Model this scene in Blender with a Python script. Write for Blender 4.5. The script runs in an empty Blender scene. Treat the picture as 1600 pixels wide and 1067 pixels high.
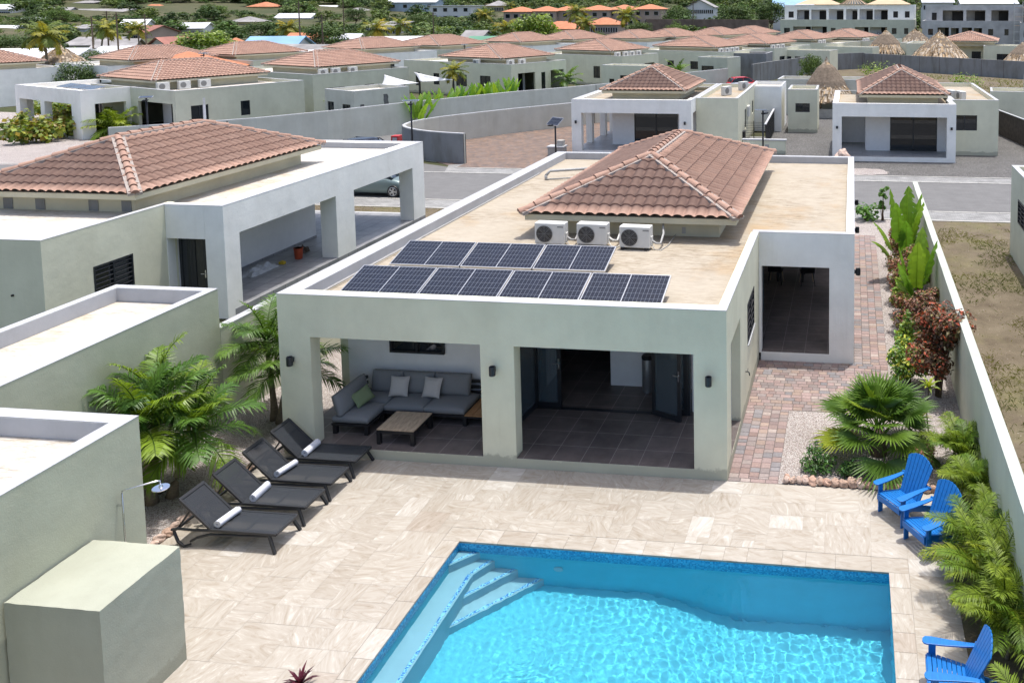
import bpy, math, random
from mathutils import Vector, Matrix, noise as mnoise
R = math.radians
S = bpy.context.scene
C = S.collection
# ------------------------------------------------------------------ camera, sky, sun, exposure
CAM = Vector((2.4004, -16.1041, 9.4033)); YAW = -0.1172; PIT = 0.0857; ROL = -0.0035
FPX = 1344.1166; PPX = 1173.82; PPY = 121.51
def cam_axes():
    f = Vector((math.sin(YAW)*math.cos(PIT), math.cos(YAW)*math.cos(PIT), -math.sin(PIT)))
    r = Vector((math.cos(YAW), -math.sin(YAW), 0)); u = r.cross(f)
    return r*math.cos(ROL)+u*math.sin(ROL), -r*math.sin(ROL)+u*math.cos(ROL), f
cr, cu, cf = cam_axes()
cd = bpy.data.cameras.new('camera'); cam = bpy.data.objects.new('camera', cd); C.objects.link(cam)
cam.matrix_world = Matrix(((cr.x, cu.x, -cf.x, CAM.x), (cr.y, cu.y, -cf.y, CAM.y), (cr.z, cu.z, -cf.z, CAM.z), (0, 0, 0, 1)))
cd.sensor_width = 36; cd.lens = FPX/1600*36
cd.shift_x = (800-PPX)/1600; cd.shift_y = -(533.5-PPY)/1600
cd.clip_start = 0.1; cd.clip_end = 5000
S.camera = cam
SUN_EL = R(80.6); SUN_AZ = math.atan2(.28, .5)
w = bpy.data.worlds.new("World"); S.world = w; w.use_nodes = True
sky = w.node_tree.nodes.new('ShaderNodeTexSky'); sky.sky_type = 'NISHITA'; sky.sun_disc = False
sky.sun_elevation = SUN_EL; sky.sun_rotation = SUN_AZ; sky.altitude = 20; sky.air_density = 0.8; sky.dust_density = 3.6
w.node_tree.links.new(sky.outputs[0], w.node_tree.nodes['Background'].inputs[0])
w.node_tree.nodes['Background'].inputs[1].default_value = 0.15
sd = bpy.data.lights.new('sun', 'SUN'); sd.energy = 2.3; sd.angle = R(.5); sd.color = (1, .965, .91)
sun = bpy.data.objects.new('sun', sd); C.objects.link(sun)
sdir = Vector((math.sin(SUN_AZ)*math.cos(SUN_EL), math.cos(SUN_AZ)*math.cos(SUN_EL), math.sin(SUN_EL)))
sun.rotation_euler = sdir.to_track_quat('Z', 'Y').to_euler(); sun.location = (10, 20, 60)
sd.cycles.is_caustics_light = True
S.view_settings.view_transform = 'Standard'; S.view_settings.look = 'None'
S.view_settings.exposure = 0.86; S.view_settings.gamma = 1.0; S.view_settings.use_curve_mapping = False
S.cycles.max_bounces = 8; S.cycles.diffuse_bounces = 4; S.cycles.transparent_max_bounces = 24
S.cycles.caustics_refractive = True; S.cycles.caustics_reflective = False; S.cycles.sample_clamp_indirect = 6

def ground(px, py, z=0.0):                     # the place on the ground that the pixel shows
    d = cf + cr*((px-PPX)/FPX) - cu*((py-PPY)/FPX)
    t = (z-CAM.z)/d.z
    return CAM + d*t
def at_dist(px, dist):                         # a ground position in the direction of a pixel column
    d = cf + cr*((px-PPX)/FPX); d.z = 0; d.normalize()
    return Vector((CAM.x+d.x*dist, CAM.y+d.y*dist, 0))

# ------------------------------------------------------------------ mesh helpers
class MB:
    def __init__(s): s.v=[]; s.f=[]; s.c=[]; s.m=[]; s.hasc=False
    def add(s, vs, fs, col=None, mi=0):
        n=len(s.v); s.v.extend(vs)
        for f in fs:
            s.f.append(tuple(i+n for i in f)); s.c.append(col); s.m.append(mi)
        if col is not None: s.hasc=True
    def quad(s,a,b,c,d,col=None,mi=0): s.add([a,b,c,d],[(0,1,2,3)],col,mi)
    def box(s,x0,x1,y0,y1,z0,z1,col=None,mi=0,M=None):
        vs=[Vector(p) for p in ((x0,y0,z0),(x1,y0,z0),(x1,y1,z0),(x0,y1,z0),(x0,y0,z1),(x1,y0,z1),(x1,y1,z1),(x0,y1,z1))]
        if M is not None: vs=[M@p for p in vs]
        s.add(vs,[(0,3,2,1),(4,5,6,7),(0,1,5,4),(1,2,6,5),(2,3,7,6),(3,0,4,7)],col,mi)
    def bar(s,a,b,wd,ht,up=(0,0,1),col=None,mi=0):
        a=Vector(a); b=Vector(b); d=(b-a); L=d.length
        if L<1e-6: return
        d/=L; up=Vector(up)
        if abs(d.dot(up))>.98: up=Vector((1,0,0))
        x=d.cross(up).normalized(); z=x.cross(d).normalized()
        M=Matrix(((d.x,x.x,z.x,a.x),(d.y,x.y,z.y,a.y),(d.z,x.z,z.z,a.z),(0,0,0,1)))
        s.box(0,L,-wd/2,wd/2,-ht/2,ht/2,col,mi,M)
    def tube(s,pts,rad,n=8,col=None,mi=0,cap=True):
        pts=[Vector(p) for p in pts]; rs=rad if isinstance(rad,(list,tuple)) else [rad]*len(pts)
        base=len(s.v); ref=Vector((0,0,1))
        for i,p in enumerate(pts):
            d=(pts[min(i+1,len(pts)-1)]-pts[max(i-1,0)])
            if d.length<1e-9: d=Vector((0,0,1))
            d.normalize()
            r=ref if abs(d.dot(ref))<.95 else Vector((1,0,0))
            x=d.cross(r).normalized(); y=d.cross(x)
            for k in range(n):
                a=2*math.pi*k/n; s.v.append(p+(x*math.cos(a)+y*math.sin(a))*rs[i])
        for i in range(len(pts)-1):
            for k in range(n):
                a=base+i*n+k; b=base+i*n+(k+1)%n
                s.f.append((a,a+n,b+n,b)); s.c.append(col); s.m.append(mi)
        if cap:
            s.f.append(tuple(base+k for k in range(n))); s.c.append(col); s.m.append(mi)
            e=base+(len(pts)-1)*n
            s.f.append(tuple(e+k for k in reversed(range(n)))); s.c.append(col); s.m.append(mi)
        if col is not None: s.hasc=True
    def lathe(s,prof,n=20,M=None,col=None,mi=0):
        base=len(s.v); M=M or Matrix()
        for r,z in prof:
            for k in range(n):
                a=2*math.pi*k/n; s.v.append(M@Vector((r*math.cos(a),r*math.sin(a),z)))
        for i in range(len(prof)-1):
            for k in range(n):
                a=base+i*n+k; b=base+i*n+(k+1)%n
                s.f.append((a,b,b+n,a+n)); s.c.append(col); s.m.append(mi)
        s.f.append(tuple(base+k for k in reversed(range(n)))); s.c.append(col); s.m.append(mi)
        e=base+(len(prof)-1)*n
        s.f.append(tuple(e+k for k in range(n))); s.c.append(col); s.m.append(mi)
    def prism(s,poly,z0,z1,M=None,col=None,mi=0):
        n=len(poly); vs=[Vector((x,y,z0)) for x,y in poly]+[Vector((x,y,z1)) for x,y in poly]
        if M is not None: vs=[M@p for p in vs]
        s.add(vs,[tuple(reversed(range(n))),tuple(range(n,2*n))]+[(i,(i+1)%n,n+(i+1)%n,n+i) for i in range(n)],col,mi)
    def merge(s,o,M=None,col=None):
        n=len(s.v); s.v.extend([M@Vector(p) for p in o.v] if M is not None else o.v)
        for f,c,m in zip(o.f,o.c,o.m):
            s.f.append(tuple(i+n for i in f)); s.c.append(col if col is not None else c); s.m.append(m)
        s.hasc = s.hasc or o.hasc or col is not None
    def build(s,name,mats,parent=None,smooth=False,bevel=0,loc=None,angle=None):
        d=bpy.data.meshes.new(name); d.from_pydata(s.v,[],s.f)
        if not isinstance(mats,(list,tuple)): mats=[mats]
        for m in mats: d.materials.append(m)
        if len(mats)>1: d.polygons.foreach_set('material_index',s.m)
        if s.hasc:
            at=d.color_attributes.new('Col','FLOAT_COLOR','CORNER'); arr=[]
            for f,c in zip(s.f,s.c):
                c=c or (1,1,1); arr.extend([c[0],c[1],c[2],1.0]*len(f))
            at.data.foreach_set('color',arr)
        if smooth: d.polygons.foreach_set('use_smooth',[True]*len(d.polygons))
        d.update()
        o=bpy.data.objects.new(name,d); C.objects.link(o)
        if loc is not None: o.location=loc
        if parent is not None: o.parent=parent
        if bevel:
            b=o.modifiers.new('bevel','BEVEL'); b.width=bevel; b.segments=2; b.limit_method='ANGLE'; b.angle_limit=R(40)
            b.harden_normals=False
        if angle:
            d.polygons.foreach_set('use_smooth',[True]*len(d.polygons))
            d.set_sharp_from_angle(angle=R(angle))
        return o
def tag(o,label=None,cat=None,group=None,kind=None):
    if label: o['label']=label
    if cat: o['category']=cat
    if group: o['group']=group
    if kind: o['kind']=kind
    return o
def thing(name,label,cat,loc=(0,0,0),rz=0,group=None):
    o=bpy.data.objects.new(name,None); C.objects.link(o); o.empty_display_size=.2
    o.location=loc; o.rotation_euler=(0,0,rz); return tag(o,label,cat,group)
def dup(root,loc=None,rz=None,label=None,scale=None):
    def cp(o,par):
        c=o.copy(); C.objects.link(c)
        if par is not None: c.parent=par
        for ch in o.children: cp(ch,c)
        return c
    r=cp(root,None)
    if loc is not None: r.location=loc
    if rz is not None: r.rotation_euler=(0,0,rz)
    if scale is not None: r.scale=scale if isinstance(scale,(tuple,list)) else (scale,)*3
    if label: r['label']=label
    return r
def wall_grid(mb,org,ux,n,W,z0,z1,th,openings,mi=0):
    """wall panel: starts at org, runs along ux for W, thickness th along n (inwards); openings [(u0,u1,za,zb)]"""
    org=Vector(org); ux=Vector(ux); n=Vector(n)
    us=sorted({0,W}|{u for o in openings for u in o[:2] if 0<u<W}); zs=sorted({z0,z1}|{z for o in openings for z in o[2:] if z0<z<z1})
    def filled(i,j):
        if i<0 or j<0 or i>=len(us)-1 or j>=len(zs)-1: return False
        u=(us[i]+us[i+1])/2; z=(zs[j]+zs[j+1])/2
        return not any(o[0]<u<o[1] and o[2]<z<o[3] for o in openings)
    idx={}; vs=[]; fs=[]
    def V(i,j,k):
        if (i,j,k) not in idx:
            idx[(i,j,k)]=len(vs); vs.append(org+ux*us[i]+n*(th*k)+Vector((0,0,zs[j])))
        return idx[(i,j,k)]
    flip=ux.cross(Vector((0,0,1))).dot(n)>0
    for i in range(len(us)-1):
        for j in range(len(zs)-1):
            if not filled(i,j): continue
            q=[(V(i,j,0),V(i+1,j,0),V(i+1,j+1,0),V(i,j+1,0)),(V(i,j,1),V(i,j+1,1),V(i+1,j+1,1),V(i+1,j,1))]
            if not filled(i-1,j): q.append((V(i,j,0),V(i,j+1,0),V(i,j+1,1),V(i,j,1)))
            if not filled(i+1,j): q.append((V(i+1,j,0),V(i+1,j,1),V(i+1,j+1,1),V(i+1,j+1,0)))
            if not filled(i,j-1): q.append((V(i,j,0),V(i,j,1),V(i+1,j,1),V(i+1,j,0)))
            if not filled(i,j+1): q.append((V(i,j+1,0),V(i+1,j+1,0),V(i+1,j+1,1),V(i,j+1,1)))
            fs+=[tuple(reversed(f)) for f in q] if flip else q
    mb.add(vs,fs,None,mi)

# ------------------------------------------------------------------ materials
MAT={}
class NB:
    def __init__(s,name):
        s.m=bpy.data.materials.new(name); s.m.use_nodes=True; s.t=s.m.node_tree; s.b=s.t.nodes['Principled BSDF']; s.out=s.t.nodes['Material Output']
        MAT[name]=s.m
    def n(s,ty,**kw):
        x=s.t.nodes.new(ty)
        for k,v in kw.items(): setattr(x,k,v)
        return x
    def l(s,a,b): s.t.links.new(a,b)
    def coord(s,kind='Object',scale=(1,1,1),rot=(0,0,0)):
        tc=s.n('ShaderNodeTexCoord'); mp=s.n('ShaderNodeMapping'); mp.inputs['Scale'].default_value=scale; mp.inputs['Rotation'].default_value=rot
        s.l(tc.outputs[kind],mp.inputs[0]); return mp.outputs[0]
    def noise(s,vec,scale,detail=4,rough=.55,dist=0):
        x=s.n('ShaderNodeTexNoise'); x.inputs['Scale'].default_value=scale; x.inputs['Detail'].default_value=detail
        x.inputs['Roughness'].default_value=rough; x.inputs['Distortion'].default_value=dist
        if vec is not None: s.l(vec,x.inputs['Vector'])
        return x.outputs[0]
    def ramp(s,fac,stops):
        r=s.n('ShaderNodeValToRGB'); e=r.color_ramp.elements
        while len(e)<len(stops): e.new(.5)
        for q,(p,c) in zip(e,stops):
            q.position=p; q.color=(*c,1) if len(c)==3 else c
        s.l(fac,r.inputs[0]); return r.outputs[0]
    def mix(s,fac,a,b,mode='MIX'):
        x=s.n('ShaderNodeMix',data_type='RGBA',blend_type=mode)
        for v,i in ((fac,0),(a,6),(b,7)):
            if hasattr(v,'node'): s.l(v,x.inputs[i])
            else: x.inputs[i].default_value=v if i==0 else (*v,1)
        return x.outputs[2]
    def math(s,op,a,b=None):
        x=s.n('ShaderNodeMath',operation=op)
        for i,v in enumerate((a,b)):
            if v is None: continue
            if hasattr(v,'node'): s.l(v,x.inputs[i])
            else: x.inputs[i].default_value=v
        return x.outputs[0]
    def col(s): return s.n('ShaderNodeVertexColor',layer_name='Col').outputs[0]
    def bump(s,h,strength=.3,dist=.01):
        b=s.n('ShaderNodeBump'); b.inputs['Strength'].default_value=strength; b.inputs['Distance'].default_value=dist
        s.l(h,b.inputs['Height']); s.l(b.outputs[0],s.b.inputs['Normal'])
    def base(s,c):
        if hasattr(c,'node'): s.l(c,s.b.inputs['Base Color'])
        else: s.b.inputs['Base Color'].default_value=(*c,1)
    def set(s,rough=.6,spec=.4,metal=0):
        s.b.inputs['Roughness'].default_value=rough; s.b.inputs['Specular IOR Level'].default_value=spec; s.b.inputs['Metallic'].default_value=metal
        return s
def mul(c,k): return tuple(x*k for x in c)
def simple(name,c,rough=.6,spec=.4,metal=0,var=.12,vs=4.0,bump=0,bs=60,vcol=False,stretch=(1,1,1)):
    s=NB(name); v=s.coord('Object',stretch)
    col=s.ramp(s.noise(v,vs),[(.3,mul(c,1-var)),(.7,mul(c,1+var))]) if var else None
    if vcol: col=s.mix(1.0,col if col is not None else c,s.col(),'MULTIPLY')
    s.base(col if col is not None else c); s.set(rough,spec,metal)
    if bump: s.bump(s.noise(v,bs,3),bump,.01)
    return s.m
def stucco(name,c,stain=.07,splash=False):
    s=NB(name); v=s.coord('Object'); vst=s.coord('Object',(1.0,1.0,.28)); vrun=s.coord('Object',(6.5,6.5,.30))
    a=s.ramp(s.noise(v,.9,6,.65),[(.28,mul(c,.90)),(.72,mul(c,1.06))])
    st=s.ramp(s.noise(vst,1.1,4,.6),[(.45,(1,1,1)),(.8,(1-stain,1-stain*1.1,1-stain*1.3))])
    run=s.ramp(s.noise(vrun,1.0,5,.7),[(.50,(1,1,1)),(.72,(.80,.79,.76))]); msk=s.ramp(s.noise(v,.55,3,.6),[(.52,(0,0,0)),(.72,(1,1,1))])
    x=s.mix(1.0,a,st,'MULTIPLY'); x=s.mix(s.math('MULTIPLY',msk,.55),x,s.mix(1.0,x,run,'MULTIPLY'))
    if splash:
        sp=s.n('ShaderNodeSeparateXYZ'); s.l(v,sp.inputs[0]); hgt=s.math('SUBTRACT',sp.outputs[2],s.math('MULTIPLY',s.noise(s.coord('Object',(1.6,1.6,1.6)),1.5,5,.7),.42))
        f=s.ramp(hgt,[(0,(1,1,1)),(.05,(0,0,0))]); x=s.mix(s.math('MULTIPLY',f,.55),x,mul((.27,.27,.21),1.0))
    s.base(x); s.set(.85,.25)
    n1=s.noise(v,48,4,.65); n2=s.noise(v,2.2,4,.6); s.bump(s.math('ADD',n1,s.math('MULTIPLY',n2,3.0)),.28,.014); return s.m
SAGE=(.71,.70,.535); WHITE=(.90,.895,.84)
m_sage=stucco('sage_stucco',SAGE,.07,True); m_shed=stucco('weathered_sage_stucco',(.47,.485,.365),.1,True); m_white=stucco('white_stucco',WHITE,.07); m_cream=stucco('cream_stucco',(.56,.53,.40),.1)
m_graywall=stucco('grey_green_stucco',(.55,.555,.48),.12); m_cap=stucco('white_parapet_paint',(.43,.44,.455),.12); m_capg=stucco('pale_green_coping_paint',(.43,.46,.41),.12)
m_inwhite=simple('white_interior_paint',(.80,.80,.80),.8,.2,var=.03)
m_sagelight=stucco('pale_sage_stucco',(.56,.575,.46),.10)
def roof_deck(name,c):
    s=NB(name); v=s.coord('Object'); vs=s.coord('Object',(.9,3.4,1))
    fine=s.ramp(s.noise(vs,4.5,9,.75,.4),[(.3,mul(c,.84)),(.5,c),(.72,mul(c,1.14))])
    tint=s.ramp(s.noise(v,.45,6,.65),[(.34,(1.08,1.09,1.10)),(.52,(1,1,1)),(.70,(1.0,.87,.71))])
    x=s.mix(1.0,fine,tint,'MULTIPLY')
    st=s.ramp(s.noise(vs,2.4,9,.8,.5),[(.45,(1.02,1.02,1.02)),(.56,(.80,.77,.72)),(.70,(.36,.33,.29))])
    msk=s.ramp(s.noise(v,.36,4,.6),[(.42,(.15,.15,.15)),(.58,(1,1,1))]); x=s.mix(msk,x,s.mix(1.0,x,st,'MULTIPLY'))
    s.base(x); s.set(.9,.2); s.bump(s.noise(vs,9,6,.7),.25,.01); return s.m
m_roof=roof_deck('beige_roof_coating',(.375,.33,.262)); m_roofw=roof_deck('pale_roof_coating',(.52,.495,.45))
def terracotta(name,c):
    s=NB(name); v=s.coord('Object')
    a=s.ramp(s.noise(v,6,5,.65),[(.25,mul(c,.82)),(.6,c),(.85,(c[0]*1.08,c[1]*1.16,c[2]*1.22))])
    s.base(s.mix(1.0,a,s.col(),'MULTIPLY')); s.set(.8,.25); s.bump(s.noise(v,60,3),.15,.006); return s.m
m_tile=terracotta('clay_roof_tile',(.39,.245,.185)); m_mortar=simple('ridge_mortar',(.33,.29,.26),.9,var=.25,vs=14,bump=.4,bs=30)
def grid_floor(name,c,joint,size,mort=.006,nv=.3,rough=.45):
    s=NB(name); v=s.coord('Object'); b=s.n('ShaderNodeTexBrick',offset=0,squash=1)
    b.inputs['Scale'].default_value=1; b.inputs['Brick Width'].default_value=size[0]; b.inputs['Row Height'].default_value=size[1]
    b.inputs['Mortar Size'].default_value=mort; b.inputs['Color1'].default_value=(.85,.85,.85,1); b.inputs['Color2'].default_value=(1.1,1.08,1.06,1); b.inputs['Mortar'].default_value=(1,1,1,1)
    s.l(v,b.inputs['Vector'])
    cloud=s.ramp(s.noise(v,2.2,5,.65),[(.3,mul(c,1-nv)),(.7,mul(c,1+nv))])
    x=s.mix(1.0,cloud,b.outputs['Color'],'MULTIPLY'); s.base(s.mix(b.outputs['Fac'],x,joint)); s.set(rough,.4); return s.m
m_patio=grid_floor('dark_porcelain_tile',(.135,.113,.105),(.34,.31,.29),(.6,.6),.005)
m_patiog=grid_floor('grey_porcelain_tile',(.27,.275,.285),(.12,.12,.12),(.6,.6),.012,.2)
m_concfloor=grid_floor('pale_porch_tile',(.34,.34,.34),(.24,.24,.24),(.6,.6),.01,.1)
def travertine():
    s=NB('travertine'); v=s.coord('Object'); c=s.col()
    sep=s.n('ShaderNodeSeparateColor'); s.l(c,sep.inputs[0])
    # blue channel carries a per tile grain angle
    rot=s.n('ShaderNodeVectorRotate',rotation_type='Z_AXIS'); s.l(v,rot.inputs['Vector']); s.l(s.math('MULTIPLY',sep.outputs[2],6.28),rot.inputs['Angle'])
    off=s.n('ShaderNodeVectorMath',operation='MULTIPLY_ADD'); s.l(rot.outputs[0],off.inputs[0]); off.inputs[1].default_value=(1,1,1)
    cmb=s.n('ShaderNodeCombineXYZ'); s.l(s.math('MULTIPLY',sep.outputs[2],91),cmb.inputs[0]); s.l(s.math('MULTIPLY',sep.outputs[1],57),cmb.inputs[2]); s.l(cmb.outputs[0],off.inputs[2])
    mp=s.n('ShaderNodeMapping'); mp.inputs['Scale'].default_value=(.9,2.7,1); s.l(off.outputs[0],mp.inputs[0])
    vein=s.noise(mp.outputs[0],1.5,9,.68,3.2)
    tone=s.ramp(sep.outputs[0],[(0,(.29,.24,.19)),(.08,(.325,.285,.24)),(.25,(.335,.306,.262)),(.8,(.37,.343,.299)),(1,(.43,.41,.375))])
    vc=s.ramp(vein,[(.26,(.66,.575,.49)),(.38,(.89,.85,.80)),(.48,(1.0,.99,.975)),(.58,(1.08,1.08,1.08)),(.68,(1.36,1.40,1.45))])
    dirt=s.ramp(s.noise(v,.55,4),[(.3,(.93,.91,.88)),(.65,(1.02,1.02,1.02))])
    pit=s.ramp(s.noise(off.outputs[0],9,4,.7),[(.22,(.66,.58,.5)),(.32,(1,1,1))])
    x=s.mix(1.0,tone,vc,'MULTIPLY'); x=s.mix(1.0,x,dirt,'MULTIPLY'); x=s.mix(1.0,x,pit,'MULTIPLY'); s.base(x); s.set(.62,.35); s.bump(vein,.05,.01); return s.m
m_trav=travertine(); m_grout=simple('tile_grout',(.29,.265,.235),.9,var=.2,vs=6)
m_paver=simple('concrete_paver',(.68,.62,.60),.85,.25,var=.13,vs=22,bump=.25,bs=70,vcol=True); m_pavergrout=simple('paver_sand_joint',(.12,.105,.095),.95,var=.2,vs=9)
def gravel(name,cols,scale=42,jit=1):
    s=NB(name); v=s.coord('Object'); vo=s.n('ShaderNodeTexVoronoi'); vo.inputs['Scale'].default_value=scale; s.l(v,vo.inputs['Vector'])
    sp=s.n('ShaderNodeSeparateColor'); s.l(vo.outputs['Color'],sp.inputs[0])
    col=s.ramp(sp.outputs[0],[(i/(len(cols)-1),c) for i,c in enumerate(cols)])
    gap=s.ramp(vo.outputs['Distance'],[(.35,(1,1,1)),(.75,(.5,.47,.45))])
    big=s.ramp(s.noise(v,.8,5,.6),[(.3,(.86,.85,.84)),(.7,(1.05,1.05,1.05))])
    s.base(s.mix(1.0,s.mix(1.0,col,gap,'MULTIPLY'),big,'MULTIPLY')); s.set(.9,.25); s.bump(s.math('SUBTRACT',1.0,vo.outputs['Distance']),.9,.03); return s.m
m_gravelw=gravel('pale_pink_gravel',[(.38,.33,.30),(.54,.49,.465),(.58,.55,.53),(.46,.40,.375),(.64,.62,.60)])
m_gravelg=gravel('dark_grey_gravel',[(.09,.09,.09),(.15,.15,.15),(.21,.21,.2),(.12,.12,.12),(.27,.27,.26)],24)
def soil():
    s=NB('dry_soil'); v=s.coord('Object')
    a=s.ramp(s.noise(v,1.1,8,.7),[(.3,(.095,.075,.052)),(.5,(.14,.115,.08)),(.7,(.185,.155,.11))])
    g=s.ramp(s.noise(v,.35,5,.65),[(.48,(0,0,0)),(.66,(1,1,1))]); gc=s.ramp(s.noise(v,3,5),[(.3,(.11,.115,.05)),(.7,(.19,.165,.085))])
    vo=s.n('ShaderNodeTexVoronoi'); vo.inputs['Scale'].default_value=6; s.l(v,vo.inputs['Vector'])
    st=s.ramp(vo.outputs['Distance'],[(.05,(1,1,1)),(.10,(0,0,0))])
    x=s.mix(s.math('MULTIPLY',g,.7),a,gc); x=s.mix(st,x,(.42,.38,.33)); s.base(x); s.set(.95,.15); s.bump(s.noise(v,14,6,.7),.6,.05); return s.m
m_soil=soil()
def terrain():
    s=NB('dry_scrub_ground'); v=s.coord('Object')
    a=s.ramp(s.noise(v,.06,8,.7),[(.3,(.12,.105,.065)),(.45,(.085,.085,.045)),(.6,(.06,.07,.032)),(.8,(.045,.06,.025))])
    b=s.ramp(s.noise(v,1.2,6,.7),[(.3,(.75,.75,.75)),(.7,(1.2,1.2,1.2))]); s.base(s.mix(1.0,a,b,'MULTIPLY')); s.set(.95,.15); s.bump(s.noise(v,2,6),.5,.2); return s.m
m_terrain=terrain()
def brickpave(name,c1,c2,joint,bw,rh,mort,nv=.25,rot=0):
    s=NB(name); v=s.coord('Object',(1,1,1),(0,0,rot)); b=s.n('ShaderNodeTexBrick'); b.inputs['Scale'].default_value=1
    b.inputs['Brick Width'].default_value=bw; b.inputs['Row Height'].default_value=rh; b.inputs['Mortar Size'].default_value=mort
    b.inputs['Color1'].default_value=(*c1,1); b.inputs['Color2'].default_value=(*c2,1); b.inputs['Mortar'].default_value=(*joint,1); s.l(v,b.inputs['Vector'])
    n=s.ramp(s.noise(v,1.3,6,.7),[(.3,(1-nv,)*3),(.7,(1+nv,)*3)]); s.base(s.mix(1.0,b.outputs['Color'],n,'MULTIPLY')); s.set(.85,.25)
    return s.m
m_road=brickpave('grey_road_paving',(.145,.144,.142),(.16,.159,.156),(.135,.134,.132),.4,.2,.01,.10)
m_walk=brickpave('pale_sidewalk_paving',(.22,.22,.215),(.29,.29,.28),(.15,.15,.15),.2,.1,.006,.25)
m_drive=brickpave('mixed_driveway_pavers',(.225,.15,.11),(.14,.115,.105),(.09,.075,.06),.22,.16,.008,.3,R(24))
m_kerb=simple('pale_concrete_kerb',(.40,.39,.36),.9,var=.15,vs=3)
m_concrete=stucco('raw_grey_concrete',(.235,.24,.24),.4)
m_darkframe=simple('anthracite_aluminium',(.018,.021,.026),.38,.5,var=0)
def glass(name,c,rough=.03):
    s=NB(name); s.base(c); s.set(rough,.6); return s.m
m_glass=glass('dark_window_glass',(.012,.016,.02)); m_louvre=glass('black_louvre',(.02,.02,.022),.3)
def clearglass():
    s=NB('tinted_sky_sheen_glass'); tr=s.n('ShaderNodeBsdfTransparent'); tr.inputs[0].default_value=(.72,.80,.84,1); df=s.n('ShaderNodeBsdfDiffuse'); df.inputs[0].default_value=(.16,.20,.23,1); m0=s.n('ShaderNodeMixShader'); m0.inputs[0].default_value=.42; s.l(tr.outputs[0],m0.inputs[1]); s.l(df.outputs[0],m0.inputs[2]); tr=m0; gl=s.n('ShaderNodeBsdfGlossy'); gl.inputs['Roughness'].default_value=.02; gl.inputs[0].default_value=(1,1,1,1)  # grey-blue diffuse share paints the sky's reflection into the glass
    fr=s.n('ShaderNodeFresnel'); fr.inputs['IOR'].default_value=1.6; mx=s.n('ShaderNodeMixShader'); s.l(fr.outputs[0],mx.inputs[0]); s.l(tr.outputs[0],mx.inputs[1]); s.l(gl.outputs[0],mx.inputs[2]); s.l(mx.outputs[0],s.out.inputs[0]); return s.m
m_clear=clearglass()
def solar():
    s=NB('solar_cells'); v=s.coord('Object'); b=s.n('ShaderNodeTexBrick',offset=0); b.inputs['Scale'].default_value=1; b.inputs['Brick Width'].default_value=.0845; b.inputs['Row Height'].default_value=.1667; b.inputs['Mortar Size'].default_value=.0035
    b.inputs['Color1'].default_value=(.005,.007,.015,1); b.inputs['Color2'].default_value=(.006,.009,.02,1); b.inputs['Mortar'].default_value=(.13,.145,.17,1); s.l(v,b.inputs['Vector'])
    s.base(b.outputs['Color']); s.set(.16,.45); return s.m
m_solar=solar()
m_alu=simple('brushed_aluminium',(.55,.56,.57),.35,.5,.8,var=0); m_chrome=simple('polished_steel',(.72,.73,.75),.12,.5,1,var=0)
m_acwhite=simple('ac_white_paint',(.60,.60,.57),.5,.4,var=.05); m_acgrille=simple('ac_grey_grille',(.20,.20,.195),.6,var=.1); m_slat=simple('dark_louvre_slat',(.055,.055,.058),.5,var=0); m_black=simple('black_metal_paint',(.014,.014,.016),.45,.45,var=0)
m_pvc=simple('grey_pvc_pipe',(.36,.36,.35),.5,var=.1)
def sling():
    s=NB('black_mesh_sling'); s.base((.032,.037,.045)); s.set(.5,.35); tr=s.n('ShaderNodeBsdfTransparent'); mx=s.n('ShaderNodeMixShader'); mx.inputs[0].default_value=.24
    v=s.coord('Object'); s.bump(s.noise(v,300,1),.2,.002); s.l(s.b.outputs[0],mx.inputs[1]); s.l(tr.outputs[0],mx.inputs[2]); s.l(mx.outputs[0],s.out.inputs[0]); return s.m
m_sling=sling(); m_lounge=simple('charcoal_resin',(.022,.024,.028),.42,.45,var=.1)
m_towel=simple('white_terry_towel',(.68,.70,.76),.95,.1,var=.06,vs=20,bump=.6,bs=160)
m_blue=simple('blue_painted_wood',(.008,.145,.45),.42,.4,var=.12,vs=7,stretch=(1,6,6))
m_teak=simple('weathered_teak',(.46,.35,.24),.65,.3,var=.3,vs=5,stretch=(8,1.2,8)); m_teakw=simple('warm_teak',(.36,.19,.085),.6,.3,var=.25,vs=5,stretch=(8,1.2,8))
def fabric(name,c):
    s=NB(name); v=s.coord('Object'); s.base(s.ramp(s.noise(v,180,2),[(.3,mul(c,.8)),(.7,mul(c,1.2))])); s.set(.95,.15); s.bump(s.noise(v,250,2),.3,.003); return s.m
m_cush=fabric('charcoal_outdoor_fabric',(.22,.225,.23)); m_pillow=fabric('light_grey_fabric',(.50,.475,.45)); m_green=fabric('olive_green_fabric',(.20,.25,.14))
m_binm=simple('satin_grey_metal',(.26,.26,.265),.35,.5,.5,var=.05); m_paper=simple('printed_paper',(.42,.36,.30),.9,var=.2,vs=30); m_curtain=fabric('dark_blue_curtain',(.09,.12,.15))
m_pool=simple('plaster_deep_water_tint',(.15,.58,.72),.75,.2,var=.05,vs=2); m_step=simple('plaster_shallow_water_tint',(.42,.55,.62),.75,.2,var=.04,vs=2)  # same plaster; water absorbing light with depth is put into the two colours
def mosaic():
    s=NB('blue_glass_mosaic'); v=s.coord('Object'); vo=s.n('ShaderNodeTexVoronoi',distance='CHEBYCHEV'); vo.inputs['Scale'].default_value=38; vo.inputs['Randomness'].default_value=0; s.l(v,vo.inputs['Vector'])
    sp=s.n('ShaderNodeSeparateColor'); s.l(vo.outputs['Color'],sp.inputs[0])
    s.base(s.ramp(sp.outputs[0],[(0,(.02,.20,.44)),(.4,(.035,.32,.58)),(.7,(.05,.42,.68)),(1,(.10,.50,.74))])); s.set(.25,.5); return s.m
m_mosaic=mosaic()
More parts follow.
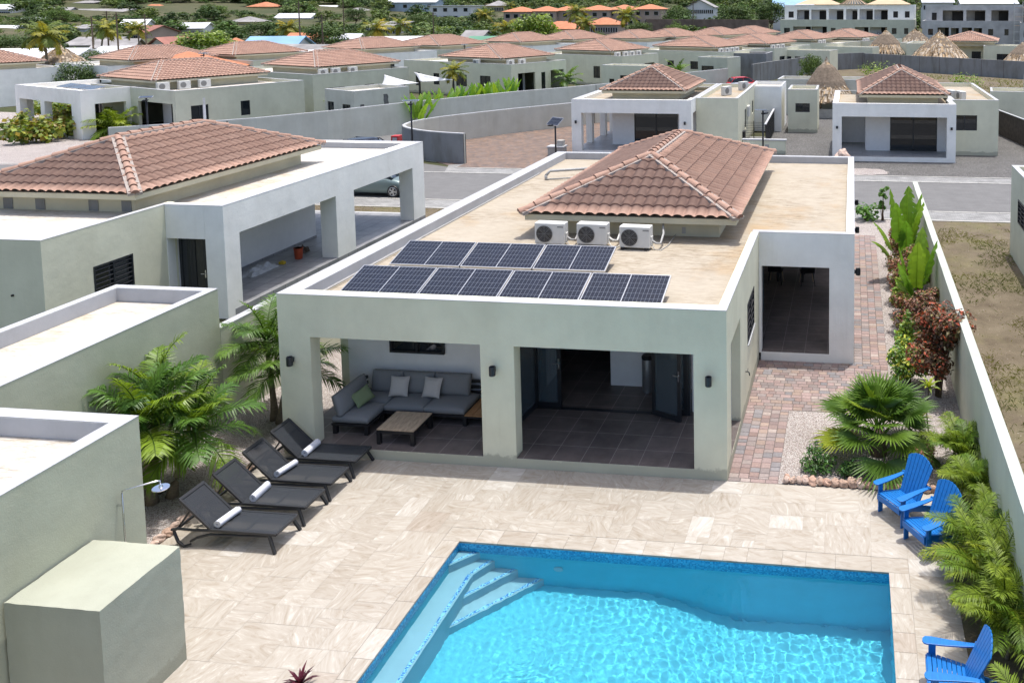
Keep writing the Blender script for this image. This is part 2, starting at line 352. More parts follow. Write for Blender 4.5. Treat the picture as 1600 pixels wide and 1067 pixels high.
def edge_mosaic():
    s=NB('speckled_edge_mosaic'); v=s.coord('Object'); vo=s.n('ShaderNodeTexVoronoi',distance='CHEBYCHEV'); vo.inputs['Scale'].default_value=48; vo.inputs['Randomness'].default_value=0; s.l(v,vo.inputs['Vector'])
    sp=s.n('ShaderNodeSeparateColor'); s.l(vo.outputs['Color'],sp.inputs[0]); s.base(s.ramp(sp.outputs[0],[(0,(.04,.16,.55)),(.28,(.09,.30,.68)),(.42,(.40,.68,.84)),(1,(.48,.78,.88))])); s.set(.3,.5); return s.m
m_edge=edge_mosaic()
def water():
    s=NB('pool_water'); g=s.n('ShaderNodeBsdfGlass'); g.inputs['IOR'].default_value=1.33; g.inputs['Roughness'].default_value=0; g.inputs['Color'].default_value=(.74,.96,1,1); s.l(g.outputs[0],s.out.inputs[0]); return s.m
m_water=water()
def leaf(name,c,c2=None,rough=.45,trans=.3,spec=.45):
    s=NB(name); oi=s.n('ShaderNodeObjectInfo'); c2=c2 or (c[0]*1.5,c[1]*1.3,c[2]*1.05)
    x=s.mix(s.math('MULTIPLY',oi.outputs['Random'],.6),c,c2); x=s.mix(1.0,x,s.col(),'MULTIPLY'); s.base(x); s.set(rough,spec)
    tl=s.n('ShaderNodeBsdfTranslucent'); s.l(s.mix(1.0,x,(1.25,1.2,.6),'MULTIPLY'),tl.inputs[0]); mx=s.n('ShaderNodeMixShader'); mx.inputs[0].default_value=trans
    s.l(s.b.outputs[0],mx.inputs[1]); s.l(tl.outputs[0],mx.inputs[2]); s.l(mx.outputs[0],s.out.inputs[0]); return s.m
m_palm=leaf('palm_leaf',(.075,.165,.022),(.12,.205,.028)); m_areca=leaf('areca_leaf',(.13,.205,.018),(.20,.265,.025),.5,.3,.3); m_fan=leaf('fan_palm_leaf',(.105,.20,.03),(.12,.215,.035))
m_banana=leaf('banana_leaf',(.15,.30,.035),(.22,.37,.05),.4,.4); m_croton=leaf('copper_leaf',(.20,.10,.065),(.25,.13,.08),.5,.2); m_brown=leaf('brown_copper_leaf',(.13,.075,.04),(.16,.09,.05),.5,.2)
m_ygreen=leaf('yellow_green_leaf',(.17,.25,.035),(.22,.29,.045)); m_shrub=leaf('dark_shrub_leaf',(.06,.14,.03)); m_purple=leaf('purple_leaf',(.06,.012,.025),(.08,.02,.03))
m_tree=leaf('tree_leaf',(.075,.125,.03),(.125,.175,.045),.6,.25,.25); m_treed=leaf('dark_tree_leaf',(.055,.095,.028),(.075,.115,.033),.6,.2,.25); m_grass=leaf('grass_blade',(.10,.15,.035),(.2,.2,.06),.7,.3,.2)
m_cocon=leaf('coconut_leaf',(.13,.18,.035),(.20,.22,.05),.55,.3,.3)
m_bark=simple('brown_bark',(.13,.095,.065),.9,var=.3,vs=9,bump=.6,bs=25); m_trunk=simple('grey_palm_trunk',(.20,.165,.12),.9,var=.3,vs=12,bump=.5,bs=20,stretch=(1,1,4))
m_thatch=simple('palm_thatch',(.40,.34,.27),.95,.1,var=.3,vs=5,vcol=True)
m_rock=simple('pinkish_rock',(.47,.36,.30),.9,.2,var=.3,vs=5,bump=.6,bs=14,vcol=True)
import numpy as np
# ================================================================== THE SETTING
rng=random.Random(7)
PX0,PX1,PY0,PY1=-4.43,3.08,-8.6,-2.40      # pool
def hz(x,y):
    d=math.hypot(x-2,y+16); t=max(0,d-150)
    h=.00015*t*t if t<420 else .00015*420*420+.126*(t-420)*math.exp(-(t-420)/900)
    if d>190: h+=min(1,(d-190)/120)*2.2*mnoise.noise(Vector((x*.012,y*.012,3)))
    return h-.03
def build_ground():
    xs=sorted({-2600,-1700,-1200,-900,-700,-560,2600,1700,1200,900,700,560}|set(range(-480,481,24))|{PX0-.02,PX1+.02})
    ys=sorted({-700,-350,-160,-80,-40,PY0-.02,PY1+.02,1000,1250,1700,2600}|set(range(-20,880,22)))
    mb=MB(); idx={}
    for i,x in enumerate(xs):
        for j,y in enumerate(ys):
            idx[i,j]=len(mb.v); mb.v.append(Vector((x,y,hz(x,y))))
    for i in range(len(xs)-1):
        for j in range(len(ys)-1):
            if PX0-.03<xs[i] and xs[i+1]<PX1+.03 and PY0-.03<ys[j] and ys[j+1]<PY1+.03: continue
            mb.f.append((idx[i,j],idx[i+1,j],idx[i+1,j+1],idx[i,j+1])); mb.c.append(None); mb.m.append(0)
    tag(mb.build('ground',m_terrain,smooth=True),kind='structure')
build_ground()
def sheet(name,poly,z,m,kind='structure'):
    mb=MB(); mb.add([Vector((x,y,z)) for x,y in poly],[tuple(range(len(poly)))]); return tag(mb.build(name,m),kind=kind)
# roads
sheet('road',[(-60,22.9),(60,22.9),(60,29.25),(-17,29.25),(-60,29.25)],-.012,m_road)
sheet('side_street',[(-17,29.25),(-21.0,31.0),(-24.5,32.6),(-26.9,34.9),(-27.2,37),(-26.6,39.2),(-24.5,42.6),(-18.2,51.5),(-10,62),(2,77),(-3,83),(-9.5,74),(-19.8,60.0),(-26.0,51.4),(-30.8,43.8),(-35.9,34.4),(-39,30.6),(-60,29.25)],-.008,m_road)
sheet('pavement',[(-14.5,21.25),(5.12,21.25),(60,21.25),(60,22.78),(-60,22.78),(-60,21.25)],-.002,m_walk)
sheet('far_pavement',[(-20.4,29.4),(60,29.4),(60,30.65),(-20.4,30.65),(-20.4,31.9),(-21.2,31.6)],-.002,m_walk)
mb=MB()
for y0,y1 in ((22.78,22.9),(29.26,29.4)):
    x=-60
    while x<60: mb.box(x,x+.985,y0,y1,-.06,.02); x+=1
mb.box(-60,60,21.13,21.25,-.06,.03); mb.box(-20.4,60,30.65,30.77,-.06,.03)
tag(mb.build('kerb',m_kerb,bevel=.012),kind='structure')
sheet('driveway',[(-20.4,30.8),(-7.2,30.8),(-7.2,44),(-12,52),(-18.6,51.2),(-24.6,41.6),(-26.2,37),(-25.4,34.2),(-22.6,32.6)],-.004,m_drive)
sheet('gravel_yard',[(-3.1,30.8),(60,30.8),(60,60),(-3.9,66),(-3.1,38)],-.004,m_gravelg)
sheet('gravel_drive',[(-7.15,30.8),(-3.15,30.8),(-3.15,44),(-7.15,44)],-.006,m_walk)
mb=MB(); n=26
mb.add([Vector((3.0+1.5*math.cos(2*math.pi*i/n)*(1+.12*math.sin(5*i)),31.9+.95*math.sin(2*math.pi*i/n)*(1+.1*math.cos(3*i)),.003)) for i in range(n)],[tuple(range(n))])
tag(mb.build('pale_gravel_pile',m_gravelw),kind='structure')
sheet('vacant_lot',[(5.1,-20),(40,-20),(40,21.13),(5.1,21.13)],-.004,m_soil)
sheet('soil_verge',[(-40,19.15),(-9.45,19.15),(-9.45,21.13),(-40,21.13)],-.004,m_soil)
sheet('side_yard',[(-9.45,17.2),(3.4,17.2),(3.4,21.13),(-9.45,21.13)],-.005,m_gravelw)
sheet('gravel_bed_left',[(-11.66,-4.6),(-9.55,-4.6),(-9.55,-.1),(-9.35,-.1),(-9.35,21.13),(-11.66,21.13)],-.002,m_gravelw)
sheet('gravel_bed_right',[(1.0,.02),(4.95,.02),(4.95,21.13),(3.37,21.13),(3.37,3.1),(1.0,3.1)],-.002,m_gravelw)
sheet('planting_strip',[(4.1,-12),(4.93,-12),(4.93,.02),(4.1,.02)],-.001,m_soil)
sheet('gravel_front_yard',[(-120,20.5),(-40.2,29.9),(-37,33.6),(-37.2,37.5),(-41,40),(-60,50),(-130,60)],-.005,m_gravelw)
sheet('back_lot',[(-3.6,66),(24,58),(60,40),(60,95),(23,92.3),(4,108.5),(-.7,105)],-.004,m_soil)
# travertine deck: a random ashlar of 0.2 m modules, each stone with its own tone and grain
def deck():
    u=.203; X0,X1,Y0,Y1=-9.6,4.12,-11.0,-.005; CL=PX0-(X0+24*u); CR=X0+64*u-PX1; CT=(Y1-10*u)-PY1; CB=.33
    nx=int((X1-X0)/u)+1; ny=int((Y1-Y0)/u)+1; occ=[[False]*ny for _ in range(nx)]
    def blocked(i,j):
        x=X0+(i+.5)*u; y=Y1-(j+.5)*u
        return PX0-CL<x<PX1+CR and PY0-CB<y<PY1+CT
    grout=MB(); px=[X0,PX0-.0,PX1+.0,X1]; py=[Y0,PY0,PY1,Y1]
    for i in range(3):
        for j in range(3):
            if i==1 and j==1: continue
            grout.quad(Vector((px[i],py[j],0)),Vector((px[i+1],py[j],0)),Vector((px[i+1],py[j+1],0)),Vector((px[i],py[j+1],0)))
    tag(grout.build('deck_bed',m_grout),kind='structure')
    mb=MB(); g=.0016
    sizes=[(4,2),(2,4),(2,2),(3,2),(2,3),(2,1),(4,3),(3,4),(3,3),(4,4)]; wts=[7,3,4,8,4,2,6,3,5,2]
    for j in range(ny):
        for i in range(nx):
            if occ[i][j] or blocked(i,j): continue
            for _ in range(14):
                a,b=rng.choices(sizes,wts)[0]
                if i+a<=nx and j+b<=ny and all(not occ[i+p][j+q] and not blocked(i+p,j+q) for p in range(a) for q in range(b)): break
            else: a=b=1
            for p in range(a):
                for q in range(b): occ[i+p][j+q]=True
            x0=X0+i*u; x1=min(X0+(i+a)*u,X1); y1=Y1-j*u; y0=max(Y1-(j+b)*u,Y0)
            c=(max(.28,rng.betavariate(2.8,1.7)) if rng.random()>.015 else .12,rng.random(),rng.choice([0,0,.25,.25,.5,.07,.18,.31])+rng.uniform(-.03,.03))
            z=.006+rng.uniform(0,.0012)
            # clip to the coping
            def clipx(x0,x1,y0,y1):
                if x1>PX0-CL and x0<PX1+CR and y1>PY0-CB and y0<PY1+CT:
                    if x0<PX0-CL-.01<x1: x1=PX0-CL
                    elif x0<PX1+CR-.0<x1-.01: x0=PX1+CR
                    elif y0+.01<PY1+CT<y1: y0=PY1+CT
                    elif y0<PY0-CB<y1: y1=PY0-CB
                return x0,x1,y0,y1
            x0,x1,y0,y1=clipx(x0,x1,y0,y1)
            if x1-x0<.02 or y1-y0<.02: continue
            mb.quad(Vector((x0+g,y0+g,z)),Vector((x1-g,y0+g,z)),Vector((x1-g,y1-g,z)),Vector((x0+g,y1-g,z)),c)
    tag(mb.build('travertine_deck',m_trav),kind='structure')
    cp=MB()
    def strip(a,b,horizontal,fixed0,fixed1):
        t=a
        while t<b-.01:
            e=min(b,t+rng.choice([.6,.6,.4,.5])); 
            if b-e<.2: e=b
            c=(rng.betavariate(3,1.8),rng.random(),(0 if horizontal else .25)+rng.uniform(-.03,.03))
            if horizontal: cp.box(t+g,e-g,fixed0,fixed1,-.028,.0075,c)
            else: cp.box(fixed0,fixed1,t+g,e-g,-.028,.0075,c)
            t=e
    cw=.02
    strip(PX0-CL,PX1+CR,True,PY1-cw,PY1+CT-g); strip(PX0-CL,PX1+CR,True,PY0-CB+g,PY0+cw)
    strip(PY0+cw,PY1-cw,False,PX0-CL+g,PX0+cw); strip(PY0+cw,PY1-cw,False,PX1-cw,PX1+CR-g)
    return cp
coping_mb=deck()
# pavers
def pavers():
    cols=[(.39,.31,.285),(.34,.315,.31),(.315,.325,.34),(.43,.36,.31),(.46,.42,.39),(.37,.31,.30),(.41,.34,.32),(.38,.35,.335),(.42,.345,.33)]
    bed=MB()
    for x0,x1,y0,y1 in ((.0,1.0,.0,3.1),(0,3.37,3.1,5.84),(2.49,3.37,5.84,18.5)):
        bed.quad(Vector((x0,y0,0)),Vector((x1,y0,0)),Vector((x1,y1,0)),Vector((x0,y1,0)))
    tag(bed.build('path_bed',m_pavergrout),kind='structure')
    mb=MB(); g=.0045
    def br(x0,x1,y0,y1):
        c=rng.choice(cols); k=rng.uniform(.85,1.15); z=.009+rng.uniform(0,.003); b=.006
        A=[Vector((x0+g,y0+g,.001)),Vector((x1-g,y0+g,.001)),Vector((x1-g,y1-g,.001)),Vector((x0+g,y1-g,.001))]
        B=[Vector((x0+g+b,y0+g+b,z)),Vector((x1-g-b,y0+g+b,z)),Vector((x1-g-b,y1-g-b,z)),Vector((x0+g+b,y1-g-b,z))]
        mb.add(A+B,[(4,5,6,7),(0,1,5,4),(1,2,6,5),(2,3,7,6),(3,0,4,7)],mul(c,k))
    def cols_y(x0,x1,y0,y1,wd):
        n=max(1,round((x1-x0)/wd)); wd=(x1-x0)/n
        for i in range(n):
            y=y0-rng.uniform(0,.15)
            while y<y1:
                L=rng.choice([.14,.2,.2,.17]); a=max(y,y0); b=min(y+L,y1)
                if b-a>.03: br(x0+i*wd,x0+(i+1)*wd,a,b)
                y+=L
    x=0
    for L in (.25,.2,.3,.25): br(x,x+L,0,.13); x+=L
    cols_y(0,1.0,.13,3.1,.2)
    y=3.1
    while y<5.83:
        h=min(.155,5.84-y); x=-rng.uniform(0,.2)
        while x<3.17:
            L=rng.choice([.17,.22,.22,.26]); a=max(0,x); b=min(3.17,x+L)
            if b-a>.04: br(a,b,y,y+h)
            x+=L
        y+=h
    cols_y(3.17,3.37,3.1,5.84,.2); cols_y(2.5,3.37,5.84,18.5,.215)
    tag(mb.build('paved_path',m_paver),kind='structure')
pavers()
# pool
pool=thing('swimming_pool','rectangular blue swimming pool with corner steps and a long underwater bench','pool',(-.7,-5.5,-1.2))
po=Vector((-.7,-5.5,-1.2))
def pbuild(mb,name,m,**k):
    mb.v=[Vector(p)-po for p in mb.v]; o=mb.build(name,m,pool,**k); o.cycles.is_caustics_receiver=True; return o
mb=MB(); zf=lambda x: -1.2-.55*(lambda t:t*t*(3-2*t))(min(1,max(0,(x+1.2)/1.9)))
xs=[PX0+(PX1-PX0)*i/30 for i in range(31)]
for i in range(30):
    a,b=xs[i],xs[i+1]
    mb.quad(Vector((a,PY0,zf(a))),Vector((b,PY0,zf(b))),Vector((b,PY1,zf(b))),Vector((a,PY1,zf(a))))
    mb.quad(Vector((a,PY1,zf(a))),Vector((b,PY1,zf(b))),Vector((b,PY1,-.28)),Vector((a,PY1,-.28)))
    mb.quad(Vector((b,PY0,zf(b))),Vector((a,PY0,zf(a))),Vector((a,PY0,-.28)),Vector((b,PY0,-.28)))
mb.quad(Vector((PX0,PY0,-1.2)),Vector((PX0,PY1,-1.2)),Vector((PX0,PY1,-.28)),Vector((PX0,PY0,-.28)))
mb.quad(Vector((PX1,PY1,zf(PX1))),Vector((PX1,PY0,zf(PX1))),Vector((PX1,PY0,-.28)),Vector((PX1,PY1,-.28)))
pbuild(mb,'basin',m_pool)
mb=MB()
for a,b in (((PX0,PY1),(PX1,PY1)),((PX1,PY1),(PX1,PY0)),((PX1,PY0),(PX0,PY0)),((PX0,PY0),(PX0,PY1))):
    mb.quad(Vector((*a,-.28)),Vector((*b,-.28)),Vector((*b,-.026)),Vector((*a,-.026)))
pbuild(mb,'tile_band',m_mosaic)
e=.002
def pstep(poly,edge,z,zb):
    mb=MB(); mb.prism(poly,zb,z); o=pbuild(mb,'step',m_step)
    m2=MB()
    for (a,b) in edge:
        a=Vector((*a,z+.004)); b=Vector((*b,z+.004)); d=(b-a).normalized(); n=Vector((-d.y,d.x,0))
        m2.quad(a+n*.035,b+n*.035,b+n*.09,a+n*.09)
    m2.v=[Vector(p)-po for p in m2.v]; q=m2.build('edge_strip',m_edge,o); q.cycles.is_caustics_receiver=True
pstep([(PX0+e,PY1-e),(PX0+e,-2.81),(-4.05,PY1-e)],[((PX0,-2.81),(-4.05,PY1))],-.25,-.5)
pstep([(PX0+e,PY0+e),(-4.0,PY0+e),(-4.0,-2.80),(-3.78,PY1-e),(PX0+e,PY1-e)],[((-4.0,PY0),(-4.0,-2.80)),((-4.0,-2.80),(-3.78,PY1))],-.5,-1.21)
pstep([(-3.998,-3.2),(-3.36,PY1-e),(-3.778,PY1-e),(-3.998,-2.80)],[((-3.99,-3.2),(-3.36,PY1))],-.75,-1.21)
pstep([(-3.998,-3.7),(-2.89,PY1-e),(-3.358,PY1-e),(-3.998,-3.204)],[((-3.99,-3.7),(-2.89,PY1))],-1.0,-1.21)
pbuild(coping_mb,'coping',m_trav,bevel=.006)
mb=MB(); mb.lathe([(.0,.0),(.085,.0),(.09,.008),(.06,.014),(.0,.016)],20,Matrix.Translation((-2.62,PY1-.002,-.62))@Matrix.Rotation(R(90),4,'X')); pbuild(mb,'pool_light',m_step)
def water():
    nx,ny=700,580; X,Y=np.meshgrid(np.linspace(PX0-.004,PX1+.004,nx+1),np.linspace(PY0-.004,PY1+.004,ny+1))
    rr=np.random.RandomState(5); Z=np.zeros_like(X)
    for k in range(70):
        lam=.05*(10**rr.uniform(0,.62)); a=rr.uniform(0,2*np.pi); Z+=lam*lam*.0066*np.sin((np.cos(a)*X+np.sin(a)*Y)*2*np.pi/lam+rr.uniform(0,6.28))
    amp=.25+.75/(1+np.exp(-(X+2.7+.25*np.sin(Y*3))*2.2)); amp*=.62+.38*(np.sin(X*1.3+.7)*np.sin(Y*1.7+2)+1)/2+.2
    for cx,cy,f,A,s in ((-2.35,-4.75,52,.0035,.55),(-1.6,-5.2,47,.003,.7)):
        r=np.hypot(X-cx,Y-cy); Z+=A*np.sin(r*f)*np.exp(-(r/s)**2)
    Z=-.12+Z*amp
    v=np.stack([X.ravel(),Y.ravel(),Z.ravel()],1); d=bpy.data.meshes.new('water')
    a=(np.arange(ny)[:,None]*(nx+1)+np.arange(nx)[None,:]).ravel(); f=np.stack([a,a+1,a+nx+2,a+nx+1],1)
    d.from_pydata(v.tolist(),[],f.tolist()); d.materials.append(m_water); d.polygons.foreach_set('use_smooth',[True]*len(d.polygons)); d.update()
    o=bpy.data.objects.new('water',d); C.objects.link(o); o.cycles.is_caustics_caster=True; tag(o,kind='structure')
water()
# ================================================================== BUILDING PARTS
def cap_ring(mb,x0,x1,y0,y1,z,wd,h,lip=.004,top=.012):
    """parapet paint: top slabs and inner lining of a rectangular parapet"""
    wl,wr,wf,wb=wd
    mb.box(x0-lip,x1+lip,y0-lip,y0+wf,z,z+top); mb.box(x0-lip,x1+lip,y1-wb,y1+lip,z,z+top)
    mb.box(x0-lip,x0+wl,y0+wf,y1-wb,z,z+top); mb.box(x1-wr,x1+lip,y0+wf,y1-wb,z,z+top)
def parapet(mb,x0,x1,y0,y1,z0,z1,wd):
    wl,wr,wf,wb=wd
    if wf: mb.box(x0,x1,y0,y0+wf,z0,z1)
    if wb: mb.box(x0,x1,y1-wb,y1,z0,z1)
    if wl: mb.box(x0,x0+wl,y0+wf,y1-wb,z0,z1)
    if wr: mb.box(x1-wr,x1,y0+wf,y1-wb,z0,z1)
ROOFC=[(1,1,1),(.95,.94,.94),(1.05,1.04,1.03),(.98,.99,1),(1.03,1.05,1.06),(.90,.89,.89)]
def hip_tiles(x0,x1,y0,y1,ze,zr,hf,hb,tw=.29,course=.40,seg=6,amp=.066,step=.04,rs=1):
    rg=random.Random(rs); mb=MB(); xc=(x0+x1)/2; half=(x1-x0)/2
    FA=Vector((xc,y0+hf,zr)); BA=Vector((xc,y1-hb,zr))
    c=[Vector((x0,y0,ze)),Vector((x1,y0,ze)),Vector((x1,y1,ze)),Vector((x0,y1,ze))]
    for A,B,P,Q in ((c[0],c[1],FA,FA),(c[1],c[2],FA,BA),(c[2],c[3],BA,BA),(c[3],c[0],BA,FA)):
        e=(B-A); L=e.length; e/=L
        la=(P-A).dot(e); lb=L-(Q-A).dot(e)
        s=(P-A)-e*la; SL=s.length; n=e.cross(s).normalized()
        nt=max(1,round(L/tw)); nk=max(1,round(SL/course)); N=nt*seg
        tones=[[rg.choice(ROOFC) for _ in range(nk)] for _ in range(nt)]
        cols=[]
        for i in range(N+1):
            u=L*i/N; vm=min(1,u/la if la>0 else 1,(L-u)/lb if lb>0 else 1); ph=(i%seg)/seg
            pr=math.sqrt(max(0,1-((ph-.5)/.40)**2))
            col=[]
            for k in range(nk):
                for q,hh in ((k/nk,step),((k+1)/nk,0.0)):
                    v=min(q,vm); col.append(len(mb.v)); mb.v.append(A+e*u+s*v+n*(amp*pr+hh))
            cols.append((col,vm))
        for i in range(N):
            (ca,va),(cb,vb)=cols[i],cols[i+1]; vm=max(va,vb)
            for k in range(nk):
                if k/nk>=vm-1e-6: break
                t=tones[i//seg][k]
                mb.f.append((ca[2*k],cb[2*k],cb[2*k+1],ca[2*k+1])); mb.c.append(t); mb.m.append(0)
                if k: mb.f.append((ca[2*k-1],cb[2*k-1],cb[2*k],ca[2*k])); mb.c.append((.45,.4,.4)); mb.m.append(0)
            # front lip of the eave
    mb.hasc=True
    return mb,c,FA,BA
def hip_caps(c,FA,BA,r=.10,L=.42,n=8,rs=3):
    rg=random.Random(rs); cap=MB(); mor=MB()
    lines=[(c[0],FA),(c[1],FA),(c[2],BA),(c[3],BA)]
    if (BA-FA).length>.2: lines.append((FA,BA))
    for a,b in lines:
        d=(b-a); T=d.length; d/=T; k=max(1,int(T/L)); up=Vector((0,0,1)); x=d.cross(up).normalized(); z=x.cross(d).normalized()
        for i in range(k):
            t0=T*i/k-.02; t1=T*(i+1)/k+.03; tone=rg.choice(ROOFC); ring=[]
            for t,rr,lift in ((t0,r*1.08,.055),(t1,r*.86,.03)):
                ring.append([a+d*t+(x*math.cos(math.pi*q/n)*rr)+z*(math.sin(math.pi*q/n)*rr*.95+lift) for q in range(n+1)])
            m=len(cap.v); cap.v+=ring[0]+ring[1]
            for q in range(n): cap.f.append((m+q,m+q+1,m+n+2+q,m+n+1+q)); cap.c.append(tone); cap.m.append(0)
            cap.f.append(tuple(m+q for q in range(n+1))); cap.c.append((.6,.55,.55)); cap.m.append(0)
        mor.bar(a+z*.005+d*.02,b+z*.005,r*3.6,.085,up=z)
    cap.hasc=True
    return cap,mor
def hip_roof(parent,x0,x1,y0,y1,ze,zr,hf,hb,zb,over=(.62,.62),seg=6,rs=1,wallm=None,fascia=.16):
    """tiled roof with caps and mortar, fascia box and the low wall it stands on, as parts of a house"""
    mb,c,FA,BA=hip_tiles(x0,x1,y0,y1,ze,zr,hf,hb,seg=seg,rs=rs)
    t=mb.build('tile_roof',m_tile,parent,smooth=(seg>5))
    cap,mor=hip_caps(c,FA,BA,n=8 if seg>5 else 5)
    cap.build('ridge_tiles',m_tile,t); mor.build('ridge_mortar',m_mortar,t)
    f=MB(); i=.09
    f.box(x0+i,x1-i,y0+i,y1-i,ze-fascia-.03,ze-.035); f.build('fascia',m_cream,parent)
    b=MB(); ox,oy=over; b.box(x0+ox,x1-ox,y0+oy,y1-oy,zb,ze-fascia-.03); b.build('roof_plinth',wallm or m_cream,parent)
def ac_unit(label,x,y,z,rz=0,group='air conditioning units on the flat roof'):
    t=thing('air_conditioner',label,'air conditioner',(x,y,z),rz,group)
    b=MB(); b.box(-.4,.4,-.15,.15,.06,.60); b.build('casing',m_acwhite,t,bevel=.018)
    for fx_ in (-.36,.26): f=MB(); f.box(fx_,fx_+.06,-.17,.17,0,.06); f.build('foot_rail',m_black,t)
    g=MB()
    cx,cz,r=-.13,.325,.215
    g.lathe([(r,0),(r,.006),(r*.2,.01)],28,Matrix.Translation((cx,-.156,cz))@Matrix.Rotation(R(90),4,'X')); o=g.build('fan_opening',m_black,t)
    h=MB()
    for rr in (.05,.085,.12,.155,.19,.215): 
        h.tube([Vector((cx+rr*math.cos(a*math.pi/14),-.170,cz+rr*math.sin(a*math.pi/14))) for a in range(29)],.0045,4,cap=False)
    for a in range(8): h.tube([(cx,-.171,cz),(cx+.215*math.cos(a*math.pi/4),-.171,cz+.215*math.sin(a*math.pi/4))],.004,4)
    h.build('fan_grille',m_acgrille,o)
    p=MB(); p.box(.22,.38,-.1535,-.15,.50,.53); p.build('badge',m_acgrille,t)
    q=MB(); q.box(.40,.425,-.06,.08,.12,.34); q.build('valve_cover',m_acwhite,t,bevel=.006)
    return t
def far_ac():
    t=bpy.data.objects.new('air_conditioner',None); C.objects.link(t); t['category']='air conditioner'
    b=MB(); b.box(-.4,.4,-.16,.16,0,.6); b.build('casing',m_acwhite,t,bevel=.015)
    g=MB(); g.lathe([(.21,0),(.21,.008),(.05,.014)],16,Matrix.Translation((-.12,-.161,.31))@Matrix.Rotation(R(90),4,'X')); g.build('fan_grille',m_acgrille,t)
    return t
def wall_lamp(parent,x,y,z,nx=0,ny=-1):
    b=MB(); r=.065
    M=Matrix.Translation((x+nx*.11,y+ny*.11,z)); b.lathe([(r*.9,-.095),(r,-.085),(r,.085),(r*.9,.095),(r*.75,.088),(r*.75,.04)],18,M)
    b.box(x+min(0,nx*.06)-(.03 if ny else 0),x+max(0,nx*.06)+(.03 if ny else 0),y+min(0,ny*.06)-(.03 if nx else 0),y+max(0,ny*.06)+(.03 if nx else 0),z-.05,z+.05)
    return b.build('wall_lamp',m_darkframe,parent)
def louvre_window(parent,org,ux,n,W,z0,z1,split=True,slats=6):
    """louvred window set into a wall: frame part with pane and slats; org/ux on the wall face, n pointing outwards"""
    org=Vector(org); ux=Vector(ux); n=Vector(n); f=MB(); t=.05
    def B(mb,u0,u1,za,zb,d0,d1):
        P=[org+ux*u+n*d+Vector((0,0,z)) for z in (za,zb) for u,d in ((u0,d0),(u1,d0),(u1,d1),(u0,d1))]
        fs=[(0,3,2,1),(4,5,6,7),(0,1,5,4),(1,2,6,5),(2,3,7,6),(3,0,4,7)]
        if ux.cross(n).z<0: fs=[tuple(reversed(q)) for q in fs]
        mb.add(P,fs)
    for a in ((0,W,z0,z0+t),(0,W,z1-t,z1),(0,t,z0+t,z1-t),(W-t,W,z0+t,z1-t)): B(f,*a,-.05,.012)
    if split: B(f,W/2-t/2,W/2+t/2,z0+t,z1-t,-.05,.010)
    fr=f.build('window',m_darkframe,parent)
    p=MB(); B(p,t,W-t,z0+t,z1-t,-.06,-.045); p.build('pane',m_glass,fr)
    if slats:
        s=MB()
        for i in range(1,slats): z=z0+(z1-z0)*i/slats; B(s,t,W-t,z-.009,z+.009,-.04,.004)
        s.build('louvres',m_slat,fr)
    return fr
def door_leaf(parent,w,h,M,handle=True,glass=None,name='door',hside=1):
    """framed glass leaf, hinge edge at local x=0, running along +x"""
    t=.085; f=MB()
    for a in ((0,t,0,h),(w-t,w,0,h)): f.box(a[0],a[1],-.025,.025,a[2],a[3],M=M)
    f.box(t,w-t,-.025,.025,0,t*1.4,M=M); f.box(t,w-t,-.025,.025,h-t,h,M=M)
    o=f.build(name,m_darkframe,parent)
    p=MB(); p.box(t,w-t,-.006,.006,t*1.4,h-t,M=M); p.build('pane',glass or m_clear,o)
    if handle:
        k=MB(); x=w-t/2 if hside>0 else t/2
        for sy in (-1,1):
            k.box(x-.018,x+.018,min(sy*.028,sy*.036),max(sy*.028,sy*.036),.92,1.16,M=M)
            k.tube([M@Vector((x,sy*.036,1.05)),M@Vector((x,sy*.075,1.05)),M@Vector((x-hside*.12,sy*.075,1.05))],.009,6)
        k.build('handle',m_alu if 0 else m_chrome,o)
    return o
# ================================================================== THE MAIN HOUSE
H=3.45; XL=-9.42; YW=5.84; XW=2.49; YB=17.2
house=thing('pool_house','sage green flat roofed house with two open porches facing the pool, tiled roof on top','house')
mb=MB()
wall_grid(mb,(XL,0,0),(1,0,0),(0,1,0),9.42,0,H,.32,[(.70,4.38,.205,2.56),(5.09,8.76,.205,2.555)])
wall_grid(mb,(0,.32,0),(0,1,0),(-1,0,0),YW-.32,0,H,.2,[(.28,1.75,.205,2.56),(3.02,4.36,1.43,2.40)])
wall_grid(mb,(XL,.32,0),(0,1,0),(1,0,0),YB-.32,0,H,.2,[(.13,1.80,.205,2.56)])
wall_grid(mb,(XL,YB-.2,0),(1,0,0),(0,1,0),XW-XL,0,H,.2,[])
mb.build('wall',m_sage,house)
mb=MB()
wall_grid(mb,(.004,YW,0),(1,0,0),(0,1,0),XW-.004,0,H,.25,[(.06,1.84,.235,2.555)])
wall_grid(mb,(XW,YW+.25,0),(0,1,0),(-1,0,0),YB-YW-.25,0,H,.22,[(1.0,3.2,.235,2.5),(5.0,9.5,.235,2.5)])
mb.build('white_wing_wall',m_white,house)
